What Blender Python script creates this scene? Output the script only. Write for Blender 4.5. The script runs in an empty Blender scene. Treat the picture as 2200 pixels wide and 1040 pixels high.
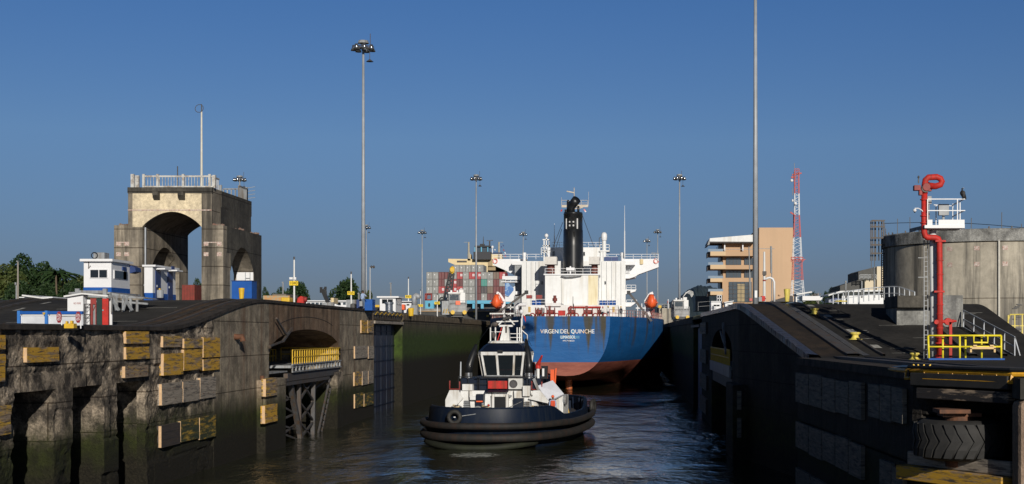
import bpy, bmesh, math, random
from mathutils import Vector, Matrix, noise as mnoise
random.seed(7)
R = math.radians
scene = bpy.context.scene
COL = scene.collection

# ------------------------------------------------------------------ camera
F, CX, HY, CH = 3055.0, 1349.0, 717.0, 8.4
cd = bpy.data.cameras.new("camera"); cam = bpy.data.objects.new("camera", cd); COL.objects.link(cam)
cam.location = (0, 0, CH); cam.rotation_euler = (R(90), 0, 0)
cd.sensor_width = 36; cd.lens = 36 * F / 2200
cd.shift_x = (1100 - CX) / 2200; cd.shift_y = (HY - 520) / 2200
cd.clip_start = 0.5; cd.clip_end = 9000
scene.camera = cam

# ------------------------------------------------------------------ sky, sun, exposure
SUN_EL, SUN_AZ = 18.0, 16.0            # azimuth measured from straight behind towards the right
w = bpy.data.worlds.new("World"); scene.world = w; w.use_nodes = True
nt = w.node_tree; nt.nodes.clear()
sky = nt.nodes.new('ShaderNodeTexSky'); sky.sky_type = 'NISHITA'; sky.sun_disc = False
sky.sun_elevation = R(SUN_EL); sky.sun_rotation = R(180 - SUN_AZ)
sky.air_density = 1.0; sky.dust_density = 0.35; sky.ozone_density = 3.0; sky.altitude = 0
bg = nt.nodes.new('ShaderNodeBackground'); bg.inputs[1].default_value = 0.065
wo = nt.nodes.new('ShaderNodeOutputWorld')
tcw = nt.nodes.new('ShaderNodeTexCoord'); spw = nt.nodes.new('ShaderNodeSeparateXYZ'); nt.links.new(tcw.outputs['Generated'], spw.inputs[0])
rw_ = nt.nodes.new('ShaderNodeValToRGB'); cr = rw_.color_ramp            # deep tropical blue, dull blue towards the horizon
for e in range(3): cr.elements.new(.5)
for e, (p, c) in zip(cr.elements, [(0, (.30,.37,.62)), (.038, (.33,.40,.68)), (.133, (.49,.61,.86)), (.226, (.40,.60,.92)), (.42, (.17,.19,.23))]):
    e.position = p; e.color = (*c, 1)
nt.links.new(spw.outputs[2], rw_.inputs[0])
mxw = nt.nodes.new('ShaderNodeMix'); mxw.data_type = 'RGBA'; mxw.blend_type = 'MULTIPLY'; mxw.inputs[0].default_value = 1
nt.links.new(sky.outputs[0], mxw.inputs[6]); nt.links.new(rw_.outputs[0], mxw.inputs[7])
nt.links.new(mxw.outputs[2], bg.inputs[0]); nt.links.new(bg.outputs[0], wo.inputs[0])
ld = bpy.data.lights.new("sun", 'SUN'); ld.energy = 4.0; ld.angle = R(0.5); ld.color = (1.0, 0.93, 0.82)
sun = bpy.data.objects.new("sun", ld); COL.objects.link(sun)
ce = math.cos(R(SUN_EL))
sdir = Vector((-math.sin(R(SUN_AZ)) * ce, math.cos(R(SUN_AZ)) * ce, -math.sin(R(SUN_EL))))
sun.rotation_euler = sdir.to_track_quat('-Z', 'Y').to_euler(); sun.location = (40, -40, 60)
scene.view_settings.view_transform = 'Standard'; scene.view_settings.look = 'None'
scene.view_settings.exposure = 0.0; scene.view_settings.gamma = 1.0

# ------------------------------------------------------------------ helpers
def at(px, py, Y):
    return Vector(((px - CX) * Y / F, Y, CH - (py - HY) * Y / F))
def zz(py, Y): return CH - (py - HY) * Y / F
def xx(px, Y): return (px - CX) * Y / F
def sstep(a, b, t):
    t = max(0, min(1, (t - a) / (b - a))); return t * t * (3 - 2 * t)

OFF = {}
def thing(name, label, cat, loc=(0, 0, 0), rot=0.0, group=None, local=False):
    o = bpy.data.objects.new(name, None); COL.objects.link(o)
    o.empty_display_size = 0.3
    o.location = loc; o.rotation_euler = (0, 0, rot)
    o['label'] = label; o['category'] = cat
    if group: o['group'] = group
    OFF[o.name] = Vector((0, 0, 0)) if local else Vector(loc)
    return o
def tag(o, label, cat, group=None):
    o['label'] = label; o['category'] = cat
    if group: o['group'] = group
    return o
def struct(o, kind='structure'):
    o['kind'] = kind; return o
def dup(root, loc, label, rotz=None, scale=None):
    def cp(o, par):
        c = o.copy(); COL.objects.link(c)
        if par: c.parent = par
        for ch in KIDS.get(o.name, []): cp(ch, c)
        return c
    r = cp(root, None); r.location = loc; r['label'] = label
    if rotz is not None: r.rotation_euler = (0, 0, rotz)
    if scale is not None: r.scale = scale if hasattr(scale, '__len__') else (scale,) * 3
    return r
KIDS = {}

class MB:
    def __init__(s): s.v = []; s.f = []
    def add(s, vs, fs):
        n = len(s.v); s.v += [tuple(v) for v in vs]; s.f += [tuple(i + n for i in f) for f in fs]; return s
    def box(s, x0, x1, y0, y1, z0, z1):
        x0, x1 = min(x0, x1), max(x0, x1); y0, y1 = min(y0, y1), max(y0, y1); z0, z1 = min(z0, z1), max(z0, z1)
        return s.add([(x0,y0,z0),(x1,y0,z0),(x1,y1,z0),(x0,y1,z0),(x0,y0,z1),(x1,y0,z1),(x1,y1,z1),(x0,y1,z1)],
              [(0,3,2,1),(4,5,6,7),(0,1,5,4),(1,2,6,5),(2,3,7,6),(3,0,4,7)])
    def frust(s, a, b):      # a, b = (x0,x1,y0,y1,z) bottom / top rectangles
        x0,x1,y0,y1,z0 = a; X0,X1,Y0,Y1,z1 = b
        return s.add([(x0,y0,z0),(x1,y0,z0),(x1,y1,z0),(x0,y1,z0),(X0,Y0,z1),(X1,Y0,z1),(X1,Y1,z1),(X0,Y1,z1)],
              [(0,3,2,1),(4,5,6,7),(0,1,5,4),(1,2,6,5),(2,3,7,6),(3,0,4,7)])
    def prism(s, poly, axis, a, b):
        n = len(poly)
        def mk(p, t):
            if axis == 'x': return (t, p[0], p[1])
            if axis == 'y': return (p[0], t, p[1])
            return (p[0], p[1], t)
        vs = [mk(p, a) for p in poly] + [mk(p, b) for p in poly]
        fs = [tuple(range(n)), tuple(range(2*n-1, n-1, -1))]
        for i in range(n):
            j = (i + 1) % n; fs.append((i, i + n, j + n, j))
        return s.add(vs, fs)
    def beam(s, p, q, w, h=None):    # square bar
        h = h or w
        p = Vector(p); q = Vector(q); d = (q - p).normalized()
        up = Vector((0,0,1)) if abs(d.z) < .95 else Vector((0,1,0))
        a = d.cross(up).normalized() * w / 2; b = a.cross(d).normalized() * h / 2
        vs = [p-a-b, p+a-b, p+a+b, p-a+b, q-a-b, q+a-b, q+a+b, q-a+b]
        return s.add(vs, [(0,1,2,3),(7,6,5,4),(0,4,5,1),(1,5,6,2),(2,6,7,3),(3,7,4,0)])
    def cyl(s, p, q, r, r2=None, n=8):
        return s.tube([p, q], [r, r if r2 is None else r2], n)
    def tube(s, pts, rr, n=8, closed=False):
        pts = [Vector(p) for p in pts]
        if not hasattr(rr, '__len__'): rr = [rr] * len(pts)
        m = len(pts); vs = []; fs = []; prev = None
        for i, p in enumerate(pts):
            if closed: d = pts[(i+1) % m] - pts[i-1]
            else: d = pts[min(i+1, m-1)] - pts[max(i-1, 0)]
            d.normalize()
            if prev is None:
                up = Vector((0,0,1)) if abs(d.z) < .9 else Vector((1,0,0))
                a = d.cross(up).normalized()
            else:
                a = prev - d * prev.dot(d)
                a = a.normalized() if a.length > 1e-6 else d.cross(Vector((1,0,0))).normalized()
            prev = a; b = d.cross(a)
            for k in range(n):
                t = 2*math.pi*k/n
                vs.append(p + (a*math.cos(t) + b*math.sin(t)) * rr[i])
        for i in range(m if closed else m-1):
            i2 = (i+1) % m
            for k in range(n):
                k2 = (k+1) % n
                fs.append((i*n+k, i*n+k2, i2*n+k2, i2*n+k))
        if not closed:
            fs.append(tuple(range(n-1, -1, -1))); fs.append(tuple((m-1)*n+k for k in range(n)))
        return s.add(vs, fs)
    def lathe(s, prof, c=(0,0,0), n=16, a0=0.0, a1=None):
        full = a1 is None
        vs = []; fs = []; m = len(prof)
        K = n if full else n + 1
        for k in range(K):
            t = 2*math.pi*k/n if full else a0 + (a1-a0)*k/n
            for r, z in prof: vs.append((c[0]+r*math.cos(t), c[1]+r*math.sin(t), c[2]+z))
        for k in range(n):
            k2 = (k+1) % K
            for j in range(m-1): fs.append((k*m+j, k2*m+j, k2*m+j+1, k*m+j+1))
        return s.add(vs, fs)
    def ell(s, c, rx, ry, rz, n=12, m=8):
        vs = []; fs = []
        for j in range(m+1):
            ph = math.pi*j/m - math.pi/2
            for k in range(n):
                t = 2*math.pi*k/n
                vs.append((c[0]+rx*math.cos(ph)*math.cos(t), c[1]+ry*math.cos(ph)*math.sin(t), c[2]+rz*math.sin(ph)))
        for j in range(m):
            for k in range(n):
                k2 = (k+1) % n
                fs.append((j*n+k, j*n+k2, (j+1)*n+k2, (j+1)*n+k))
        return s.add(vs, fs)
    def loft(s, rows, closed=False):
        m = len(rows[0]); vs = [p for r in rows for p in r]; fs = []
        for i in range(len(rows)-1):
            for k in range(m if closed else m-1):
                k2 = (k+1) % m
                fs.append((i*m+k, i*m+k2, (i+1)*m+k2, (i+1)*m+k))
        return s.add(vs, fs)
    def rail(s, pts, h=1.0, r=.03, step=1.5, mids=1):
        pts = [Vector(p) for p in pts]; up = Vector((0,0,1))
        for k in range(mids+1):
            hh = h * (k+1) / (mids+1)
            for a, b in zip(pts, pts[1:]): s.beam(a+up*hh, b+up*hh, 2*r)
        for a, b in zip(pts, pts[1:]):
            n = max(1, round((b-a).length/step))
            for i in range(n+1):
                p = a.lerp(b, i/n); s.beam(p, p+up*h, 2*r)
        return s
    def build(s, name, mat, parent=None, smooth=False, bevel=0, fix=False, xf=None):
        off = OFF.get(parent.name, Vector((0,0,0))) if parent else Vector((0,0,0))
        me = bpy.data.meshes.new(name)
        vs = [Vector(v) for v in s.v]
        if xf: vs = [xf @ v for v in vs]
        me.from_pydata([v - off for v in vs], [], s.f)
        if fix:
            bm = bmesh.new(); bm.from_mesh(me)
            bmesh.ops.remove_doubles(bm, verts=bm.verts, dist=1e-4)
            bmesh.ops.recalc_face_normals(bm, faces=bm.faces); bm.to_mesh(me); bm.free()
        me.update()
        o = bpy.data.objects.new(name, me); COL.objects.link(o)
        if mat: me.materials.append(mat)
        if smooth:
            for p in me.polygons: p.use_smooth = True
        if bevel:
            b = o.modifiers.new("bevel", 'BEVEL'); b.width = bevel; b.segments = 2; b.limit_method = 'ANGLE'
        if parent:
            o.parent = parent; OFF[o.name] = off; KIDS.setdefault(parent.name, []).append(o)
        return o
    def solo(s, name, mat, label, cat, origin, group=None, **kw):   # a thing that is one mesh
        s.v = [tuple(Vector(v) - Vector(origin)) for v in s.v]
        o = s.build(name, mat, **kw); o.location = origin
        return tag(o, label, cat, group)

def text(name, s, size, mat, parent, loc, rot=(R(90),0,0), depth=.01, sx=1.0, width=None):
    cu = bpy.data.curves.new(name, 'FONT'); cu.body = s; cu.size = size; cu.extrude = depth
    cu.align_x = 'CENTER'; cu.align_y = 'CENTER'
    t = bpy.data.objects.new(name, cu); COL.objects.link(t)
    dg = bpy.context.evaluated_depsgraph_get()
    me = bpy.data.meshes.new_from_object(t.evaluated_get(dg))
    bpy.data.objects.remove(t)
    o = bpy.data.objects.new(name, me); COL.objects.link(o)
    me.materials.clear(); me.materials.append(mat)
    if width: xs = [v.co.x for v in me.vertices]; sx = width / (max(xs) - min(xs))
    off = OFF.get(parent.name, Vector((0,0,0)))
    o.parent = parent; o.location = Vector(loc) - off; o.rotation_euler = rot; o.scale = (sx, 1, 1)
    KIDS.setdefault(parent.name, []).append(o)
    return o

# ------------------------------------------------------------------ materials
def newmat(name):
    m = bpy.data.materials.new(name); m.use_nodes = True
    return m, m.node_tree, m.node_tree.nodes['Principled BSDF']
def ramp(nt, stops):
    r = nt.nodes.new('ShaderNodeValToRGB'); cr = r.color_ramp
    while len(cr.elements) < len(stops): cr.elements.new(0.5)
    for e, (p, c) in zip(cr.elements, stops): e.position = p; e.color = (*c, 1)
    return r
def noisen(nt, vec, scale, detail=6, rough=.6):
    n = nt.nodes.new('ShaderNodeTexNoise'); n.inputs['Scale'].default_value = scale
    n.inputs['Detail'].default_value = detail; n.inputs['Roughness'].default_value = rough
    nt.links.new(vec, n.inputs['Vector']); return n
def mapped(nt, scale=(1,1,1), rnd=False):
    tc = nt.nodes.new('ShaderNodeTexCoord'); mp = nt.nodes.new('ShaderNodeMapping')
    mp.inputs['Scale'].default_value = scale
    nt.links.new(tc.outputs['Object'], mp.inputs['Vector'])
    if rnd:
        oi = nt.nodes.new('ShaderNodeObjectInfo'); mu = nt.nodes.new('ShaderNodeMath'); mu.operation = 'MULTIPLY'
        mu.inputs[1].default_value = 57.0
        nt.links.new(oi.outputs['Random'], mu.inputs[0]); cb = nt.nodes.new('ShaderNodeCombineXYZ')
        nt.links.new(mu.outputs[0], cb.inputs[0]); nt.links.new(mu.outputs[0], cb.inputs[2])
        nt.links.new(cb.outputs[0], mp.inputs['Location'])
    return mp.outputs[0]
def mixc(nt, fac, a, b, mode='MIX'):
    m = nt.nodes.new('ShaderNodeMix'); m.data_type = 'RGBA'; m.blend_type = mode
    for sock, val in ((m.inputs[0], fac), (m.inputs[6], a), (m.inputs[7], b)):
        if isinstance(val, (int, float)): sock.default_value = val
        elif isinstance(val, tuple): sock.default_value = (*val, 1)
        else: nt.links.new(val, sock)
    return m.outputs[2]
def bumpn(nt, bs, h, strength=.5, dist=.05):
    b = nt.nodes.new('ShaderNodeBump'); b.inputs['Strength'].default_value = strength
    b.inputs['Distance'].default_value = dist; nt.links.new(h, b.inputs['Height'])
    nt.links.new(b.outputs[0], bs.inputs['Normal']); return b
def M(name, c, c2=None, rough=.55, metal=0.0, scale=2.0, bump=0.0, streak=None, lo=.35, hi=.7, rnd=False, spec=None):
    """paint / metal / plain surface: base colour c worn towards c2 by noise; streak = colour of vertical runs"""
    m, nt, bs = newmat(name)
    bs.inputs['Roughness'].default_value = rough; bs.inputs['Metallic'].default_value = metal
    if spec is not None: bs.inputs['Specular IOR Level'].default_value = spec
    if c2 is None: c2 = tuple(x * .78 for x in c)
    vec = mapped(nt, rnd=rnd)
    n = noisen(nt, vec, scale)
    rp = ramp(nt, [(lo, c), (hi, c2)]); nt.links.new(n.outputs[0], rp.inputs[0])
    colr = rp.outputs[0]
    if streak:
        sv = mapped(nt, (1, 1, .07), rnd)
        n2 = noisen(nt, sv, scale * 1.3, 4)
        r2 = ramp(nt, [(.5, (0,0,0)), (.68, (1,1,1))]); nt.links.new(n2.outputs[0], r2.inputs[0])
        colr = mixc(nt, r2.outputs[0], colr, streak)
    nt.links.new(colr, bs.inputs['Base Color'])
    if bump: bumpn(nt, bs, n.outputs[0], bump, .03)
    return m

def concrete(name, light, dark, stain=(.03,.026,.02), scale=.7, bump=.5, streaks=.55, algae=None, lines=None, rust=None, top=None, sz=.06, cr=(.36,.62), fine=(.55,1.15), acol=((.012,.013,.006), (.034,.042,.010))):
    """cast concrete: mottling, vertical dark runs, pour lines; algae = (z_full, z_none, z_black) heights of tide growth"""
    m, nt, bs = newmat(name); bs.inputs['Roughness'].default_value = .85
    bs.inputs['Specular IOR Level'].default_value = .25
    L = nt.links.new
    vec = mapped(nt); n = noisen(nt, vec, scale, 8, .65)
    rp = ramp(nt, [(cr[0], dark), (cr[1], light)]); L(n.outputs[0], rp.inputs[0]); colr = rp.outputs[0]
    nf = noisen(nt, vec, scale * 9, 6, .7)
    rf = ramp(nt, [(.3, (fine[0],)*3), (.7, (fine[1],)*3)]); L(nf.outputs[0], rf.inputs[0])
    colr = mixc(nt, 1.0, colr, rf.outputs[0], 'MULTIPLY')
    sv = mapped(nt, (1, 1, sz)); n2 = noisen(nt, sv, 1.1, 6, .7)
    r2 = ramp(nt, [(.47, (0,0,0)), (.66, (streaks,)*3)]); L(n2.outputs[0], r2.inputs[0])
    colr = mixc(nt, r2.outputs[0], colr, stain)
    if rust:
        sv2 = mapped(nt, (1, 1, .05)); n3 = noisen(nt, sv2, .9, 5, .6)
        r3 = ramp(nt, [(.52, (0,0,0)), (.7, (.75,)*3)]); L(n3.outputs[0], r3.inputs[0])
        colr = mixc(nt, r3.outputs[0], colr, rust)
    bh = nf.outputs[0]
    sp = nt.nodes.new('ShaderNodeSeparateXYZ')
    tc = nt.nodes.new('ShaderNodeTexCoord'); L(tc.outputs['Object'], sp.inputs[0])
    if lines:
        ad = nt.nodes.new('ShaderNodeMath'); ad.operation = 'ADD'; L(sp.outputs[0], ad.inputs[0]); L(sp.outputs[1], ad.inputs[1])
        cb = nt.nodes.new('ShaderNodeCombineXYZ'); L(ad.outputs[0], cb.inputs[0]); L(sp.outputs[2], cb.inputs[1])
        br = nt.nodes.new('ShaderNodeTexBrick'); br.inputs['Scale'].default_value = 1
        br.inputs['Brick Width'].default_value = lines[0]; br.inputs['Row Height'].default_value = lines[1]
        br.inputs['Mortar Size'].default_value = .035; br.inputs['Mortar Smooth'].default_value = .3; br.offset = lines[2] if len(lines) > 2 else 0.0
        br.inputs['Color1'].default_value = (1,1,1,1); br.inputs['Color2'].default_value = (.86,.86,.86,1); br.inputs['Mortar'].default_value = (.25,.22,.2,1)
        L(cb.outputs[0], br.inputs['Vector'])
        colr = mixc(nt, 1.0, colr, br.outputs['Color'], 'MULTIPLY')
    if algae:
        zf, zn, zb = algae
        nz = nt.nodes.new('ShaderNodeMath'); nz.operation = 'MULTIPLY_ADD'; nz.inputs[1].default_value = 2.2
        L(n2.outputs[0], nz.inputs[0]); L(sp.outputs[2], nz.inputs[2])      # z + noise*2.2
        def band(a, b):
            mr = nt.nodes.new('ShaderNodeMapRange'); mr.inputs[1].default_value = a + 1.1; mr.inputs[2].default_value = b + 1.1
            mr.inputs[3].default_value = 1; mr.inputs[4].default_value = 0; mr.interpolation_type = 'SMOOTHSTEP'
            L(nz.outputs[0], mr.inputs[0]); return mr.outputs[0]
        ng = noisen(nt, vec, 1.7, 7, .7)
        rg = ramp(nt, [(.35, acol[0]), (.65, acol[1])]); L(ng.outputs[0], rg.inputs[0])
        colr = mixc(nt, band(zf, zn), colr, rg.outputs[0])
        rb = ramp(nt, [(.42, (.010,.009,.006)), (.72, (.032,.028,.018))]); L(nf.outputs[0], rb.inputs[0])
        colr = mixc(nt, band(zb - .8, zb + .8), colr, rb.outputs[0])
    L(colr, bs.inputs['Base Color'])
    if bump: bumpn(nt, bs, bh, bump, .12)
    return m

def wood(name, bare, paint, amount, dark=(.03,.028,.03)):
    m, nt, bs = newmat(name); bs.inputs['Roughness'].default_value = .75; L = nt.links.new
    v1 = mapped(nt, (.5, .35, 6), True); n1 = noisen(nt, v1, 2.2, 7, .7)
    a = ramp(nt, [(.35, tuple(x*.45 for x in bare)), (.62, bare)]); L(n1.outputs[0], a.inputs[0])
    v2 = mapped(nt, (.5, .45, 3.2), True); n2 = noisen(nt, v2, 1.3, 8, .72)
    f = ramp(nt, [(amount-.04, (0,0,0)), (amount+.04, (1,1,1))]); L(n2.outputs[0], f.inputs[0])
    c = mixc(nt, f.outputs[0], a.outputs[0], paint)
    v3 = mapped(nt, (.5, .5, 5), True); n3 = noisen(nt, v3, 1.7, 6, .7)
    g = ramp(nt, [(.51, (0,0,0)), (.62, (.85,)*3)]); L(n3.outputs[0], g.inputs[0])
    c = mixc(nt, g.outputs[0], c, dark)
    L(c, bs.inputs['Base Color']); bumpn(nt, bs, n1.outputs[0], .5, .03)
    return m

def glassm(name, c=(.012,.016,.02), rough=.06):
    m, nt, bs = newmat(name); bs.inputs['Base Color'].default_value = (*c, 1); bs.inputs['Roughness'].default_value = rough
    bs.inputs['Specular IOR Level'].default_value = .8
    return m

def leafm(name, c1, c2, c3):
    m, nt, bs = newmat(name); bs.inputs['Roughness'].default_value = .6; L = nt.links.new
    vec = mapped(nt, rnd=True); n = noisen(nt, vec, .5, 5)
    rp = ramp(nt, [(.3, c1), (.5, c2), (.72, c3)]); L(n.outputs[0], rp.inputs[0]); L(rp.outputs[0], bs.inputs['Base Color'])
    bs.inputs['Specular IOR Level'].default_value = .2
    return m

WHITE = M('white_paint', (.72,.73,.73), (.64,.65,.65), rough=.5, scale=.8, streak=(.58,.565,.53), bump=.02)
WHITE_C = M('clean_white_paint', (.74,.75,.77), (.68,.69,.71), rough=.5, scale=1.2)
WHITE_T = M('tug_white_paint', (.76,.77,.77), (.6,.6,.58), rough=.4, scale=1.6, streak=(.42,.38,.32), bump=.03)
BLUEP = M('blue_paint', (.008,.09,.38), (.008,.07,.29), rough=.55, spec=.25)
BLUE_D = M('dark_blue_paint', (.012,.04,.16), rough=.5)
NAVY = M('navy_paint', (.0035,.010,.027), (.007,.013,.028), rough=.5, spec=.25, scale=1.5, streak=(.014,.02,.032), bump=.1)
NAVY_R = M('roof_navy_paint', (.004,.008,.022), rough=.4)
YEL = M('yellow_paint', (.72,.46,.02), (.55,.34,.03), rough=.5, scale=5)
PALEY = M('pale_yellow_paint', (.78,.64,.13), (.62,.5,.1), rough=.55, scale=4, streak=(.35,.27,.1))
RED = M('red_paint', (.58,.03,.025), (.36,.03,.022), rough=.6, scale=3.5, spec=.3, streak=(.27,.035,.022))
REDD = M('dark_red_paint', (.30,.035,.03), (.18,.03,.025), rough=.6, scale=3)
ORANGE = M('orange_paint', (.85,.13,.03), (.68,.1,.03), rough=.45, scale=2)
GREENP = M('dark_green_paint', (.008,.035,.03), rough=.5)
GALV = M('galvanised_steel', (.38,.41,.45), (.30,.32,.35), rough=.5, metal=.1, scale=1.5, streak=(.25,.26,.27))
GREY = M('grey_paint', (.30,.32,.34), (.2,.21,.22), rough=.5, scale=2, streak=(.14,.12,.1))
DGREY = M('dark_grey_steel', (.075,.075,.08), (.05,.045,.04), rough=.6, scale=2, streak=(.08,.05,.03))
BLACK = M('black_paint', (.009,.010,.012), (.016,.017,.019), rough=.38, scale=1)
RUBBER = M('black_rubber', (.012,.012,.012), (.035,.033,.03), rough=.7, scale=2.5, bump=.5)
RUBBER_O = M('worn_fender_rubber', (.009,.009,.009), (.022,.018,.016), rough=.75, scale=1.2, bump=.8, streak=(.026,.014,.010), lo=.42)
MOSS_R = M('mossy_rubber', (.007,.009,.005), (.016,.02,.008), rough=.75, scale=1.5, bump=.5)
RUST = M('rusty_steel', (.16,.065,.03), (.07,.035,.022), rough=.8, scale=3, bump=.3)
MAROON = M('maroon_machinery_paint', (.20,.035,.028), (.12,.03,.022), rough=.6, scale=2)
CREAM = M('cream_paint', (.72,.58,.33), (.62,.5,.3), rough=.6, scale=1)
CONTOWER = concrete('weathered_tower_concrete', (.38,.33,.26), (.20,.175,.14), (.04,.037,.033), .35, .35, .85, lines=(30, 1.43), fine=(.75,1.1))
CONCREAM = concrete('cream_painted_concrete', (.80,.68,.47), (.62,.53,.38), (.36,.31,.24), .5, .15, .25)
CONDARK = concrete('stained_and_shaded_concrete', (.13,.12,.10), (.06,.056,.05), (.02,.02,.02), .4, .35, .7, lines=(30, 4.3))
CONTANK = concrete('tank_concrete', (.50,.455,.37), (.34,.31,.255), (.10,.095,.085), .22, .25, .95, lines=(60, 4.6), fine=(.8,1.1))
CONRIM = concrete('tank_rim_concrete', (.42,.42,.40), (.17,.17,.165), (.04,.04,.04), 1.1, .5, .6)
CONBLOCK = concrete('grey_block_concrete', (.36,.36,.34), (.2,.2,.19), (.05,.05,.055), .6, .3, .5)
CONWALL = concrete('lock_wall_concrete', (.52,.43,.33), (.085,.072,.060), (.03,.027,.024), .9, 1.2, .6, cr=(.43,.60), fine=(.35,1.35), algae=(2.8, 4.9, 2.1), lines=(6.5, 1.75, .5), sz=.25)
CONPALE = concrete('newer_pale_wall_concrete', (.46,.39,.29), (.2,.17,.13), (.05,.04,.03), .7, .6, .5, cr=(.4,.6), sz=.12, algae=(2.8, 4.9, 2.1), lines=(9, 2.3), rust=(.16,.09,.055))
CONBROWN = concrete('rust_stained_arch_concrete', (.30,.21,.14), (.13,.09,.06), (.03,.02,.015), .6, .4, .8, algae=(2.8, 4.9, 2.1), rust=(.13,.065,.035))
CONCHAMB = concrete('chamber_wall_concrete', (.17,.14,.09), (.07,.06,.045), (.02,.02,.015), .5, .6, .7, algae=(7.6, 9.9, 5.6), lines=(11, 2.4), acol=((.022,.035,.008), (.05,.085,.014)))
CONRIGHT = concrete('shade_darkened_shore_concrete', (.06,.052,.044), (.025,.022,.02), (.01,.01,.01), .5, .8, .6, algae=(2.3, 4.6, 1.4), lines=(6.5, 1.8))  # base colours darkened to stand in for the shade on this wall
ASPH = concrete('ramp_asphalt', (.055,.052,.048), (.026,.025,.024), (.014,.014,.014), .25, .25, .4)
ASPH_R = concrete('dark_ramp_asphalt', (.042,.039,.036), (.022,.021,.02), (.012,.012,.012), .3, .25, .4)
TRACKM = concrete('rusty_track_bed', (.12,.075,.045), (.04,.03,.024), (.015,.013,.012), .8, .4, .5)
KERBM = concrete('kerb_steel', (.085,.07,.06), (.03,.027,.025), (.012,.012,.012), 1.2, .4, .5)
MARK = M('worn_road_marking', (.5,.49,.45), (.15,.15,.14), rough=.7, scale=3)
SOIL = concrete('bare_ground', (.12,.12,.06), (.05,.07,.03), (.05,.045,.03), .2, .3, .2)
W_YEL = wood('yellow_painted_timber', (.42,.30,.19), (.58,.33,.03), .46, (.03,.035,.045))
W_GREY = wood('grey_bare_timber', (.44,.38,.31), (.3,.26,.21), .52, (.05,.045,.045))
W_MIX = wood('worn_yellow_timber', (.36,.27,.19), (.55,.34,.05), .53)
W_GRN = wood('algae_covered_timber', (.5,.32,.04), (.04,.05,.02), .45, (.02,.025,.012))
W_DARK = wood('dark_wet_timber', (.07,.055,.045), (.05,.04,.035), .5)
W_PALE = wood('pale_shaded_timber', (.24,.215,.175), (.13,.12,.10), .5, (.03,.027,.024))  # timber colour lowered too, shade of the right side put into it
W_PATCH = wood('black_timber_bare_patches', (.5,.38,.27), (.025,.022,.022), .45)
W_BLACK = M('tarred_timber', (.018,.018,.018), (.03,.028,.026), rough=.7, scale=2, bump=.3)
W_END = M('sawn_timber_end', (.62,.42,.24), (.5,.33,.19), rough=.8, scale=6)
GLASS = glassm('dark_window_glass'); GLASS_B = glassm('grey_window_glass', (.06,.08,.10), .15)
SKIN = M('skin', (.16,.08,.05), rough=.6)
CLOTH_B = M('light_blue_cloth', (.35,.45,.65), rough=.9); CLOTH_D = M('dark_trousers_cloth', (.03,.035,.05), rough=.9)
CLOTH_W = M('white_cloth', (.7,.7,.68), rough=.9)
BARK = M('bark', (.12,.09,.06), rough=.9, bump=.5)
LEAF = leafm('dark_leaves', (.008,.022,.009), (.020,.042,.014), (.04,.068,.02))
LEAF2 = leafm('olive_leaves', (.025,.04,.012), (.055,.075,.02), (.10,.10,.03))

# water: murky green brown with wind ripples and the churned white patch at the tug's bow
m, nt_, bs_ = newmat('lock_water')
tc = nt_.nodes.new('ShaderNodeTexCoord'); L_ = nt_.links.new
mp = nt_.nodes.new('ShaderNodeMapping'); mp.inputs['Scale'].default_value = (1, .55, 1); L_(tc.outputs['Object'], mp.inputs[0])
n1 = noisen(nt_, mp.outputs[0], .28, 3, .5); n1.inputs['Distortion'].default_value = .9; n2 = noisen(nt_, mp.outputs[0], 1.5, 4, .6)
ad = nt_.nodes.new('ShaderNodeMath'); ad.operation = 'MULTIPLY_ADD'; ad.inputs[1].default_value = .35
L_(n2.outputs[0], ad.inputs[0]); L_(n1.outputs[0], ad.inputs[2])
nl = noisen(nt_, mp.outputs[0], .045, 3, .55); rl = ramp(nt_, [(.40, (.25,.25,.25)), (.62, (1.25,1.25,1.25))]); L_(nl.outputs[0], rl.inputs[0])
mh = nt_.nodes.new('ShaderNodeMath'); mh.operation = 'MULTIPLY'; L_(ad.outputs[0], mh.inputs[0]); L_(rl.outputs[0], mh.inputs[1])
bumpn(nt_, bs_, mh.outputs[0], 1.0, .42)
bs_.inputs['Roughness'].default_value = .045; bs_.inputs['IOR'].default_value = 1.33
gr = nt_.nodes.new('ShaderNodeTexGradient'); gr.gradient_type = 'SPHERICAL'
mg = nt_.nodes.new('ShaderNodeMapping'); mg.vector_type = 'TEXTURE'
mg.inputs['Location'].default_value = (-10.6, 98.5, 0); mg.inputs['Scale'].default_value = (4.2, 5.0, 5)
L_(tc.outputs['Object'], mg.inputs[0]); L_(mg.outputs[0], gr.inputs[0])
nfm = noisen(nt_, mp.outputs[0], 2.2, 9, .75)
mu = nt_.nodes.new('ShaderNodeMath'); mu.operation = 'MULTIPLY'; L_(gr.outputs[1], mu.inputs[0]); L_(nfm.outputs[0], mu.inputs[1])
fr = ramp(nt_, [(.30, (0,0,0)), (.36, (1,1,1))]); L_(mu.outputs[0], fr.inputs[0])
cc = mixc(nt_, fr.outputs[0], (.022,.024,.014), (.42,.44,.42)); L_(cc, bs_.inputs['Base Color'])
WATER = m
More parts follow.
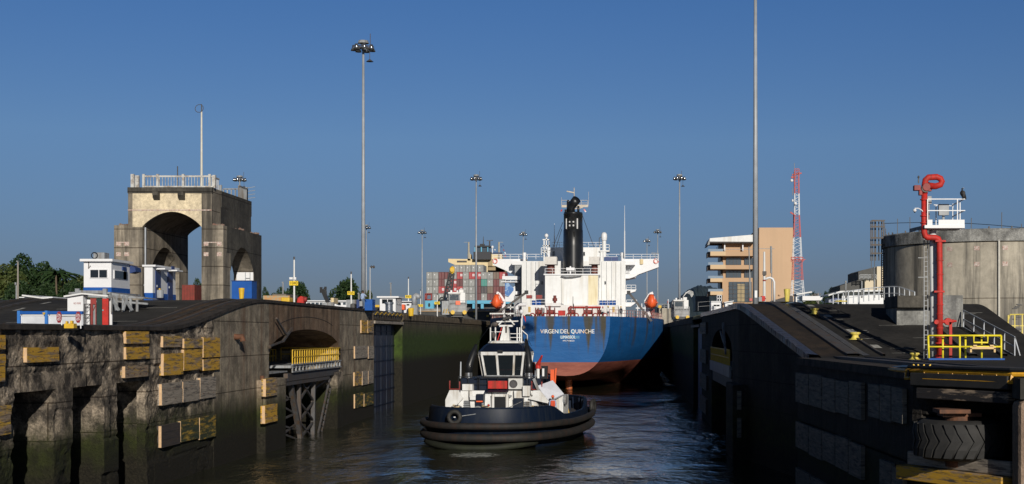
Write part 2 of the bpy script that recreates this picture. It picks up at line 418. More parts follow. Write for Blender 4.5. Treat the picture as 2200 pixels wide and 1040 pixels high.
# ================================================================== setting
XL, XR, TL, TR = -26.0, 7.56, 10.8, 10.45
LOWL, LOWR = 8.74, 7.0
def yl(px): return F * 26.0 / (CX - px)
def zprofL(Y): return LOWL + (TL - LOWL) * sstep(79, 102, Y)
def zprofR(Y): return LOWR + (TR - LOWR) * max(0, min(1, (Y - 79.5) / 17.0)) if Y < 97 else TR
def zprofRs(Y):
    return sum(zprofR(Y + d) for d in (-1.5, -.75, 0, .75, 1.5)) / 5
def edgeR(Y):
    if Y >= 97: return XR
    if Y >= 80: return XR + (10.3 - XR) * (97 - Y) / 17
    return 10.3
wm = MB().loft([[(-300,-50,0),(400,-50,0)],[(-300,900,0),(400,900,0)]]).build('water', WATER); struct(wm)
# one broad ground sheet each side of the channel and one to the horizon
g = MB()
g.box(-3000, -79, -20, 900, 6, 9.0); g.box(60, 3000, -20, 900, 5, 6.9); g.box(25, 60, 130, 900, 5, 10.2)
g.box(-4000, 4000, 900.5, 8000, 5, 8.9)
struct(g.build('ground', SOIL))

def deck(name, x0f, x1f, prof, ys, mat, dz=0, nx=4):
    rows = []
    for Y in ys:
        a, b = x0f(Y), x1f(Y)
        rows.append([(a + (b-a)*k/nx, Y, prof(Y) + dz) for k in range(nx+1)])
    return MB().loft(rows).build(name, mat)
ysL = [40, 60, 76] + [78 + i for i in range(27)] + [110, 130, 145.5, 164, 200, 300, 500, 700]
ysR = [48.9, 60, 76] + [77 + i*.5 for i in range(50)] + [104, 130, 145.5, 164, 200, 300, 500, 700]
struct(deck('centre_wall_road', lambda Y: -45, lambda Y: XL - .62, zprofL, ysL, ASPH))
struct(deck('shore_road', lambda Y: edgeR(Y) + .5 if Y > 53 else 13.4, lambda Y: 24 if Y > 84 else 24 + (84 - Y)*6, zprofRs, ysR, ASPH_R))
struct(MB().box(24.0, 60, 97, 130, 5, 6.95).box(60.1, 70, 97, 130, 5, 6.95).build('lower_yard', ASPH_R))
rb = MB()   # retaining edge of the ramp towards the yard
rb.prism([(Y, zprofRs(Y) - .01) for Y in [80 + i for i in range(20)] + [130]] + [(130, 5), (80, 5)], 'x', 23.7, 23.98)
rb.solo('retaining_wall', CONBLOCK, 'low concrete retaining wall along the far side of the shore ramp, below the big tank', 'wall', (23.8, 100, 7))

# ---- centre wall (left)
lw = thing('lock_wall', 'long centre lock wall on the left with timber fenders, dark slots and a bridge recess', 'lock wall', (XL, 100, 0))
BK = -36.0
def wallp(name, mat, polys, x1=BK):
    mb = MB()
    for p in polys: mb.prism(p, 'x', XL, x1)
    return mb.build(name, mat, lw, fix=True)
top1 = LOWL - .13
SL = [(60.3, 64.6), (66.6, 70.6), (72.6, 77.0)]
pol = [[(30, top1), (30, 5.9), (77.6, 5.9), (77.6, top1)], [(30, 5.9), (30, -3), (60.3, -3), (60.3, 5.9)]]
pol += [[(64.6,5.9),(64.6,-3),(66.6,-3),(66.6,5.9)], [(70.6,5.9),(70.6,-3),(72.6,-3),(72.6,5.9)]]
for q, p_ in enumerate(pol): MB().prism(p_, 'x', XL - .22, -34.0).build('pier_core', CONWALL, lw, fix=True)
def relief(Y, z):
    r = math.floor((z + .35) / 1.75); c = math.floor((Y + 3.2*(r % 2)) / 6.5)
    rnd = random.Random(r*31 + c*7 + 5); e = rnd.choice([0, .25, .6, 1.0, .8])
    fz = (z + .35) / 1.75 - r; fy = (Y + 3.2*(r % 2)) / 6.5 - c
    j = min(fz, 1-fz)*1.75; k = min(fy, 1-fy)*6.5
    n = mnoise.fractal(Vector((Y*.9, z*1.3, 3.1)), .9, 2.1, 6); n2 = mnoise.fractal(Vector((Y*4, z*5, 7.7)), .8, 2.2, 4)
    er = max(0, e*.9 + n*.7 - .25) * .15 + abs(n2)*.045*(.3 + e)
    return XL - er - (.05 if j < .07 else 0) - (.03 if k < .06 else 0)
def relief_skin(name, Y0, Y1, z0, ztop, mat, st=.13, edges=True):
    ny = int((Y1-Y0)/st); rows = []
    for i in range(ny+1):
        Y = Y0 + (Y1-Y0)*i/ny; zt = ztop(Y); nz = int((zt-z0)/st)
        nz = NZ_.setdefault(name+str(Y0), max(8, nz))
        row = [(relief(Y, z0 + (zt-z0)*k/nz), Y, z0 + (zt-z0)*k/nz) for k in range(nz+1)]
        if edges: row = [(XL-.45, Y, z0)] + row
        rows.append(row)
    if edges: rows = [[(XL-.6, Y0+.01, p[2]) for p in rows[0]]] + rows + [[(XL-.6, Y1-.01, p[2]) for p in rows[-1]]]
    return MB().loft(rows).build(name, mat, lw, smooth=False)
NZ_ = {}
relief_skin('eroded_face', 50, 77.6, 5.88, lambda Y: top1, CONWALL)
for a_, b_ in ((50, 60.3), (64.6, 66.6), (70.6, 72.6)): relief_skin('pier_face', a_, b_, -.6, lambda Y: 5.93, CONWALL)
MB().box(-34.0, -34.6, 30, 77.6, -3, top1).build('slot_back', CONWALL, lw)
yy = [77.6] + [79 + i for i in range(10)] + [89.3]
MB().prism([(Y, zprofL(Y) - .13) for Y in yy] + [(89.3, -3), (77.6, -3)], 'x', XL - .22, -34).build('curved_wall_core', CONWALL, lw, fix=True)
relief_skin('curved_wall_face', 77.0, 89.3, -.6, lambda Y: zprofL(Y) - .125, CONWALL)
yy = [89.3] + [90 + i for i in range(13)] + [103]
wallp('smooth_wall_face', CONPALE, [[(Y, zprofL(Y) - .13) for Y in yy] + [(103, -3), (89.3, -3)]])
ya, yb, zs, zc = 103.0, 128.3, 6.9, 8.75
arc = [(ya + (yb-ya)*t/24, zs + (zc - zs)*math.sqrt(max(0, 1 - (2*t/24 - 1)**2))) for t in range(25)]
wallp('arch_face', CONBROWN, [[(ya, TL-.13)] + arc + [(yb, TL-.13)]])
MB().box(BK, BK-.6, ya, yb, -3, TL-.4).build('recess_back', CONWALL, lw)
# raised archivolt line
a2 = [(Y, z + 1.0) for Y, z in arc[3:-3]]
mb = MB(); mb.tube([(XL + .0, Y, z) for Y, z in a2], .03, 5); mb.build('arch_moulding', KERBM, lw)
wallp('gate_pilaster', CONPALE, [[(yb, TL-.13),(yb, -3),(145.5,-3),(145.5,TL-.13)]])
wallp('chamber_face', CONCHAMB, [[(164, TL-.5),(164,-3),(720,-3),(720,TL-.5)]])
mb = MB()
for Y0, Y1 in ((164, 720),): mb.box(XL + .12, -27.2, Y0, Y1, TL - .9, TL - .06)
mb.build('coping', concrete('brown_coping_concrete', (.24,.19,.13), (.1,.08,.055), (.03,.025,.02), .8, .8, .7), lw, bevel=.12)
# gate recess with the open gate leaf
MB().box(XL - 2.2, XL - 2.6, 145.5, 164, -3, TL - .5).build('gate_recess', CONWALL, lw)
gl = MB().box(XL - .9, XL - 2.1, 145.9, 163.6, -2, 9.4).build('gate_leaf', M('gate_blue_paint', (.010,.018,.045), (.02,.022,.03), rough=.5, scale=.5, streak=(.03,.03,.03)), lw)
mb = MB()
for i in range(6): mb.box(XL - .9, XL - .82, 145.9, 163.6, .6 + i*1.6, .72 + i*1.6)
for i in range(5): mb.box(XL - .9, XL - .83, 147.5 + i*3.6, 147.62 + i*3.6, -1, 9.3)
mb.build('rib', NAVY, gl)
mb = MB().box(XL + .05, -28, 145.5, 164, TL - .45, TL - .1)
for i in range(12): mb.prism([(146 + i*1.5, TL - .45), (146.8 + i*1.5, TL - .45), (146.8 + i*1.5, TL - .95)], 'x', XL + .0, XL - .3)
gw = mb.build('gate_walkway', DGREY, lw)
mb = MB()
for i in range(14):
    Y = 146 + i*1.28; s = -1 if i % 2 else 1
    mb.beam((XL + .07, Y, TL - .42 if s > 0 else TL - .14), (XL + .07, Y + 1.28, TL - .14 if s > 0 else TL - .42), .07)
mb.build('hazard_stripe', YEL, gw)
MB().box(XL + .16, XL - .8, 145.5, 164, 9.45, 9.75).build('walkway_sill', W_GREY, lw)
# kerb following the edge, plus rack track behind it
def strip(name, mat, x0, x1, z0, z1, parent, ys=None, prof=zprofL, ex=None, lift=0, jit=0):
    ys = ys or ysL; rows = []
    for Y in ys:
        a = (ex(Y) if ex else 0) + x0; b = (ex(Y) if ex else 0) + x1; z = prof(Y)
        rows.append([(a, Y, z+z0), (a+random.uniform(-jit,jit), Y, z+z1+random.uniform(-jit,jit)), (b, Y, z+z1), (b, Y, z+z0)])
    return MB().loft(rows, closed=True).build(name, mat, parent, fix=True)
strip('kerb', KERBM, XL + .10, XL - .62, -.16, .05, lw, [y for y in ysL if y <= 145.5])
tk = thing('rack_track', 'rusty towing track climbing the ramp along the left wall edge', 'rail track', (XL - 2, 90, LOWL))
strip('track_bed', TRACKM, XL - .65, XL - 3.1, -.25, .006, tk)
strip('rail', DGREY, XL - .9, XL - 1.05, 0, .12, tk); strip('rail', DGREY, XL - 2.5, XL - 2.65, 0, .12, tk)
strip('rack', KERBM, XL - 1.6, XL - 1.95, 0, .07, tk)
tk2 = thing('rack_track', 'return towing track further back on the left ramp with a dashed line beside it', 'rail track', (-41, 90, LOWL))
strip('track_bed', ASPH_R, -40.5, -42.7, -.25, .02, tk2)
strip('rail', DGREY, -40.6, -40.75, 0, .13, tk2); strip('rail', DGREY, -42.3, -42.45, 0, .13, tk2)
mk = MB()
for i in range(9):
    Y = 66 + i*4.2
    if 60 < Y < 101: mk.loft([[(-39.5, Y, zprofL(Y)+.012), (-39.25, Y, zprofL(Y)+.012)], [(-39.5, Y+1.6, zprofL(Y+1.6)+.012), (-39.25, Y+1.6, zprofL(Y+1.6)+.012)]])
for Y in (84.5, 92):
    mk.loft([[(-37, Y, zprofL(Y)+.012), (-29.5, Y+1.0, zprofL(Y+1)+.012)], [(-37, Y+.15, zprofL(Y+.15)+.012), (-29.5, Y+1.15, zprofL(Y+1.15)+.012)]])
struct(mk.build('road_marking', MARK))
# buttress block and trestle
bl = MB().box(XL + .62, -34, 99.6, 105.6, -3, 5.15).build('buttress', CONPALE, lw, bevel=.12)
MB().box(XL + .3, -31, 125.9, 128.3, -3, 5.0).build('bridge_abutment', CONWALL, lw, bevel=.1)

def fender(px0, px1, y0, y1, mat, XX=XL, sgn=1, th=.13, parent=None, off=0.0, n=1, base=None):
    b = base if base is not None else XX
    k = F * abs(b)
    Ya, Yb = k / abs(CX - px0), k / abs(CX - px1)
    Ya, Yb = min(Ya, Yb), max(Ya, Yb)
    pl = px0 if XX < 0 else px1
    Yn = Ya
    z1, z0 = zz(y0, Yn), zz(y1, Yn)
    s = 1 if XX < 0 else -1
    L = Yb - Ya
    nr = max(1, round((z1 - z0) / .42))
    root = None
    mb = MB()
    for i in range(nr):
        za = z0 + (z1 - z0)*i/nr + .012; zb = z0 + (z1 - z0)*(i+1)/nr
        e = random.uniform(-.03, .03)
        mb.box(XX + (off - .14)*s, XX + (th + off + random.uniform(-.015,.015))*s, Ya + .02, Yb - .04 + e, za, zb)
    o = mb.build('timber_fender', mat, parent, fix=True)
    MB().box(XX + (off-.03)*s, XX + (th + off - .01)*s, Ya - .015, Ya + .018, z0 + .03, z1 - .02).build('end_grain', W_END if XX < 0 else W_DARK, o)
    bo = MB()
    for i in range(max(2, int(L / .9))):
        for z in (z0 + .25*(z1-z0), z0 + .75*(z1-z0)):
            yc = Ya + (i + .5) * L / max(2, int(L/.9))
            bo.box(XX + (th+off-.01)*s, XX + (th + off + .012)*s, yc-.024, yc+.024, z-.024, z+.024)
    bo.build('bolt', RUST, o)
    return o
for a in [(52,122,747,780,W_YEL),(266,316,712,739,W_YEL),(266,316,746,773,W_YEL),(264,315,787,813,W_MIX),
          (346,388,722,747,W_MIX),(391,431,727,749,W_MIX),(433,469,725,769,W_YEL),(347,390,760,808,W_YEL),(391,431,751,797,W_YEL),(433,468,772,797,W_YEL),
          (343,388,825,872,W_GREY),(389,425,820,865,W_GREY),(426,460,812,858,W_GREY),
          (342,383,915,963,W_DARK),(384,424,905,951,W_GRN),(425,460,897,946,W_GRN),
          (-40,7,720,752,W_YEL),(-40,6,762,824,W_YEL),(-40,18,877,942,W_MIX)]:
    fender(*a, parent=lw)
for a in [(566,591,814,853,W_MIX),(564,591,872,911,W_YEL)]:
    fender(*a, parent=lw, XX=XL+.62, th=.18, base=XL+.62)
for a in [(774,787,688,716,W_YEL),(788,800,688,716,W_MIX),(760,788,744,771,W_GREY),(789,801,744,771,W_GREY),(759,775,800,830,W_MIX),
          (776,788,798,828,W_GREY),(789,800,797,825,W_GREY),(760,779,847,878,W_GRN),(780,800,846,874,W_GRN)]:
    fender(*a, parent=lw)
MB().tube([(XL + .0, 94, 8.2), (XL + .5, 94, 8.2), (XL + .55, 94, 7.9)], .2, 10).build('pipe_outlet', RUST, lw)
MB().cyl((XL + .3, 99.9, 5.15), (XL + .3, 99.9, 5.45), .16).build('bollard', RUST, lw)

# swing bridge parked in the recess
sb = thing('swing_bridge', 'grey steel road bridge with yellow railing parked in the arched recess of the left wall', 'bridge', (XL - 2, 115, 5.5))
mb = MB(); mb.box(XL + .1, XL - 5.5, 109.5, 125.5, 5.75, 5.95); mb.box(XL - .2, XL - 7, 103.3, 109.4, 5.45, 5.55)
mb.build('bridge_deck', GREY, sb)
mb = MB()
mb.box(XL + .2, XL + .05, 109.6, 128.2, 5.95, 6.05); mb.box(XL + .2, XL + .08, 109.6, 128.2, 5.4, 5.5)
for i in range(16):
    Y = 109.8 + i*1.2; mb.box(XL + .14, XL + .02, Y, Y + .12, 5.5, 5.95)
mb.build('side_girder', GREY, sb)
mb = MB(); mb.box(XL + .02, XL - .3, 108.6, 127.8, 4.75, 5.35); mb.box(XL - 3, XL - 3.3, 103.3, 127.8, 4.75, 5.35)
mb.box(XL + .12, XL - .5, 103.2, 123.5, 4.45, 4.7); mb.box(XL + .1, XL - 5, 103.2, 109, 4.75, 5.0)
mb.build('main_girder', DGREY, sb)
mb = MB().rail([(XL + .1, 109.8, 6.02), (XL + .1, 127.9, 6.02)], 1.12, .035, .82, 1)
mb.rail([(XL - 5.2, 103.6, 5.9), (XL - 5.2, 126, 5.9)], 1.1, .035, 1.0, 1)
mb.rail([(XL + .1, 127.9, 6.02), (XL - 5.2, 127.9, 6.02)], 1.1, .035, .82, 1)
mb.build('yellow_railing', YEL, sb)
mb = MB()
def wpt(px, py, xo=.3): Y = F*abs(XL + xo)/(CX - px); return (XL + xo, Y, zz(py, Y))
mb.beam(wpt(594,684), wpt(617,723), .13); mb.beam(wpt(627,706), wpt(608,733), .16); mb.beam(wpt(608,733), wpt(579,744), .13)
mb.build('stay_bar', DGREY, sb)
tr = thing('steel_trestle', 'dark braced steel trestle standing in the water under the swing bridge on the left', 'trestle', (XL - .6, 114, 0))
def tp(px, py, xo=-.3): Y = F*abs(XL + xo)/(CX - px); return Vector((XL + xo, Y, max(-2.0, zz(py, Y))))
def leg(a, b, w): MB().beam(a, b, w).build('trestle_leg', DGREY, tr)
leg(tp(620,806), tp(648,952), .40); leg(tp(642,806), tp(644,952), .30); leg(tp(674,802), tp(672,952), .32); leg(tp(719,796), tp(719,952), .42)
leg(tp(620,806,-3.5), tp(648,952,-3.5), .3); leg(tp(655,806,-3.5), tp(655,952,-3.5), .3); leg(tp(690,802,-3.5), tp(690,952,-3.5), .3)
mb = MB(); a0_, b0_, a1_, b1_ = tp(711,802), tp(683,934), tp(717,803), tp(690,934); mb.beam(a0_, b0_, .16).beam(a1_, b1_, .12)
for i in range(11): mb.beam(a0_.lerp(b0_, i/11), a1_.lerp(b1_, (i+.6)/11), .08)
mb.build('ladder', DGREY, tr)
def brace(a, b, w=.15): MB().beam(a, b, w).build('cross_brace', DGREY, tr)
for y0_, y1_ in ((812,862),(862,905),(905,945)):
    brace(tp(642,y0_), tp(674,y1_)); brace(tp(674,y0_), tp(642,y1_))
for a_, b_ in (((597,835),(632,820)),((597,838),(640,872)),((597,868),(634,850)),((597,868),(636,890)),((597,905),(642,885)),((597,912),(646,926)),((597,940),(640,908)),((674,835),(708,812)),((597,928),(640,945))): brace(tp(*a_, -.5), tp(*b_, -.5), .14)
brace(tp(600,800,-3.5), tp(700,945,-3.5), .14); brace(tp(700,800,-3.5), tp(610,945,-3.5), .14)
# ---- shore wall (right)
rw = thing('lock_wall', 'shaded shore lock wall on the right, concrete darkened for shade with pale fender boards', 'lock wall', (XR, 90, 0))
def wr(name, mat, p, x0=XR, x1=16.0): return MB().prism(p, 'x', x0, x1).build(name, mat, rw, fix=True)
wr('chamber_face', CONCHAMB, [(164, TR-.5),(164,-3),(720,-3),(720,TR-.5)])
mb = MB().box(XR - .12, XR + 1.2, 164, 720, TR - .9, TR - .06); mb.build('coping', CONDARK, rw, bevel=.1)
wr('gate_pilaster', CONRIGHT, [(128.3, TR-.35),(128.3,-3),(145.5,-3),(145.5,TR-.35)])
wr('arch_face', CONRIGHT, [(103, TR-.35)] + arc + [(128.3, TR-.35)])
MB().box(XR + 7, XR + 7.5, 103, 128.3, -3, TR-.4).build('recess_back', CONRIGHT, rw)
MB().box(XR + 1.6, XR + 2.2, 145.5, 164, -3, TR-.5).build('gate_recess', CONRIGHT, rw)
MB().box(XR + .5, XR + 1.5, 145.9, 163.6, -2, 9.0).build('gate_leaf', M('gate_blue_bright', (.03,.10,.26), (.02,.05,.12), rough=.5, scale=1, streak=(.02,.03,.06)), rw)
mb = MB().box(XR - .05, XR + 2, 145.5, 164, TR - .45, TR - .1); mb.box(XR - .3, XR + .4, 145.5, 164, 9.1, 9.35); mb.build('gate_walkway', DGREY, rw)
mb = MB()
for i in range(14):
    Y = 146 + i*1.28; s = -1 if i % 2 else 1
    mb.beam((XR - .07, Y, TR - .42 if s > 0 else TR - .14), (XR - .07, Y + 1.28, TR - .14 if s > 0 else TR - .42), .06)
mb.build('hazard_stripe', PALEY, rw)
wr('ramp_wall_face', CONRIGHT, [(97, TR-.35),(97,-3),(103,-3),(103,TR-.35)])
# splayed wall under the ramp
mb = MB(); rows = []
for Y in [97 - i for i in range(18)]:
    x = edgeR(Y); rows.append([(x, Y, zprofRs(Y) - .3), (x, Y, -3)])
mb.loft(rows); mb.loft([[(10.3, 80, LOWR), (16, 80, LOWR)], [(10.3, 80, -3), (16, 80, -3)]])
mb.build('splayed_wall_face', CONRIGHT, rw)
mb = MB()
a3 = [(95 - 10*t/14, 3.6 + 2.3*math.sqrt(max(0, 1-(2*t/14-1)**2))) for t in range(15)]
vs = [(edgeR(Y) - .03, Y, z) for Y, z in [(95, -2)] + a3 + [(85, -2)]]
mb.add(vs, [tuple(range(len(vs)))]); mb = MB()
# approach wall
XN0, XN1 = 9.6, 10.7
def exn(Y): return XN0 + (XN1 - XN0)*(80 - Y)/(80 - 53.5)
mb = MB()
pl = [(9.6, 80.4), (9.6, 79.8), (10.7, 53.5), (13.4, 48.75), (60, 48.75), (60, 80.4)]
nich = [(9.6, 80.4), (9.6, 79.8), (10.7, 53.5), (10.95, 53.05), (14.0, 54.6), (15.9, 51.5), (13.25, 49.02), (13.4, 48.75), (60, 48.75), (60, 80.4)]
mb.prism(pl, 'z', 6.45, LOWR - .05); mb.prism(nich, 'z', 3.55, 5.75); mb.prism(pl, 'z', -3, 3.45)
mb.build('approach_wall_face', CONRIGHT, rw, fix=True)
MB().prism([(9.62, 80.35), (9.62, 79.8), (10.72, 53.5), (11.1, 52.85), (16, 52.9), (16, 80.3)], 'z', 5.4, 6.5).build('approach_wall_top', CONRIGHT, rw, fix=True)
MB().box(13.12, 20, 47.6, 48.72, -3, 6.15).build('end_pier', concrete('sunlit_tan_concrete', (.45,.33,.24), (.3,.22,.16), (.12,.08,.06), .8, .6, .4), rw, bevel=.2)
MB().box(13.15, 20, 47.65, 48.7, 6.2, LOWR-.1).build('end_pier_cap', CONDARK, rw)
def dgp(t, z, o=0.0):    # point on the diagonal corner face, t in metres from the far end, o = standing proud
    a = Vector((10.7, 53.5)); b = Vector((13.4, 48.75)); d = (b-a).normalized(); nrm = Vector((-abs(d.y), -abs(d.x)))
    p = a + d*t + nrm*o; return (p.x, p.y, z)
def dbeam(name, t0, t1, z0, z1, o0, o1, mat, par):
    mb = MB(); ts = [t0 + (t1-t0)*i/4 for i in range(5)]
    rows = [[dgp(t, z0, o0), dgp(t, z0, o1), dgp(t, z1, o1), dgp(t, z1, o0)] for t in ts]
    mb.loft(rows, closed=True); n = len(rows); mb.f.append((0,1,2,3)); mb.f.append(tuple((n-1)*4+k for k in (3,2,1,0)))
    return mb.build(name, mat, par, fix=True, bevel=.03)
dbeam('rubbing_timber', .3, 5.3, 6.48, 6.95, .0, .38, W_BLACK, rw)
dbeam('rubbing_timber', .6, 5.3, 6.0, 6.4, .0, .34, W_PATCH, rw)
dbeam('rubbing_timber', .0, 5.3, 3.5, 4.0, .0, .25, W_GREY, rw)
dbeam('rubbing_timber', -.3, 5.2, 2.95, 3.48, .02, .55, W_YEL, rw)
# horizontal wheel fender
wf = thing('wheel_fender', 'giant horizontal black tyre with chevron tread set in the right wall corner', 'tyre', dgp(2.55, 4.6, -.15))
c = Vector(dgp(2.4, 0, -.12)); RT = 1.6
mb = MB(); mb.lathe([(.7, 3.95), (1.25, 3.88), (1.5, 4.02), (RT, 4.25), (RT, 4.95), (1.5, 5.18), (1.25, 5.32), (.7, 5.25)], (c.x, c.y, 0), 64)
TYR = M('tyre_rubber', (.013,.013,.013), (.024,.023,.022), rough=.75, scale=2, bump=.3)  # rubber darkened in place of a shadow falling on the tyre
tyre = mb.build('tyre', TYR, wf, smooth=True)
mb = MB(); N = 26
for i in range(N):
    t0 = 2*math.pi*i/N; rows = []
    for z, dt in ((4.0, -.12), (4.3, -.05), (4.6, .06), (4.9, -.05), (5.2, -.12)):
        r0 = RT - .03; r1 = RT + .07 - (.05 if abs(z-4.6) > .5 else 0); hw = .085
        rows.append([(c.x + r*math.cos(t0+dt+s*hw), c.y + r*math.sin(t0+dt+s*hw), z) for r, s in ((r0,-1),(r1,-1),(r1,1),(r0,1))])
    mb.loft(rows, closed=True)
mb.build('tread_block', TYR, tyre, fix=True)
MB().lathe([(0, 3.6), (.5, 3.6), (.5, 5.6), (0, 5.6)], (c.x, c.y, 0), 20).build('hub', RUST, wf)
mb = MB().box(c.x-.7, c.x+.7, c.y-.5, c.y+.5, 5.42, 5.55); mb.box(c.x-.9, c.x+.2, c.y-.9, c.y+.3, 5.56, 5.7); mb.build('bearing_plate', RUST, wf)
# pale fender boards on the approach wall
def rfender(px0, px1, y0, y1, n):
    for i in range(n):
        a = px0 + (px1-px0)*i/n; b = px0 + (px1-px0)*(i+1)/n
        def solve(p):
            k = (p - CX)/F; return (XN0 + (XN1-XN0)*80/26.5) / (k + (XN1-XN0)/26.5)
        Ya, Yb = solve(b - 1.0), solve(a + .5)
        z1, z0 = zz(y0, solve(px0)), zz(y1, solve(px0))
        mb = MB(); nr = max(1, round((z1-z0)/.8))
        for r in range(nr):
            jz = random.uniform(-.05,.05); za, zb = z0+(z1-z0)*r/nr+.01+jz*(r==0), z0+(z1-z0)*(r+1)/nr+jz*(r==nr-1)
            rows = [[(exn(Y)-.02, Y, za), (exn(Y)-.2, Y, za), (exn(Y)-.2, Y, zb), (exn(Y)-.02, Y, zb)] for Y in (Ya+.03, Yb-.03)]
            mb.loft(rows, closed=True); k = len(mb.v); mb.f += [(k-8,k-7,k-6,k-5), (k-1,k-2,k-3,k-4)]
        mb.build('timber_fender', W_PALE, rw, fix=True)
rfender(1716, 1861, 800, 861, 5); rfender(1716, 1861, 903, 960, 5); rfender(1716, 1780, 1004, 1060, 2)
rfender(1874, 1951, 823, 893, 3); rfender(1899, 1952, 988, 1050, 2)
def fbox(px0, px1, y0, y1, mat):
    fender(px0, px1, y0, y1, mat, XX=XR, th=.22, parent=rw, base=XR)
for a in [(1508,1521,692,718),(1508,1521,752,782),(1508,1522,807,840),(1508,1521,858,892)]: fbox(*a, W_PALE)
bb = MB().box(XR - .6, 13, 94.5, 101, -3, 5.0).build('buttress', CONRIGHT, rw, bevel=.1)
for y0, y1 in ((840, 880), (898, 940)):
    Y = 94.4; MB().box(xx(1583.5,Y), xx(1592.5,Y), Y-.15, Y+.1, zz(y1,Y), zz(y0,Y)).build('timber_fender', W_PALE, rw)
rb2 = thing('swing_bridge', 'parked bridge with yellow railing in the shaded recess of the right wall', 'bridge', (XR + 2, 115, 5.5))
MB().box(XR - .1, XR + 5, 103.3, 127.8, 5.75, 5.95).build('bridge_deck', GREY, rb2)
MB().box(XR - .2, XR - .05, 103.3, 127.8, 5.2, 6.05).build('side_girder', GREY, rb2)
MB().rail([(XR - .1, 104.5, 6.05), (XR - .1, 127.5, 6.05)], 1.15, .045, .8, 1).build('yellow_railing', YEL, rb2)
mb = MB().beam((XR - .2, 107, 6.9), (XR - .2, 110, 9.2), .16); mb.beam((XR - .2, 113, 8.6), (XR - .2, 109, 7.7), .12); mb.build('stay_bar', GREY, rb2)
MB().box(XR, XR + 4, 103.3, 127, 4.3, 5.1).build('main_girder', DGREY, rb2)
# ramp kerb and tracks on the right
yR = [y for y in ysR if 80 <= y <= 145.5]
strip('kerb', M('worn_blue_kerb', (.03,.035,.055), (.055,.06,.085), rough=.35, scale=6, bump=.9), -.12, .42, -.33, .06, rw, [80 + i*.22 for i in range(80)] + [y for y in ysR if 97.6 < y <= 145.5], zprofRs, edgeR, jit=.05)
strip('kerb', KERBM, -.12, 1.2, -.33, .05, rw, [80, 78, 75, 70, 60, 53.5], lambda Y: LOWR, exn)
t3 = thing('rack_track', 'dark towing track climbing the right-hand ramp beside the blue-black kerb', 'rail track', (XR + 2, 90, LOWR))
yT = [79.8] + [y for y in ysR if y >= 80]
strip('track_bed', concrete('dark_track_bed', (.05,.036,.026), (.022,.018,.016), (.01,.01,.01), .8, .4, .5), .55, 2.0, -.2, .008, t3, yT, zprofRs, edgeR)
strip('rail', DGREY, 2.0, 2.7, -.1, .16, t3, yT, zprofRs, edgeR); strip('rail', DGREY, 4.0, 4.15, -.1, .14, t3, yT, zprofRs, edgeR)
strip('rack', M('rack_steel', (.05,.05,.055), (.12,.12,.12), rough=.5, scale=5, bump=.5), 2.9, 3.3, -.1, .05, t3, yT, zprofRs, edgeR)
t4 = thing('rack_track', 'second dark track on the right ramp, near the grey handrail and the tank', 'rail track', (20.5, 90, LOWR))
strip('rail', DGREY, 19.2, 19.6, -.1, .14, t4, yT, zprofRs); strip('rail', DGREY, 21, 21.3, -.1, .14, t4, yT, zprofRs); strip('track_bed', ASPH_R, 19.7, 20.9, -.1, .03, t4, yT, zprofRs)
strip('rail', DGREY, 1.9, 2.5, -.1, .14, t3, [80, 76, 72, 68, 64, 60, 56, 52, 49.5], lambda Y: LOWR, lambda Y: exn(Y) if Y > 56 else exn(56) + (56-Y)*.5)
strip('rail', DGREY, 3.6, 3.75, -.1, .12, t3, [80, 76, 72, 68, 64, 60, 56, 52, 49.5], lambda Y: LOWR, lambda Y: exn(Y) if Y > 56 else exn(56) + (56-Y)*.5)
mk = MB()
for Y in (95.5, 91.6, 86.8, 82.3):
    e = edgeR(Y) + 4.35; e2 = edgeR(Y+.9) + 4.35; z, z2 = zprofRs(Y)+.012, zprofRs(Y+.9)+.012
    mk.loft([[(e, Y, z), (e+.45, Y, z)], [(e2, Y+.9, z2), (e2+.45, Y+.9, z2)]])
for i in range(14):
    x = random.uniform(13, 22); Y = random.uniform(80, 95); l = random.uniform(.3, 2)
    mk.loft([[(x, Y, zprofRs(Y)+.012), (x+l, Y+.1, zprofRs(Y+.1)+.012)], [(x, Y+.06, zprofRs(Y+.06)+.012), (x+l, Y+.2, zprofRs(Y+.2)+.012)]])
struct(mk.build('road_marking', MARK))
# ================================================================== left bank objects
def up(Y): return zprofL(Y)
# ---- concrete arch tower
YA, YB = 109.0, 120.3
xl, xr_ = xx(245, YA), xx(479.6, YA)            # lower body
xl2, xr2 = xx(275, YA), xx(455, YA)           # upper body
zl, zu = zz(484, YA), zz(403, YA)
zb = TL - .1
tw = thing('arch_tower', 'weathered concrete gate tower with tall arches and a railed top on the left lock wall', 'tower', ((xl+xr_)/2, (YA+YB)/2, zb))
ax0, ax1 = xx(306, YA), xx(433, YA)            # big arch opening seen from the canal
AZ = zz(488, YA); AC = zz(455, YA)
def arcpts(a0, a1, z0, z1, n=20):
    return [(a0 + (a1-a0)*i/n, z0 + (z1-z0)*math.sin(math.pi*i/n)**.8) for i in range(n+1)]
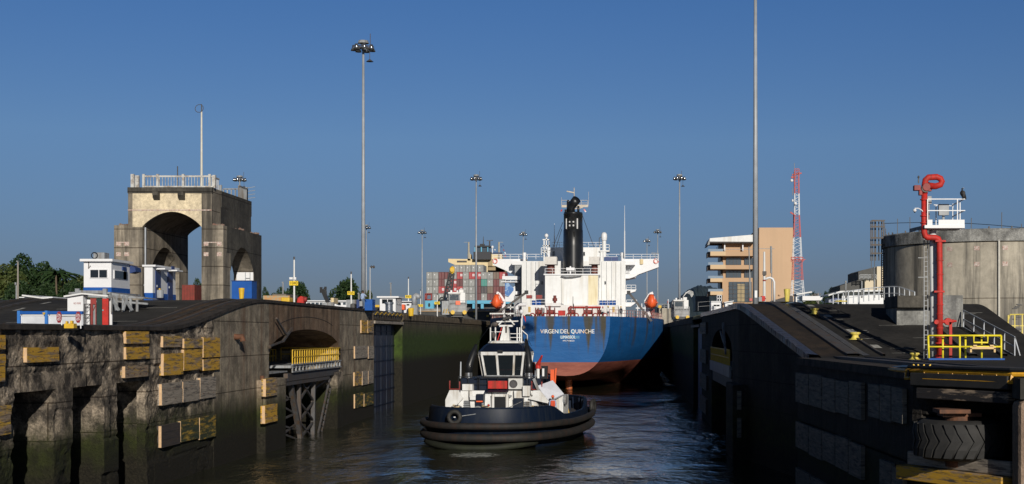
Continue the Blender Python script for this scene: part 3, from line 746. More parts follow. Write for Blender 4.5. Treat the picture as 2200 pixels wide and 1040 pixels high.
# the masonry frame: big arch runs front-back, small arches run side to side (sy0..sy1)
sy0, sy1 = YA + 1.9, 117.9; SZ = zz(583, 112); SC = zz(528, 112)
for a, b in ((xl, ax0), (ax1, xr_)):
    mb = MB(); mb.box(a, b, YA, sy0, zb, zl); mb.box(a, b, sy1, YB, zb, zl)
    p = [(sy0, zl), (sy0, SZ)] + arcpts(sy0, sy1, SZ, SC)[1:-1] + [(sy1, SZ), (sy1, zl)]
    mb.prism(p, 'x', a, b)
    mb.build('lower_pier', CONTOWER, tw)
mb = MB()
for a, b in ((xl2, ax0), (ax1, xr2)): mb.box(a, b, YA + .02, YB - .02, zl, zu)
p = [(ax0, zu), (ax0, AZ)] + arcpts(ax0, ax1, AZ, AC)[1:-1] + [(ax1, AZ), (ax1, zu)]
mb.prism(p, 'y', YA + .25, YB - .3)
mb.build('upper_body', CONTOWER, tw)
p = [(ax0 - .75, zu - .45), (ax0 - .75, AZ + .0)] + arcpts(ax0 - .02, ax1 + .02, AZ, AC) + [(ax1 + .0, zu - .45)]
MB().prism(p, 'y', YA - .03, YA + .25).build('cream_panel', CONCREAM, tw)
mb = MB().box(xl2 - .03, xr2 + .03, YA - .05, YA + .3, zu - .42, zu + .02); mb.box(xr2 - .4, xr2 + .06, YA + 2.4, YB + .02, zu - 1.3, zu - .02)
for px in (338, 392):
    x = xx(px, YA); mb.prism([(YA + .05, zu - .35), (YA - .55, zu - .35), (YA - .5, zu - .62), (YA - .12, zu - .95), (YA + .05, zu - .95)], 'x', x - .22, x + .22)
mb.build('cornice', CONDARK, tw)
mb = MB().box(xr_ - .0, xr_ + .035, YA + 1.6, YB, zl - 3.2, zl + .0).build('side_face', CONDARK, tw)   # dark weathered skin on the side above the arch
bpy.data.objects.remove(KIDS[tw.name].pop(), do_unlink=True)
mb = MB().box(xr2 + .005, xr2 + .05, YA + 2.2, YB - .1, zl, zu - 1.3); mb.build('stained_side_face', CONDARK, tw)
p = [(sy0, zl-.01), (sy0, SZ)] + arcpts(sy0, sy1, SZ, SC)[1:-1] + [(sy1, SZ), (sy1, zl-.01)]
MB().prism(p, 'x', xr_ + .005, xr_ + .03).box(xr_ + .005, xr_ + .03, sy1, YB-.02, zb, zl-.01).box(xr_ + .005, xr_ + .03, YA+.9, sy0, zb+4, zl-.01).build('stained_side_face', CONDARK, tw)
mb = MB()
for a, b in ((xl, ax0 - .9), (ax1, xr_)):
    mb.box(a + .3, b - .25, YA - .02, YA - .001, zl - 1.35, zl - 1.28)
    for z in (zl - 1.55, zl - 2.35):
        for x in (a + .35, b - .3): mb.box(x - .18, x + .18, YA - .025, YA - .002, z - .02, z + .28)
mb.box(xl2, xr2, YA - .05, YA - .035, zl + 1.12, zl + 1.2)
mb.build('repair_patch', M('patch_white', (.6,.55,.5), (.3,.12,.08), scale=9), tw)
mb = MB().tube([(ax0 + .12, YA + .3, AZ), (ax0 + .12, YA + .3, zz(610, YA)), (ax0 - .1, YA + .3, zz(615, YA))], .07, 6); mb.build('drain_pipe', GALV, tw)
mb = MB()
for i in range(14):
    for cx, cy in ((xl + .75, YA + .8), (xr_ - .8, YA + .8), (xr_ - .5, YA + 5.5), (xr_ - .4, YB - 1)):
        mb.ell((cx + random.uniform(-.45,.45), cy + random.uniform(-.5,.5), zl + .08), random.uniform(.07,.2), .2, random.uniform(.06,.16), 5, 3)
mb.build('rubble', M('brick_rubble', (.3,.27,.23), (.22,.10,.07), scale=4), tw)
# railing on top
mb = MB()
rx0, rx1 = xx(306, YA), xx(457, YA)
for px in (307, 337, 392, 449): mb.box(xx(px, YA) - .09, xx(px, YA) + .09, YA + .1, YA + .3, zu, zu + 1.05)
mb.box(xx(283.5,YA)-.14, xx(283.5,YA)+.1, YA+.1, YA+.35, zu, zu+1.05); mb.box(xx(294,YA)-.12, xx(294,YA)+.1, YA+.1, YA+.35, zu, zu+.95)
mb.box(rx0, rx1 - .3, YA + .18, YA + .28, zu + .82, zu + .95); mb.box(rx0, rx1, YA + .18, YA + .28, zu + .05, zu + .15)
mb.box(rx1 - .12, rx1 + .1, YA + .3, YA + .6, zu, zu + 1.0)
n = 24
for i in range(n): x = rx0 + (rx1-rx0)*(i+.5)/n; mb.beam((x, YA+.23, zu+.1), (x, YA+.23, zu+.9), .035)
for i in range(8): mb.beam((rx1 - .2, YA + .5 + i*.25, zu), (rx1 - .2, YA + .5 + i*.25, zu + .9), .035)
mb.beam((rx1 - .2, YA + .3, zu + .9), (rx1 - .2, YA + 2.4, zu + .9), .09)
for i in range(4): mb.beam((xx(286 + i*3, YA), YA + .2, zu), (xx(286 + i*3, YA), YA + .2, zu + .95), .05)
mb.build('top_railing', M('worn_white_railing', (.5,.5,.48), (.22,.17,.13), scale=3, lo=.45), tw)
mb = MB().rail([(xr2 - 2.2, YB - .4, zu), (xr2 - .2, YB - .4, zu), (xr2 - .2, YB - 3, zu)], 1.0, .05, .35, 0)
mb.box(xr2 - .5, xr2 - .2, YB - .5, YB - .2, zu, zu + 1.15); mb.box(xr2 - .4, xr2 - .2, YA + 3.3, YA + 3.5, zu - .1, zu + .55)
for i in range(4): mb.beam((xr2 - .2, YB - .3, zu + .2 + i*.3), (xr2 + .45, YB - .3, zu + .3 + i*.3), .04)
mb.build('rear_railing', GREY, tw)
mp_ = thing('radio_mast', 'thin pale mast with a ring antenna on top of the concrete tower', 'mast', (xx(433,112), 112, zu))
MB().cyl((xx(433,112), 112, zu), (xx(433,112), 112, zz(240,112)), .10, .065, 8).build('pole', M('pale_mast_paint', (.62,.6,.52), (.5,.47,.38)), mp_)
MB().tube([(xx(428,112) + .33*math.cos(t*.63), 112 + .33*math.sin(t*.63)*.3, zz(233,112) + .33*math.sin(t*.63)) for t in range(10)], .025, 5, closed=True).build('ring_antenna', DGREY, mp_)
MB().cyl((xx(433,112), 112, zz(240,112)), (xx(433,112), 112, zz(224,112)), .04).build('antenna_rod', DGREY, mp_)
MB().cyl((xx(381.5,111), 111, zu), (xx(381.5,111), 111, zz(357,111)), .05, .04, 6).solo('thin_rod', DGREY, 'short thin dark rod standing on the tower top left of the tall mast', 'mast', (xx(381.5,111), 111, zu))

# ---- high mast lights
def highmast():
    t = thing('high_mast_light', '', 'light mast', (0,0,0), 0, 'high mast floodlights', local=True)
    H = 28.2
    MB().cyl((0,0,0), (0,0,H), .24, .12, 10).build('pole', GALV, t, smooth=True)
    MB().lathe([(0,H+.9),(.5,H+.85),(.62,H+.55),(.2,H+.45),(.2,H-.2),(0,H-.2)], (0,0,0), 12).build('hub_cap', GREY, t)
    mb = MB(); mb.tube([(1.0*math.cos(a*.7854), 1.0*math.sin(a*.7854), H+.15) for a in range(8)], .05, 5, closed=True)
    for a in range(4): mb.beam((-1.0*math.cos(a*.785), -1.0*math.sin(a*.785), H+.15), (1.0*math.cos(a*.785), 1.0*math.sin(a*.785), H+.15), .07)
    mb.build('lamp_ring', DGREY, t)
    for a in range(7):
        an = a*2*math.pi/7 + .5; x, y = 1.0*math.cos(an), 1.0*math.sin(an)
        MB().lathe([(0,.55),(.17,.5),(.2,.28),(.36,-.08),(.3,-.06),(0,.1)], (x, y, H-.15), 10).build('lamp', CHROME, t, smooth=True)
    MB().cyl((.75,0,H+.2), (.75,0,H+1.6), .035).build('beacon_rod', DGREY, t)
    return t
CHROME = M('polished_lamp_shade', (.6,.62,.65), (.4,.42,.45), rough=.2, metal=.9)
hm = highmast(); hm.location = (-28.4, F*28.4/(CX-780.5), TL); hm['label'] = 'tall lamp mast on the left wall with a hanging disc, tallest fully visible one'
mb = MB().cyl((.75,-.3,28.2), (.75,-.3,27.0), .03).lathe([(0,.22),(.12,.15),(.4,-.06),(0,-.1)], (.75,-.3,26.8), 10); mb.build('hanging_disc', DGREY, hm)
for px, X, Y, zb_, lab, sc in [
    (1023, -28.9, None, TL, 'lamp mast rising in front of the stacked containers', 1.02),
    (1460, 10.6, None, TR, 'lamp mast standing behind the right towing engine', .99),
    (1623, 10.9, None, TR, 'nearest and tallest lamp mast beside the tan building, its top out of frame', 1.04),
    (907, -60, 420, 10, 'far lamp mast left of the container stack', 1.0),
    (1124, -24, 460, 10, 'far lamp mast just left of the black funnel', 1.08),
    (1413, 10, 455, 10.4, 'far lamp mast at the tip of the right bridge wing', 1.08),
    (1390, 10, 500, 10.4, 'far lamp mast just left of the right bridge wing tip', 1.08),
    (515, -50, 283, 10.8, 'lamp mast whose head shows beside the back of the concrete tower', 1.0),
    (787, -70, 400, 10, 'far lamp mast half hidden behind the tall near mast on the left', 1.0)]:
    if Y is None: Y = F*abs(X)/abs(px-CX)
    elif px in (907,515,787,1124,1413,1390): X = (px-CX)*Y/F
    dup(hm, (X, Y, zb_), lab, rotz=random.uniform(0,1), scale=(.9 if px==1023 else 1.05, 1.05, {1023:.96, 1460:1.055}.get(px, sc)))
# ---- control booth with platform
Yb0 = 92.0; bx0, bx1 = xx(180,Yb0), xx(238.5,Yb0); bz0, bz1 = zz(628, Yb0), zz(562, Yb0)
Yb1 = 95.4
bo = thing('control_booth', 'white control booth with two dark windows, blue awning and a roof air conditioner', 'booth', ((bx0+bx1)/2, 95, bz0))
MB().box(bx0, bx1 + .02, Yb0, Yb1, bz0 + .3, bz1).build('wall', WHITE_C, bo)
MB().box(bx0 - .02, bx1 + .04, Yb0 - .02, Yb1 + .02, bz0, bz0 + .32).build('base_band', BLUEP, bo)
MB().box(bx0 - .15, bx1 + .2, Yb0 - .3, Yb1 + .2, bz1, bz1 + .16).build('roof', WHITE_C, bo)
wf_ = MB().box(xx(193,Yb0), xx(232,Yb0), Yb0 - .05, Yb0 + .01, zz(598,Yb0), zz(578,Yb0)).build('window', WHITE_C, bo)
MB().box(xx(195,Yb0), xx(212,Yb0), Yb0 - .07, Yb0 - .052, zz(596.5,Yb0), zz(580,Yb0)).box(xx(214,Yb0), xx(230.5,Yb0), Yb0 - .07, Yb0 - .052, zz(596.5,Yb0), zz(580,Yb0)).build('pane', GLASS, wf_)
wf_ = MB().box(bx1 + .02, bx1 + .07, Yb0 + .4, Yb1 - 1.2, zz(598,Yb0), zz(579,Yb0)).build('window', WHITE_C, bo)
MB().box(bx1 + .072, bx1 + .09, Yb0 + .5, Yb0 + 2.6, zz(597,Yb0), zz(580.5,Yb0)).box(bx1 + .072, bx1 + .09, Yb0 + 2.8, Yb1 - 1.4, zz(597,Yb0), zz(580.5,Yb0)).build('pane', GLASS, wf_)
MB().box(bx1 + .02, bx1 + .10, Yb0 + 1.9, Yb0 + 2.6, zz(578,Yb0), zz(570,Yb0)).build('sign_plate', BLUE_D, bo)
MB().prism([(bx1 + .05, bz1 - .05), (bx1 + .42, bz1 - .25), (bx1 + .46, bz1 - .5), (bx1 + .05, bz1 - .62)], 'y', Yb1 - .1, Yb1 + 1.0).build('awning', BLUE_D, bo)
ac = MB().box(xx(194,Yb0), xx(218,Yb0), Yb0 + .5, Yb0 + 1.4, bz1 + .16, bz1 + .62).build('air_conditioner', GREY, bo, bevel=.03)
MB().tube([(xx(197,Yb0) + .2*math.cos(t*.7), Yb0 + .46, bz1 + .42 + .2*math.sin(t*.7)) for t in range(9)], .035, 5, closed=True).build('fan_ring', BLACK, ac)
MB().tube([(xx(191,Yb0), Yb0 - .02, bz1), (xx(191,Yb0), Yb0 - .05, zz(577,Yb0)), (xx(195,Yb0), Yb0-.05, zz(571,Yb0))], .03, 5).build('hose', DGREY, bo)
pf = thing('steel_platform', 'grey steel platform on trestle legs carrying the white control booth above the ramp', 'platform', ((bx0+bx1)/2, 94, bz0 - .5))
pz = bz0 - .02
mb = MB().box(bx0 - .5, bx1 + .4, Yb0 - 1.2, Yb1 + 1, pz - .12, pz); mb.prism([(bx0 - .3, pz - .12), (xx(322,Yb0), zz(640,Yb0)), (xx(322,Yb0), zz(642.5,Yb0)), (bx0 - .3, pz - .32)], 'y', Yb0 - 1.2, Yb0 - 1.05)
mb.prism([(bx1 + .2, pz-.01), (xx(322,Yb0), zz(641,Yb0)), (xx(322,Yb0), zz(643,Yb0)), (bx1 + .2, pz - .2)], 'y', Yb0 - 1.0, Yb0 + 1.5)
mb.build('platform_deck', GREY, pf)
mb = MB().box(bx0 + .0, bx1 + .1, Yb0 - 1.3, Yb0 - 1.15, pz - .1, pz + .1).box(bx0 - .05, bx0 + .2, Yb0 - 1.35, Yb0 - 1.1, pz - .6, pz + .22).box(bx1 - .05, bx1 + .2, Yb0 - 1.35, Yb0 - 1.1, pz - .6, pz + .22)
mb.build('end_frame', GREY, pf)
mb = MB()
YY = Yb0 - 1.1
for px in (237, 251, 265, 281, 295):
    zt = pz - .15 - (px - 237)*.006; mb.beam((xx(px,YY), YY, zt), (xx(px,YY), YY, up(YY) - .05), .14)
for a, b in ((237, 262), (244, 256), (266, 290), (275, 270)): mb.beam((xx(a,YY), YY - .1, pz - .25), (xx(b,YY), YY - .5, up(YY) + .05), .13)
mb.beam((xx(236,YY), YY, pz - .55), (xx(318,YY), YY, pz - .75), .12)
mb.build('trestle_frame', GREY, pf)
# ---- tool shed
Ys = 80.0; sx0, sx1, sx2 = xx(145,Ys), xx(178.5,Ys), xx(233,Ys)
sh = thing('tool_shed', 'small white shed with red and dark green doors under a lean-to roof', 'shed', ((sx0+sx2)/2, 81, up(Ys)))
zt0 = zz(637, Ys); gz = up(Ys) - .1
MB().prism([(sx0, gz), (sx1, gz), (sx1, zz(633,Ys)), (sx0, zz(638.5,Ys))], 'y', Ys, Ys + .68).build('wall', WHITE_C, sh)
MB().box(sx1 + .02, sx2 - .02, Ys + .6, Ys + .7, gz, zz(641,Ys)).build('back_wall', WHITE_C, sh)
MB().prism([(sx0 - .12, zz(639,Ys)), (sx1 + .02, zz(632.5,Ys)), (sx2 + .05, zz(638,Ys)), (sx2 + .05, zz(634.5,Ys)), (sx1, zz(629.5,Ys)), (sx0 - .12, zz(635.5,Ys))], 'y', Ys - .25, Ys + .9).build('roof', WHITE, sh)
MB().box(xx(180,Ys), xx(193,Ys), Ys + .5, Ys + .55, zz(652,Ys), zz(643,Ys)).build('upper_panel', WHITE_C, sh)
mb = MB()
for px in (181.5, 193.5): mb.box(xx(px,Ys)-.03, xx(px,Ys)+.03, Ys, Ys+.05, gz, zz(653,Ys))
for py in (653.5, 676): mb.box(xx(181,Ys), xx(194,Ys), Ys, Ys+.05, zz(py,Ys)-.025, zz(py,Ys)+.025)
mb.beam((xx(183,Ys),Ys+.02,zz(664,Ys)),(xx(192,Ys),Ys+.02,zz(655,Ys)),.035); mb.beam((xx(183,Ys),Ys+.02,zz(688,Ys)),(xx(192,Ys),Ys+.02,zz(678,Ys)),.035)
mb.build('wire_gate', DGREY, sh)
mb = MB().box(xx(194,Ys), xx(199,Ys), Ys+.0, Ys+.05, gz, zz(641,Ys)).box(xx(205,Ys), xx(206.5,Ys), Ys, Ys+.05, gz, zz(641,Ys)).box(xx(199,Ys), xx(205,Ys), Ys, Ys+.04, zz(654,Ys), zz(641,Ys))
mb.beam((xx(199,Ys),Ys+.02,zz(668,Ys)),(xx(205,Ys),Ys+.02,zz(656,Ys)),.03); mb.build('door', REDD, sh, )
MB().box(xx(199,Ys), xx(205,Ys), Ys+.1, Ys+.14, gz, zz(654,Ys)).build('locker_panel', GREY, sh)
d2 = MB().box(xx(208,Ys), xx(219.5,Ys), Ys - .02, Ys + .05, gz, zz(641,Ys)).build('door', GREENP, sh); d2['label'] = 'dark green door leaf'
d3 = MB().box(xx(220,Ys), xx(233,Ys), Ys - .02, Ys + .05, gz, zz(641.5,Ys)).build('door', RED, sh); d3['label'] = 'bright red door leaf'
MB().box(xx(220.5,Ys), xx(223,Ys), Ys - .06, Ys - .02, zz(668,Ys), zz(665,Ys)).build('handle', GALV, d3)
MB().box(xx(233.5,Ys), xx(236.5,Ys), Ys+.3, Ys+.4, zz(671,Ys), zz(640,Ys)).build('side_post', GREY, sh)
text('red_lettering', 'NO FUME', .15, REDD, sh, (xx(166,Ys), Ys - .012, zz(652,Ys)), depth=.004, width=.40)
# ---- barrier panels and STOP paddles
Yp = 69.0
for i, (a, b, lab) in enumerate([(38, 97, 'blue-framed white barrier panel furthest left, with a small yellow hook'), (97, 178, 'blue-framed white barrier panel right behind the red stop paddles')]):
    t = thing('barrier_fence', lab, 'barrier', (xx(a,Yp), Yp, LOWL), group='blue and white barrier panels')
    zt = zz(668.5, Yp); x0, x1 = xx(a,Yp), xx(b,Yp) - .02
    MB().box(x0 + .05, x1, Yp + .05, Yp + .12, LOWL, zt - .1).build('panel', M('panel_white', (.6,.62,.66), (.5,.52,.56), rough=.5), t)
    MB().box(x0, x1, Yp - .04, Yp + .2, zt - .16, zt).build('top_rail', BLUEP, t, bevel=.03)
    MB().box(x0, x0 + .14, Yp - .07, Yp + .22, LOWL, zt + .02).build('post', M('blue_post_paint', (.03,.18,.55)), t)
    MB().box(x0 + .18, x0 + .22, Yp + .0, Yp + .06, LOWL, zt - .17).box(x0 + .14, x1 - .02, Yp + .0, Yp + .06, zt - .22, zt - .17).build('trim', WHITE_C, t)
MB().box(xx(94,Yp), xx(99,Yp), Yp - .14, Yp - .06, zz(674,Yp), zz(671.5,Yp)).box(xx(96,Yp), xx(97.5,Yp), Yp - .14, Yp - .06, zz(677,Yp), zz(674,Yp)).solo('hook', YEL, 'small yellow hook hanging on the blue barrier post', 'hook', (xx(96,Yp), Yp - .1, zz(674,Yp)))
STOPR = M('stop_sign_red', (.26,.02,.03), rough=.4)
for px, lab in ((127, 'left of the two dark red stop paddles at the wall edge'), (168, 'right of the two dark red stop paddles, next to the shed')):
    Y = 66.0; cx, cz = xx(px,Y), zz(681.5,Y)
    t = thing('stop_paddle', lab, 'stop sign', (cx, Y, LOWL), group='stop paddles at the wall edge')
    hw, hh = .115, .26
    oc = [(cx + hw*a, cz + hh*b) for a, b in ((-1,-.45),(-.45,-1),(.45,-1),(1,-.45),(1,.45),(.45,1),(-.45,1),(-1,.45))]
    MB().prism(oc, 'y', Y - .02, Y + .02).build('plate', STOPR, t)
    for s, dx in (('ALTO', -.045), ('STOP', .05)):
        text('lettering', s, .125, WHITE_C, t, (cx + dx, Y - .024, cz), rot=(R(90), R(-90), 0), depth=.003)
    MB().cyl((cx + .1, Y + .05, LOWL - .1), (cx + .1, Y + .05, cz), .03).build('post', WHITE_C, t)
MB().box(xx(131,66), xx(166,66), 66.05, 66.1, zz(681,66), zz(679,66)).solo('barrier_bar', GREY, 'grey bar linking the two stop paddles', 'bar', (xx(148,66), 66, zz(680,66)))
mb = MB().box(xx(139,64.5), xx(160,64.5), 64.4, 64.8, LOWL - .1, zz(695,64.5)).box(xx(142,64.5), xx(146,64.5), 64.4, 64.6, zz(695,64.5), zz(690,64.5)).box(xx(152,64.5), xx(157,64.5), 64.4, 64.6, zz(695,64.5), zz(689,64.5))
mb.solo('gate_switch', YEL, 'yellow metal fitting on the wall edge between the stop paddles', 'fitting', (xx(149,64.5), 64.5, LOWL), bevel=.02)
# ---- white washroom block behind
Yw = 101.0; a0, a1 = xx(310,Yw), xx(328,Yw); wz0, wz1 = TL-.02, zz(573,Yw)
wk = thing('equipment_hut', 'white hut with blue base and two blue doors under the tower arch', 'hut', (a0, 104, wz0))
Ye = 106.1
MB().box(a0, a1, Yw, Ye, wz0 + .5, wz1).build('wall', WHITE_C, wk)
MB().box(a0 - .03, a1 + .03, Yw - .03, Ye + .03, wz0, wz0 + .52).build('base_band', BLUEP, wk)
MB().box(a0 - .1, a1 + .25, Yw - .15, Ye + .15, wz1, wz1 + .13).build('roof', WHITE_C, wk)
for y in (Yw + .5, Ye - 1.9):
    d = MB().box(a1 + .01, a1 + .06, y, y + 1.1, wz0, wz1 - .25).build('door', BLUE_D, wk)
    MB().box(a1 + .06, a1 + .12, y + .15, y + .22, wz0 + .95, wz0 + 1.1).build('handle', GALV, d)
    MB().box(a1 + .01, a1 + .75, y - .1, y + 1.3, wz1 - .18, wz1 - .08).build('canopy', WHITE_C, wk)
MB().box(a1 + .01, a1 + .05, Yw + 3.3, Yw + 3.7, wz0 + .9, wz0 + 1.9).build('extinguisher_case', REDD, wk)
MB().box(a1 + .01, a1 + .06, Yw + 3.2, Yw + 3.8, wz1 - .05, wz1 + .02).box(a1 + .26, a1 + .32, Yw + 3.3, Yw + 3.9, wz1 - .15, wz1 + .2).build('sign_plate', BLUE_D, wk)
mb = MB().lathe([(0,0),(.26,0),(.28,.55),(0,.6)], (xx(343,102), 102, zz(640,102)), 14); mb.solo('steel_drum', GALV, 'pale metal drum in front of the white and blue hut', 'drum', (xx(343,102), 102, zz(640,102)), smooth=False)
x, z = xx(343,102), zz(632,102)
t = thing('bin_bags', 'red, white and yellow bundle sitting on the pale metal drum', 'bundle', (x, 102, z))
MB().ell((x-.05, 102, z+.12), .1, .1, .12, 8, 6).build('red_bag', RED, t); MB().ell((x+.06, 102, z+.2), .09, .1, .1, 8, 6).build('white_bag', WHITE_C, t); MB().ell((x, 102, z+.34), .08, .08, .09, 8, 6).build('yellow_bag', YEL, t)
# red container, blue box, pale ladder panel
Y = 116.0; mb = MB().box(xx(391,Y), xx(418,Y), Y, Y + 2.4, TL, zz(612,Y))
t = thing('skip_container', 'rust red steel container seen through the big tower arch', 'container', (xx(404,Y), Y, TL)); mb.build('body', M('rust_red_paint', (.20,.035,.02), (.11,.03,.02), rough=.7, scale=3), t)
mb = MB()
for i in range(8): mb.box(xx(392 + i*3.3,Y), xx(393.2 + i*3.3,Y), Y - .06, Y, TL, zz(613,Y))
mb.build('rib', REDD, t)
Y = 105.5; t = thing('storage_box', 'bright blue steel storage box in the small right arch of the tower', 'box', (xx(521,Y), Y, TL))
MB().box(xx(498,Y), xx(541,Y), Y, Y + 1.4, TL - .1, zz(604,Y)).build('body', BLUEP, t); MB().box(xx(497,Y), xx(542,Y), Y - .05, Y + 1.45, zz(604,Y), zz(602.5,Y)).build('lid', BLUE_D, t)
Y = 117.7; x0 = XL
t = thing('ladder_board', 'white board with a ladder inside the small right tower arch', 'board', (xx(525,Y), Y, TL))
MB().box(xx(508,Y), xx(544,Y), Y - .0, Y + .04, TL, zz(585,Y)).build('board', WHITE_C, t)
mb = MB(); xa, xb = xx(528,Y), xx(538,Y)
for x in (xa, xb): mb.beam((x, Y-.1, TL), (x, Y-.1, zz(585,Y)), .05)
for i in range(9): mb.beam((xa, Y-.1, TL + .25*i + .2), (xb, Y-.1, TL + .25*i + .2), .04)
mb.build('ladder', GALV, t)
def bollard_tall(px, Y, pyb, pyt, w, lab, mat=PALEY, flare=1.15):
    x = xx(px, Y); z0, z1 = zz(pyb, Y), zz(pyt, Y); r = w/2*Y/F
    MB().lathe([(0,0),(r*.75,0),(r*.8,(z1-z0)*.1),(r*flare,(z1-z0)*.92),(r*flare,z1-z0),(0,z1-z0+.03)], (x,Y,z0), 18).solo('bollard', mat, lab, 'bollard', (x,Y,z0), smooth=False)
bollard_tall(519, 100.5, 646, 619, 11, 'yellow flared post on the left ramp crest in front of the blue box', YEL)
bollard_tall(1691, 97.5, 648, 621, 12, 'yellow flared post on the right ramp crest beside the lamp mast', PALEY)
bollard_tall(883, 168, 679, 662, 13, 'squat yellow post beside the big grey vent pipe', YEL, 1.0)
# ---- numbered distance signs
def numsign(px, pyc, w, h, s, X, ptop, lab, cams=False):
    Y = F*abs(X)/(CX-px); x = xx(px, Y)
    t = thing('distance_sign', lab, 'sign', (x, Y, TL if Y < 300 else 10), group='numbered yellow distance signs')
    MB().cyl((x, Y, TL - .2), (x, Y, zz(ptop, Y)), .085, .06, 8).build('post', WHITE, t)
    MB().cyl((x, Y, zz(ptop,Y)), (x, Y, zz(ptop,Y)+.25), .07).build('post_cap', DGREY, t)
    pw, ph = w*Y/F, h*Y/F; z = zz(pyc, Y)
    p = MB().box(x-pw/2, x+pw/2, Y-.16, Y-.12, z-ph/2, z+ph/2).build('number_plate', SIGNY, t)
    tx = text('number', s, ph*.95, BLACK, t, (x, Y-.175, z), depth=.008, width=pw*.8)
    if cams: MB().box(x-.35, x-.08, Y-.2, Y, z+ph/2+.12, z+ph/2+.3).box(x+.02, x+.2, Y-.2, Y, z+ph/2+.1, z+ph/2+.3).build('camera_box', WHITE_C, t)
SIGNY = M('sign_yellow', (.85,.60,.015), (.78,.55,.015), rough=.4)
numsign(632, 608.5, 18.5, 9.6, '1040', -27.6, 558, 'largest yellow distance sign reading 1040, under white camera boxes', True)
numsign(754.5, 629.8, 15, 7.4, '935', -27.6, 589, 'yellow distance sign reading 935 left of the man in blue')
numsign(877.5, 637.5, 13, 6.4, '880', -28.3, 599, 'yellow distance sign reading 880 above the white hut by the grey vent pipe')
numsign(939.5, 651, 11.8, 5.8, '780', -26.9, 634, 'yellow distance sign reading 780 in front of the left towing engine')
numsign(903.5, 656.5, 11, 5.4, '725', -37.0, 625, 'yellow distance sign reading 725 at the far edge of the centre wall')
# ---- things on the deck between the signs
def boxy(name, px0, px1, py0, py1, Y, d, mat, lab, cat, bevel=0.02):
    x0, x1 = xx(px0,Y), xx(px1,Y)
    return MB().box(x0, x1, Y, Y+d, zz(py1,Y), zz(py0,Y)).solo(name, mat, lab, cat, ((x0+x1)/2, Y, zz(py1,Y)), bevel=bevel)
Y = 122.0; t = thing('cable_reel', 'bright red rounded machine cover on the left wall crest beside the 1040 sign', 'machine cover', (xx(645,Y), Y, TL))
x0, x1 = xx(634.5,Y), xx(652,Y); z0, z1 = TL-.3, zz(635.5,Y)
MB().prism([(x0-.0, z0), (x1, z0), (x1, z1-.1), (x0+.45, z1), (x0+.15, z1-.2)], 'y', Y, Y+1.1).build('cover', RED, t, bevel=.08)
MB().cyl((x1, Y+.5, z1-.3), (x1+.18, Y+.5, z1-.3), .22, None, 12).build('drum', REDD, t)
t = thing('folded_crane', 'dark articulated loader crane arm standing folded beyond the left wall', 'crane', (xx(704,150), 150, TL))
c0 = at(706, 668, 150); c1 = at(705, 650, 150); c2 = at(693, 622, 150)
MB().beam(c0, c1, 1.2, .6).build('crane_base', GREY, t); MB().beam(c1, c2, .4).beam(at(701,645,150), at(698,618,150), .25).build('boom', BLACK, t)
MB().box(c2.x-.28, c2.x-.02, 149.9, 150.1, c2.z-.35, c2.z+.25).box(c2.x+.2, c2.x+.42, 149.9, 150.1, c2.z+.0, c2.z+.3).build('boom_head', BLACK, t)
def lowbuild(name, px0, px1, py_eave, py_b, Y, d, lab, wins, wallm=WHITE_C, roofm=None, rh=2.0):
    x0, x1 = xx(px0,Y), xx(px1,Y); z0, z1 = zz(py_b,Y), zz(py_eave,Y)
    t = thing(name, lab, 'building', ((x0+x1)/2, Y, z0))
    MB().box(x0, x1, Y, Y+d, z0, z1).build('wall', wallm, t)
    MB().box(x0-.4, x1+.4, Y-.5, Y+d+.5, z1, z1 + rh*Y/F).build('roof', roofm or WHITE_C, t)
    for (a, b, c, e) in wins: MB().box(xx(a,Y), xx(b,Y), Y-.04, Y+.01, zz(e,Y), zz(c,Y)).build('window', GLASS_B, t)
    return t
lowbuild('low_building', 652, 762, 647.5, 668, 330, 12, 'long low white building behind the left wall between the red cover and the crane', [(660+i*9, 667+i*9, 650, 657) for i in range(5)])
lowbuild('low_building', 722, 758, 648, 668, 290, 8, 'white building with three windows behind the 935 sign', [(723, 731, 650, 655), (726.5, 732.5, 650.5, 656), (737, 743, 650, 655)])
boxy('grey_shed', 744, 764, 644, 668, 200, 4, GREY, 'blue-grey equipment cabin just left of the blue boxes', 'cabin')
boxy('water_tank', 710, 717, 640, 652, 200, 3, CREAM, 'small cream tank above the low white buildings', 'tank')
boxy('dark_car_body', 752, 762, 652, 664, 140, 1.5, DGREY, 'dark red and black machine at the wall edge below the 935 sign', 'machine', .15)
boxy('blue_cabinet', 766, 775, 643.5, 668, 140, 1.4, BLUE_D, 'dark blue cabinet left of the man in the pale shirt', 'cabinet')
boxy('blue_cabinet', 783, 800, 643, 667, 140, 1.6, BLUEP, 'wide blue steel cabinet right of the man in the pale shirt', 'cabinet')
boxy('grey_meter_box', 772, 778.5, 647, 658, 138, .4, GREY, 'small grey meter box in front of the dark blue cabinet', 'meter box')
t = thing('street_lamp', 'slim lamp post with two small heads on a short arm, right of the tall mast', 'lamp post', at(795, 668, 150))
MB().cyl(at(795,668,150), at(795,575,150), .09, .07).build('pole', GALV, t)
MB().beam(at(794,575,150), at(804,575,150), .09).build('arm', GREY, t)
for px in (798, 803): p = at(px, 573.5, 150); MB().ell(p, .13, .13, .16, 8, 5).build('lamp', DGREY, t)
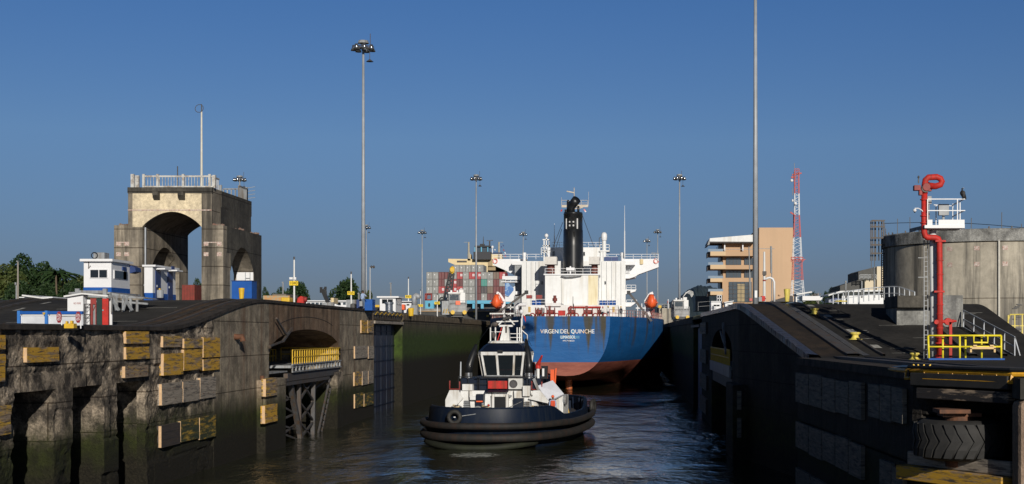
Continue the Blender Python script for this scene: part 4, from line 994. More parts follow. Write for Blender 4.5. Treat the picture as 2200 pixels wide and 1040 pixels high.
for px, Y, pt, pb, lab in [(839.5, 240, 608, 645, 'thin short lamp post behind the white booth with windows'), (771, 230, 630, 660, 'tiny thin lamp post left of the tall mast'), (608, 320, 606, 640, 'thin lamp post over the left tree clump'), (38.5, 180, 561, 668, 'wooden lamp pole with a camera on the far left before the trees'), (631, 0, 0, 0, '')]:
    if Y: 
        t = thing('thin_lamp_post', lab, 'lamp post', at(px, pb, Y)); MB().cyl(at(px,pb,Y), at(px,pt,Y), .12*Y/180, .09*Y/180, 6).build('pole', M('post_wood', (.3,.27,.23)) if px < 50 else GREY, t)
        MB().box(xx(px-2.2,Y), xx(px+1.6,Y), Y-.2, Y+.2, zz(pt+1.5,Y), zz(pt-.5,Y)).build('lamp', GREY, t)
        if px < 50: MB().cyl(at(35,650,Y), at(35,612,Y), .08).box(xx(33.5,Y), xx(36.5,Y), Y-.3, Y, zz(612,Y), zz(607,Y)).build('camera', GREY, t)
# booth 812-858
Y = 165.0; x0, x1, x2 = xx(816,Y), xx(850,Y), xx(857,Y)
t = thing('control_booth', 'small white booth with dark windows and flat roof beside the shiny steel vent', 'booth', (x0, Y, TL))
MB().box(x0, x1, Y, Y+4.5, TL, zz(640,Y)).build('wall', WHITE_C, t); MB().box(x0-.3, x1+.4, Y-.3, Y+4.8, zz(640,Y), zz(636.5,Y)).build('roof', WHITE_C, t)
MB().box(xx(821,Y), xx(832,Y), Y-.05, Y, zz(652,Y), zz(643,Y)).box(xx(833.5,Y), xx(844,Y), Y-.05, Y, zz(652,Y), zz(643,Y)).build('window', GLASS, t)
MB().box(x1, x1+.05, Y+.8, Y+3.8, zz(654,Y), zz(642,Y)).build('window', GLASS_B, t)
p = at(836, 676, 160); MB().lathe([(0,0),(.62,0),(.62,.35),(.42,.45),(.42,1.15),(.5,1.2),(.5,1.4),(0,1.42)], p, 20).solo('steel_vent', CHROME, 'shiny round steel vent standing at the wall edge before the white booth', 'vent', p, smooth=False)
Y = 180.0; t = thing('small_hut', 'white hut with an orange machine in its doorway behind the vent pipe', 'hut', (xx(866,Y), Y, TL))
MB().box(xx(857,Y), xx(881,Y), Y+1, Y+4, TL-.2, zz(648,Y)).build('wall', WHITE_C, t)
MB().box(xx(856,Y), xx(883,Y), Y+.5, Y+4.2, zz(648,Y), zz(646.5,Y)).build('roof', WHITE_C, t)
MB().box(xx(871,Y), xx(877,Y), Y+.95, Y+1, zz(656,Y), zz(653,Y)).build('window', GLASS, t)
boxy('orange_machine', 857.5, 869, 654, 666, 178, 1.2, ORANGE, 'orange machine standing in front of the white hut', 'machine', .08)
boxy('yellow_cart', 805, 815, 655, 660, 175, 1, YEL, 'low yellow cart behind the white booth', 'cart')
boxy('black_cart', 804, 815, 660, 668, 172, 1, BLACK, 'black trolley left of the white booth', 'trolley')
Y = 176.0; t = thing('vent_pipe', 'big grey curved ventilation pipe on a square base', 'pipe', at(892, 678, Y))
MB().box(xx(883.5,Y), xx(898,Y), Y-.5, Y+.6, zz(678,Y), zz(656,Y)).build('base', GREY, t)
MB().tube([at(891,656,Y), at(890,642,Y), at(891,637,Y), at(894,635,Y), at(898,637,Y), at(899,642,Y)], [.34,.34,.36,.36,.36,.34], 14).build('duct', GALV, t, smooth=True)
# ================================================================== people
def person(label, loc, hgt, face, shirt, trousers, helmet=None, vest=None, pose='stand', skin=None):
    """loc: feet; one continuous skinned body, clothing and helmet as children"""
    t = thing('person', label, 'person', loc, face, local=True)
    k = hgt / 1.75
    J = [(0,0,.95),(0,0,1.12),(0,0,1.38),(0,0,1.5),(0,-.01,1.60),(0,-.015,1.70),
         (.18,0,1.40),(.23,.02,1.14),(.25,-.06,.90),(.255,-.09,.82),(-.18,0,1.40),(-.23,.02,1.14),(-.25,-.06,.90),(-.255,-.09,.82),
         (.10,0,.90),(.12,-.03,.50),(.12,.02,.08),(.13,-.14,.03),(-.10,0,.90),(-.12,.01,.50),(-.13,.06,.08),(-.14,-.10,.03)]
    if pose == 'reach': J[7] = (.27,-.16,1.22); J[8] = (.2,-.38,1.18); J[9] = (.18,-.46,1.2)
    E = [(0,1),(1,2),(2,3),(3,4),(4,5),(2,6),(6,7),(7,8),(8,9),(2,10),(10,11),(11,12),(12,13),(0,14),(14,15),(15,16),(16,17),(0,18),(18,19),(19,20),(20,21)]
    rad = [.15,.13,.16,.055,.10,.09,.07,.05,.038,.035,.07,.05,.038,.035,.10,.068,.045,.04,.10,.068,.045,.04]
    me = bpy.data.meshes.new('body'); me.from_pydata([(x*k,y*k,z*k) for x,y,z in J], E, []); o = bpy.data.objects.new('tmp', me); COL.objects.link(o)
    sk = o.modifiers.new('skin','SKIN'); ss = o.modifiers.new('s','SUBSURF'); ss.levels = 1
    for i, v in enumerate(me.skin_vertices[0].data): v.radius = (rad[i]*k, rad[i]*k*(.8 if i < 3 else 1)); v.use_root = (i == 0)
    m2 = bpy.data.meshes.new_from_object(o.evaluated_get(bpy.context.evaluated_depsgraph_get()))
    bpy.data.objects.remove(o)
    b = bpy.data.objects.new('body', m2); COL.objects.link(b); b.parent = t; OFF[b.name] = Vector((0,0,0)); KIDS.setdefault(t.name, []).append(b)
    m2.materials.clear()
    for mm in (shirt, trousers, SKIN, BLACK): m2.materials.append(mm)
    for p in m2.polygons:
        p.use_smooth = True; c = p.center / k
        p.material_index = 1 if c.z < .98 and abs(c.x) < .2 else 0
        if c.z < .07: p.material_index = 3
        elif c.z > 1.49 or (abs(c.x) > .2 and c.z < .95) or (pose == 'reach' and c.y < -.3): p.material_index = 2
    MB().ell((0, -.115*k, 1.63*k), .016*k, .022*k, .02*k, 6, 4).build('nose', SKIN, t)
    if helmet:
        MB().lathe([(.0,.15),(.07,.135),(.115,.06),(.125,0),(.155,-.01),(.155,-.02),(0,-.02)], (0, -.01*k, 1.68*k), 14).build('helmet', helmet, t, smooth=True)
    else:
        MB().lathe([(.0,.12),(.07,.105),(.105,.04),(.108,-.03),(0,-.02)], (0, .01*k, 1.68*k), 14).build('hair', BLACK, t, smooth=True)
    if vest:
        mb = MB(); rows = []
        for z, rx, ry in ((1.0,.175,.14),(1.15,.165,.135),(1.32,.185,.15),(1.43,.15,.11)):
            rows.append([(rx*k*math.cos(a*.5236), ry*k*math.sin(a*.5236), z*k) for a in range(12)])
        mb.loft(rows, closed=True); v = mb.build('vest', vest, t, smooth=True)
        MB().box(-.16*k,-.05*k,-.165*k,-.13*k,1.05*k,1.38*k).box(.05*k,.16*k,-.165*k,-.13*k,1.05*k,1.38*k).build('pocket', vest, v)
    return t

# ================================================================== tanker
SX = -9.25                                   # ship centre line
YT = 212.0                                   # transom plane
def hx(px, Y): return xx(px, Y)
sp = thing('tanker_ship', 'large tanker seen from astern, blue and red hull with white superstructure and black funnel', 'ship', (SX, YT + 60, 0))
tr_hw = [(11.0,6.6),(9.5,6.5),(8.25,6.4),(6.6,6.15),(5.2,5.65),(4.0,4.95),(3.0,3.9),(2.4,2.5),(2.12,.9),(2.1,.0)]
def sect(y):          # list of (halfwidth, z) from deck down to keel; the transom is the y = 0 section
    t = min(1, y / 62.0); W = 6.6 + 9.5 * (1 - (1 - t) ** 2.3)
    zk = 2.1 - 1.2*min(1, y/10) - 9*sstep(20, 62, y); p = 2.4 + .9*t
    out = []
    for i in range(15):
        u = math.sin(i/14*math.pi/2) if i < 14 else 1
        out.append((W * max(0, 1 - u**p) ** (1/p), 11.0 - (11.0 - zk)*u))
    return out
ysn = [0, 1.5, 4, 8, 13, 19, 26, 34, 44, 58, 90, 150, 185]
rowsR = [[(SX + w, YT + y, z) for w, z in sect(y)] for y in ysn]
rowsL = [[(SX - w, YT + y, z) for w, z in sect(y)] for y in ysn]
def splitrows(rows, zc):      # clip loft between blue topsides and red boot by height (paint line)
    return rows
hull_mat, nt_, bs_ = newmat('ship_hull_paint')
L_ = nt_.links.new
tc = nt_.nodes.new('ShaderNodeTexCoord'); se = nt_.nodes.new('ShaderNodeSeparateXYZ'); L_(tc.outputs['Object'], se.inputs[0])
gt = nt_.nodes.new('ShaderNodeMath'); gt.operation = 'GREATER_THAN'; gt.inputs[1].default_value = 4.15; L_(se.outputs[2], gt.inputs[0])
nv = mapped(nt_, (1,1,.05)); ns = noisen(nt_, nv, .62, 5, .65)
st = ramp(nt_, [(.54, (0,0,0)), (.66, (.85,)*3)]); L_(ns.outputs[0], st.inputs[0])
fz = nt_.nodes.new('ShaderNodeMapRange'); fz.inputs[1].default_value = 4.5; fz.inputs[2].default_value = 9.0; L_(se.outputs[2], fz.inputs[0])
nw_ = noisen(nt_, mapped(nt_, (1,1,.35)), 2.2, 5, .6)
def mth(op, a, b=None, c=None):
    n = nt_.nodes.new('ShaderNodeMath'); n.operation = op
    for i_, v in enumerate((a, b, c)):
        if v is None: continue
        if isinstance(v, (int, float)): n.inputs[i_].default_value = v
        else: L_(v, n.inputs[i_])
    return n.outputs[0]
ons = mth('LESS_THAN', se.outputs[1], -59.5)          # the flat stern plate carries the five scupper runs
acc_ = None
for px, wd, zl_ in ((1183, 14, 4.6), (1150, 8, 5.2), (1222, 8, 4.8), (1264, 18, 5.0), (1296.5, 9, 4.4)):
    xo = xx(px, YT) - SX; hw = wd/2*YT/F
    d_ = mth('ABSOLUTE', mth('ADD', se.outputs[0], -xo)); zt_s = mth('MULTIPLY_ADD', se.outputs[2], 1/(11-zl_), -zl_/(11-zl_))
    wz = mth('MULTIPLY', mth('MAXIMUM', mth('MINIMUM', zt_s, 1.0), 0.0), hw*1.5)
    f_ = mth('DIVIDE', mth('SUBTRACT', mth('ADD', wz, mth('MULTIPLY_ADD', nw_.outputs[0], .5, -.25)), d_), .30)
    f_ = mth('MAXIMUM', mth('MINIMUM', f_, .92), 0.0); acc_ = f_ if acc_ is None else mth('MAXIMUM', acc_, f_)
acc_ = mth('MULTIPLY', acc_, mth('MULTIPLY', ons, mth('MAXIMUM', mth('MINIMUM', mth('MULTIPLY_ADD', se.outputs[2], .6, -2.6), 1.0), 0.0)))
mu = nt_.nodes.new('ShaderNodeMath'); mu.operation = 'MULTIPLY_ADD'; L_(st.outputs[0], mu.inputs[0]); L_(fz.outputs[0], mu.inputs[1]); mu.inputs[1].default_value = .5; L_(acc_, mu.inputs[2]); mu.use_clamp = True
nb = noisen(nt_, mapped(nt_, (.4,.4,1.5)), .8, 6)
rbl = ramp(nt_, [(.35, (.007,.08,.255)), (.65, (.012,.10,.30))]); L_(nb.outputs[0], rbl.inputs[0])
rrd = ramp(nt_, [(.35, (.30,.10,.07)), (.65, (.20,.06,.045))]); L_(nb.outputs[0], rrd.inputs[0])
blu = mixc(nt_, mu.outputs[0], rbl.outputs[0], (.05,.045,.03))
L_(mixc(nt_, gt.outputs[0], rrd.outputs[0], blu), bs_.inputs['Base Color']); bs_.inputs['Roughness'].default_value = .5; bs_.inputs['Specular IOR Level'].default_value = .2; bumpn(nt_, bs_, nb.outputs[0], .5, .12)
mb = MB(); mb.loft(rowsR); mb.loft(rowsL)
tv = [(SX + w, YT, z) for w, z in sect(0)] + [(SX - w, YT, z) for w, z in reversed(sect(0)[:-1])]
mb.add(tv, [tuple(range(len(tv)))])
hull = mb.build('hull', hull_mat, sp, fix=True, smooth=False)
for p in hull.data.polygons: p.use_smooth = len(p.vertices) < 6
for e in hull.data.edges:
    a, b = (hull.data.vertices[i].co.y + YT + 60 for i in e.vertices)
    if abs(a - YT) < .01 and abs(b - YT) < .01: e.use_edge_sharp = True
mb = MB(); mb.loft([[(SX - r[0][0], YT + y, 10.72), (SX + r[0][0], YT + y, 10.72)] for y, r in [(y, sect(y)) for y in ysn]]); mb.build('main_deck', MAROON, sp)
# broad rusty scupper runs on the transom (stains with edges of their own)
runm = M('scupper_rust_run', (.065,.058,.035), (.035,.06,.09), rough=.7, scale=.6, lo=.4, hi=.75)
for px, w, zb_ in ():
    x = xx(px, YT); hw = w/2*YT/F
    MB().add([(x-hw, YT-.012, 10.95),(x+hw, YT-.012, 10.95),(x+hw*.75, YT-.012, 8.2),(x+hw*.15, YT-.012, zb_),(x-hw*.25, YT-.012, zb_+.4),(x-hw*.8, YT-.012, 8.0)], [(0,1,2,3,4,5)]).build('stain', runm, sp)
mb = MB(); x0, x1 = xx(1203,YT), xx(1245,YT); mb.box(x0, x1, YT-.02, YT-.014, zz(727.5,YT), zz(721.5,YT)); mb.box(xx(1227,YT), xx(1233,YT), YT-.02, YT-.014, zz(716.5,YT), zz(707.5,YT)); mb.box(xx(1200,YT)-.2, xx(1200,YT)+.4, YT-.02, YT-.014, zz(716.5,YT), zz(707.5,YT))
mb.build('repaint_patch', M('repaint_blue', (.05,.22,.40), (.04,.17,.33)), sp)
LETT = M('hull_lettering_paint', (.85,.84,.80), (.8,.55,.3), rough=.5, scale=.55, lo=.52, hi=.6)
text('ship_name', 'VIRGEN DEL QUINCHE', .86, LETT, sp, (xx(1219,YT), YT-.03, zz(712.5,YT)), depth=.006, width=8.05)
text('port_name', 'LIMASSOL', .66, LETT, sp, (xx(1220.5,YT), YT-.03, zz(724.5,YT)), depth=.006, width=2.2)
text('hull_number', 'IMO 9180231', .30, LETT, sp, (xx(1222,YT), YT-.03, zz(732.3,YT)), depth=.006, width=1.7)
MB().tube([(SX+.15, YT+7, 2.6), (SX+.15, YT+7, -2.5)], [.55,.55], 14).build('rudder_stock', M('orange_rudder_paint', (.5,.14,.04), (.25,.06,.03), scale=3), sp)
MB().box(SX-.3, SX+.5, YT+4, YT+9, -3, -.25).build('rudder', REDD, sp)
# superstructure
def sb_(name, px0, px1, py0, py1, Y, d, mat=WHITE, parent=None, bevel=0.0):
    return MB().box(xx(px0,Y), xx(px1,Y), Y, Y+d, zz(py1,Y), zz(py0,Y)).build(name, mat, parent or sp, bevel=bevel)
Y1 = 262.0
acc = sb_('accommodation_block', 1121, 1344, 561, 684, Y1, 14)
mb = MB()
for px in (1131,1141,1151,1158,1292,1303,1314,1323,1334): mb.box(xx(px,Y1)-.035, xx(px,Y1)+.035, Y1-.05, Y1, zz(655,Y1), zz(563,Y1))
mb.build('plate_seam', GREY, acc)
Y2 = 254.5
cas = sb_('engine_casing', 1171, 1285.5, 589.5, 690, Y2, 7.45, WHITE)
MB().box(xx(1171,Y2)-.25, xx(1285.5,Y2)+.25, Y2-.25, Y2+7.4, zz(591,Y2), zz(588.5,Y2)).build('casing_edge', WHITE_C, cas)
MB().box(xx(1264,Y2), xx(1284.5,Y2), Y2-.03, Y2, zz(661,Y2), zz(592,Y2)).build('yellowed_plate', M('yellowed_white', (.72,.66,.48), (.66,.58,.38), rough=.6, scale=.7, streak=(.5,.36,.15)), cas)
MB().box(xx(1206.5,Y2)-.03, xx(1206.5,Y2)+.03, Y2-.03, Y2, zz(661,Y2), zz(592,Y2)).build('plate_seam', GREY, cas)
MB().prism([(xx(1206,Y2), zz(592.5,Y2)), (xx(1250,Y2), zz(592.5,Y2)), (xx(1232,Y2), zz(595.5,Y2)), (xx(1216,Y2), zz(596,Y2))], 'y', Y2-.9, Y2).build('platform_bracket', GREY, cas)
Y3 = 238.0
poop = sb_('poop_house', 1131, 1328, 655.5, 692, Y3, 23, WHITE)
sb_('poop_house', 1172, 1205, 651, 658, Y3-.5, 10, WHITE, poop)
for px in (1137.5, 1318):
    MB().box(xx(px-2.6,Y3), xx(px+2.6,Y3), Y3-.04, Y3, zz(671,Y3), zz(659,Y3)).build('warning_board', M('ochre_board', (.55,.36,.08), (.4,.3,.15)), poop)
MB().tube([at(1222,667,Y3-.3), at(1222,661,Y3-.3), at(1223.5,660,Y3-.3), at(1291,660,Y3-.3)], .13, 8).build('fire_main', RED, poop)
MB().tube([at(1110,669,Y3), at(1110,658,Y3), at(1113,654.5,Y3), at(1130,654.5,Y3)], [.3]*4, 8).build('vent_duct', WHITE_C, poop)
# bridge deck and wings
Y4 = 272.0
MB().box(xx(1184,Y4), xx(1289,Y4), Y4, Y4+9, zz(561,Y4), zz(531.5,Y4)).build('wheelhouse', WHITE, sp)
def yz(pl): return [(xx(a,Y4), zz(b,Y4)) for a, b in pl]
MB().prism(yz([(1059,557),(1066,556.5),(1125,556.5),(1125,610),(1113,596),(1097,587),(1085,580.5),(1059,569)]), 'y', Y4, Y4+3.5).build('bridge_wing', WHITE_C, sp)
MB().prism(yz([(1340,556.5),(1414.5,556),(1415,574),(1373,589),(1366,593),(1366,597),(1344,601.5)]), 'y', Y4, Y4+3.5).build('bridge_wing', WHITE_C, sp)
sb_('bridge_deck_edge', 1100, 1365, 561, 569, Y4-3, 3, WHITE_C)
for a, b in ((1059, 1170), (1288, 1415)):
    MB().rail([at(a,557,Y4), at(b,557,Y4)], .95, .035, 1.6, 1).build('railing', WHITE_C, sp)
for a, b, c, Y_ in ((1171,1285,589,Y2),(1186,1296,532,Y4),(1131,1172,656,Y3),(1284,1327,656,Y3)): MB().rail([at(a,c,Y_), at(b,c,Y_)], 1.0, .032, 1.4, 1).build('railing', WHITE_C, sp)
for px in (1063.5, 1409.5):
    p = at(px, 561, Y4-.15); MB().tube([(p.x+.42*math.cos(a*.5236), p.y, p.z+.42*math.sin(a*.5236)) for a in range(12)], .12, 6, closed=True).build('lifebuoy', M('lifebuoy_red_white', (.7,.1,.06), (.75,.7,.68), scale=2.2, lo=.48, hi=.52) if px < 1100 else bpy.data.materials['lifebuoy_red_white'], sp)
for a, b, c, e, Y in ((1163,1166.5,604,611.5,Y1),(1298.5,1302,604,611.5,Y1),(1188,1192,540,549.5,Y4),(1253,1257,541,550,Y4)):
    w_ = MB().box(xx(a,Y), xx(b,Y), Y-.06, Y, zz(e,Y), zz(c,Y)).build('window', GREY, sp); MB().box(xx(a+.6,Y), xx(b-.6,Y), Y-.08, Y-.061, zz(e-1,Y), zz(c+1,Y)).build('pane', GLASS, w_)
mb = MB()
def ladder(mb, pxa, pxb, py0, py1, Y, n):
    mb.beam(at(pxa,py0,Y), at(pxa,py1,Y), .06); mb.beam(at(pxb,py0,Y), at(pxb,py1,Y), .06)
    for i in range(n): z = py0 + (py1-py0)*(i+.5)/n; mb.beam(at(pxa,z,Y), at(pxb,z,Y), .06)
ladder(mb, 1344.5, 1353, 568, 593, Y4-1, 7); ladder(mb, 1115, 1121, 570, 592, Y4-1, 5)
mb.build('ladder', GREY, sp)
# lower side platforms
for pl in ([(1085,596),(1122,596),(1122,603),(1085,603)], [(1344,592),(1367,592),(1367,596),(1352,601),(1344,601)], [(1344,624),(1367,624),(1365,628),(1344,634)], [(1083,607),(1120,607),(1120,609),(1083,609)], [(1343,651),(1367,651),(1355,660),(1343,660)], [(1092,628),(1120,628),(1120,634),(1102,636)]):
    MB().prism(yz(pl), 'y', Y4-6, Y4-1).build('side_platform', WHITE_C, sp)
for a, b, c in ((1346,1366,624),(1346,1368,656),(1086,1120,607)): MB().rail([at(a,c,Y4-6), at(b,c,Y4-6)], 1.0, .04, 1, 1).build('side_railing', WHITE_C, sp)
mb = MB()
for px in (1370, 1379, 1386): mb.beam(at(px,690,Y4-12), at(px,652,Y4-12), .14)
mb.beam(at(1366,662,Y4-12), at(1390,662,Y4-12), .2)
mb.build('pipe_frame', WHITE_C, sp)
MB().prism([(xx(1085,Y4-7), zz(608,Y4-7)), (xx(1093,Y4-7), zz(608,Y4-7)), (xx(1103.5,Y4-7), zz(619,Y4-7)), (xx(1103.5,Y4-7), zz(624,Y4-7)), (xx(1093,Y4-7), zz(637,Y4-7)), (xx(1085,Y4-7), zz(635,Y4-7))], 'y', Y4-7.2, Y4-7).build('striped_tarpaulin', M('blue_striped_panel', (.05,.16,.42), (.25,.4,.6), scale=1.6, lo=.5, hi=.54), sp)
MB().prism([(xx(1085,Y4-6.9), zz(637,Y4)), (xx(1106,Y4-6.9), zz(617,Y4)), (xx(1107,Y4-6.9), zz(632,Y4)), (xx(1103,Y4-6.9), zz(650,Y4)), (xx(1085,Y4-6.9), zz(650,Y4))], 'y', Y4-6.9, Y4-5.5).build('davit_housing', WHITE_C, sp)
sb_('stair_house', 1106, 1121, 570, 660, Y4-4, 3, GREY)
# funnel
Yf = 258.0; fx = xx(1230, Yf)
prof = [(589.5, 22.7), (560, 22.3), (528, 21.8), (492, 21.2), (491.5, 20.6), (459, 20.4), (458.5, 21), (454, 20.2)]
mb = MB(); rows = []
for py, hw in prof:
    r = hw*Yf/F; rows.append([(fx + r*math.cos(a*2*math.pi/28), Yf + 3 + r*1.45*math.sin(a*2*math.pi/28), zz(py,Yf)) for a in range(28)])
mb.loft(rows, closed=True); n0 = (len(rows)-1)*28; mb.f.append(tuple(n0+k for k in range(28)))
fun = mb.build('funnel', BLACK, sp, smooth=True)
def onf(px0, px1, py0, py1, mat, name, dy=0.0):
    xm = (xx(px0,Yf)+xx(px1,Yf))/2 - fx; r = 20.8*Yf/F; ysurf = Yf + 3 - r*1.45*math.sqrt(max(0, 1-(xm/r)**2))
    MB().box(fx+xm-(px1-px0)/2*Yf/F, fx+xm+(px1-px0)/2*Yf/F, ysurf-.06-dy, ysurf+.3, zz(py1,Yf), zz(py0,Yf)).build(name, mat, fun, bevel=.04)
WG = M('vent_light_grey', (.55,.55,.55)); VD = M('vent_hole_black', (.003,.003,.003), rough=.9)
for a, b in ((1215,1217.5),(1238.5,1241.5)): onf(a, b, 468.5, 491, WG, 'vent_slot')
for a, b in ((1221.5,1226),(1229.5,1234.5)): onf(a, b, 466, 492, VD, 'vent_slot')
for a, b in ((1222,1225.2),(1230,1233.5)):
    for c, e in ((474.5,478),(482,486)): onf(a, b, c, e, WG, 'vent_lamp', .06)
for a, b in ((1220.5,1225),(1229.5,1234.5)): onf(a, b, 497, 509, VD, 'vent_slot')
MB().tube([at(1226.5,456,Yf+3), at(1227,445,Yf+3), at(1233,436,Yf+2.5), at(1239,428.5,Yf+2)], [.75,.75,.8,.82], 16).build('exhaust_pipe', BLACK, fun, smooth=True)
MB().cyl(at(1220.5,456,Yf+3), at(1220.5,434,Yf+3), .28, .26, 10).ell(at(1220.5,433.5,Yf+3), .28, .28, .35, 10, 6).build('exhaust_pipe', BLACK, fun, smooth=True)
MB().cyl(at(1242.5,456,Yf+3), at(1242.5,442.5,Yf+3), .24, .2, 10).build('exhaust_pipe', BLACK, fun, smooth=True)
MB().cyl(at(1215.5,456,Yf+3), at(1215.5,450,Yf+3), .22).build('exhaust_pipe', BLACK, fun)
# radar mast behind the funnel
Ym = 276.0
mb = MB().cyl(at(1233.5,531,Ym), at(1233.5,403,Ym), .18, .07); mb.beam(at(1206.5,443,Ym), at(1263.5,442.5,Ym), .25, .5); mb.beam(at(1218,447,Ym), at(1233,444,Ym), .2); mb.beam(at(1252,446,Ym), at(1233,449,Ym), .2)
mb.rail([at(1206.5,442,Ym), at(1263,442,Ym)], 1.05, .035, 1.4, 1); mb.beam(at(1217.5,411,Ym), at(1233,414,Ym), .25, .2); mb.beam(at(1264.5,442,Ym), at(1264.5,412,Ym), .04)
mb.beam(at(1206.5,431,Ym), at(1206.5,424,Ym), .05)
mb.build('radar_mast', M('mast_cream', (.55,.52,.45), (.4,.3,.2), scale=2), sp)
mb = MB()
for a, b in (((1209,478),(1188,531)), ((1251,462),(1276,531)), ((1207,492),(1195,531))): mb.cyl(at(*a,Yf+3), at(*b,Y4), .05, None, 4)
mb.build('stay_wire', DGREY, sp)
fl = MB(); p = at(1205,452,Ym); fl.loft([[at(1203.5,454,Ym), at(1207,449,Ym)], [at(1207,454.5,Ym), at(1208.5,451,Ym)]]); fl.build('signal_flag', RED, sp)
MB().loft([[at(1253.5,450,Ym), at(1256,449,Ym)], [at(1257,456,Ym), at(1260,455,Ym)]]).build('signal_flag', M('red_white_flag', (.75,.7,.7), (.6,.05,.08), scale=3, lo=.49, hi=.51), sp)
MB().tube([at(1298,553,Y4), at(1298,517,Y4)], [.45,.38], 10).build('dome_pedestal', WHITE, sp)
p = at(1298,509.5,Y4); MB().lathe([(0,.95),(.35,.85),(.55,.5),(.58,0),(.5,-.55),(.42,-.72),(0,-.72)], p, 16).build('satellite_dome', WHITE_C, sp, smooth=True)
MB().tube([at(1287.5,531,Y4), at(1287.5,511,Y4), at(1292,509.5,Y4)], .07, 5).build('bent_pipe', DGREY, sp)
p = at(1174,506.5,Y4); MB().ell(p, .38, .38, .42, 12, 8).build('satellite_dome', WHITE_C, sp, smooth=True)
mb = MB()
for px in (1169, 1174, 1180):
    mb.beam(at(px,561,Y4), at(px,511+abs(px-1174)*1.2,Y4), .22)
for py in (515, 528, 540): mb.beam(at(1166,py,Y4), at(1182,py,Y4), .22)
mb.rail([at(1163,548,Y4-1), at(1182,548,Y4-1)], 1.4, .06, .5, 2)
mb.build('signal_mast', WHITE, sp)
sb_('mast_house', 1177, 1184.5, 533, 561, Y4-1, 3, WHITE_C)
mb = MB().rail([at(1289,538,Y4), at(1309,538,Y4)], 1.1, .05, .8, 1); mb.box(xx(1288,Y4), xx(1309.5,Y4), Y4-.5, Y4+3, zz(541,Y4), zz(538,Y4)); mb.box(xx(1290,Y4), xx(1297,Y4), Y4-.3, Y4+3, zz(561,Y4), zz(541,Y4)); mb.build('signal_platform', WHITE, sp)
for a in (1299, 1314): sb_('blue_tarpaulin', a, a+13.5, 552, 560.5, Y4-1, 2, BLUE_D)
for px, w in ((1126.5,4.2),(1337.5,4.6)):
    p = at(px,561,Y4-2); r=w*Y4/F; MB().lathe([(0,0),(r*.8,0),(r*.8,.9),(r,.95),(r,1.6),(0,1.65)], p, 12).build('ventilator', WHITE_C, sp)
for px, Y, t0, t1 in ((1342,Y4-3,441.5,552),(1191,Y4,480,531),(978,1,0,0)):
    if Y > 1: MB().cyl(at(px,t1,Y), at(px,(t0+t1)/2,Y), .13, .10, 6).cyl(at(px,(t0+t1)/2,Y), at(px,t0,Y), .07, .03, 6).build('whip_antenna', WHITE_C, sp)
MB().cyl(at(1378,568,Y4), at(1378,557,Y4), .35).build('ventilator', CREAM, sp)
mb = MB().beam(at(1408,556,Y4), at(1408,545,Y4), .1).beam(at(1399.5,543.5,Y4), at(1416,544.5,Y4), .12).beam(at(1400,544,Y4), at(1407,551,Y4), .08); mb.build('wing_light_frame', GREY, sp)
for a, b, c, e in ((1169.5,1196,551.5,568),(1265,1288,551.5,567.5)): sb_('fan_housing', a, b, c, e, Y2-.3, 4, M('off_white_housing', (.62,.6,.57), (.52,.5,.47), rough=.6), cas)
for a, b in ((1174,1191),(1270,1284)):
    x = (xx(a,Y2)+xx(b,Y2))/2; r = (b-a)/2*Y2/F
    MB().lathe([(r,0),(r,zz(568,Y2)-zz(589,Y2))], (x, Y2+1.5, zz(589,Y2)), 16).build('vent_trunk', M('brown_red_paint', (.17,.045,.03), (.1,.03,.022), scale=2), cas)
p = at(1225.5,578,Y2-.2); MB().beam(at(1225.5,588,Y2), at(1225.5,572,Y2), .25).box(p.x-.75, p.x+.75, p.y-.2, p.y+.2, p.z-.25, p.z+.25).build('stern_light', WHITE_C, cas)
MB().cyl(at(1231,683,Y3-8), at(1231,637,Y3-8), .06, .05, 6).build('flagstaff', DGREY, sp)
MB().loft([[at(1231.3,650,Y3-8), at(1231.3,663,Y3-8)], [at(1233.2,655,Y3-8.2), at(1232.6,668,Y3-7.9)]]).build('ensign', DGREY, sp)
mb = MB().lathe([(0,0),(.22,0),(.22,.8),(.4,.9),(.4,1.3),(.25,1.4),(.25,1.8),(0,1.8)], at(1192,658,Y3-.2), 12); mb.build('mushroom_vent', MAROON, poop)
for a, b, c, e in ((1131,1142,634,641),(1152,1164,634,642)): sb_('deck_box', a, b, c, e, Y3+2, 2, REDD, poop)
# blue drums on the poop rail
k = 0
for base, n in ((1287, 5), (1142, 3)):
    for i in range(n):
        px = base + 4 + i*(7.2 if base > 1200 else 6.6); p = at(px, 656, Y3+1)
        mb = MB().lathe([(0,0),(.25,0),(.27,.1),(.27,.28),(.25,.32),(.27,.36),(.27,.75),(.22,.82),(0,.82)], p, 10)
        side = 'right' if base > 1200 else 'left'
        od = ['first', 'second', 'third', 'fourth', 'fifth'][i]
        mb.solo('blue_drum', BLUEP, f'blue plastic drum, {od} from left in the {side} row by the white stern house', 'drum', p, 'blue drums by the stern house rail')
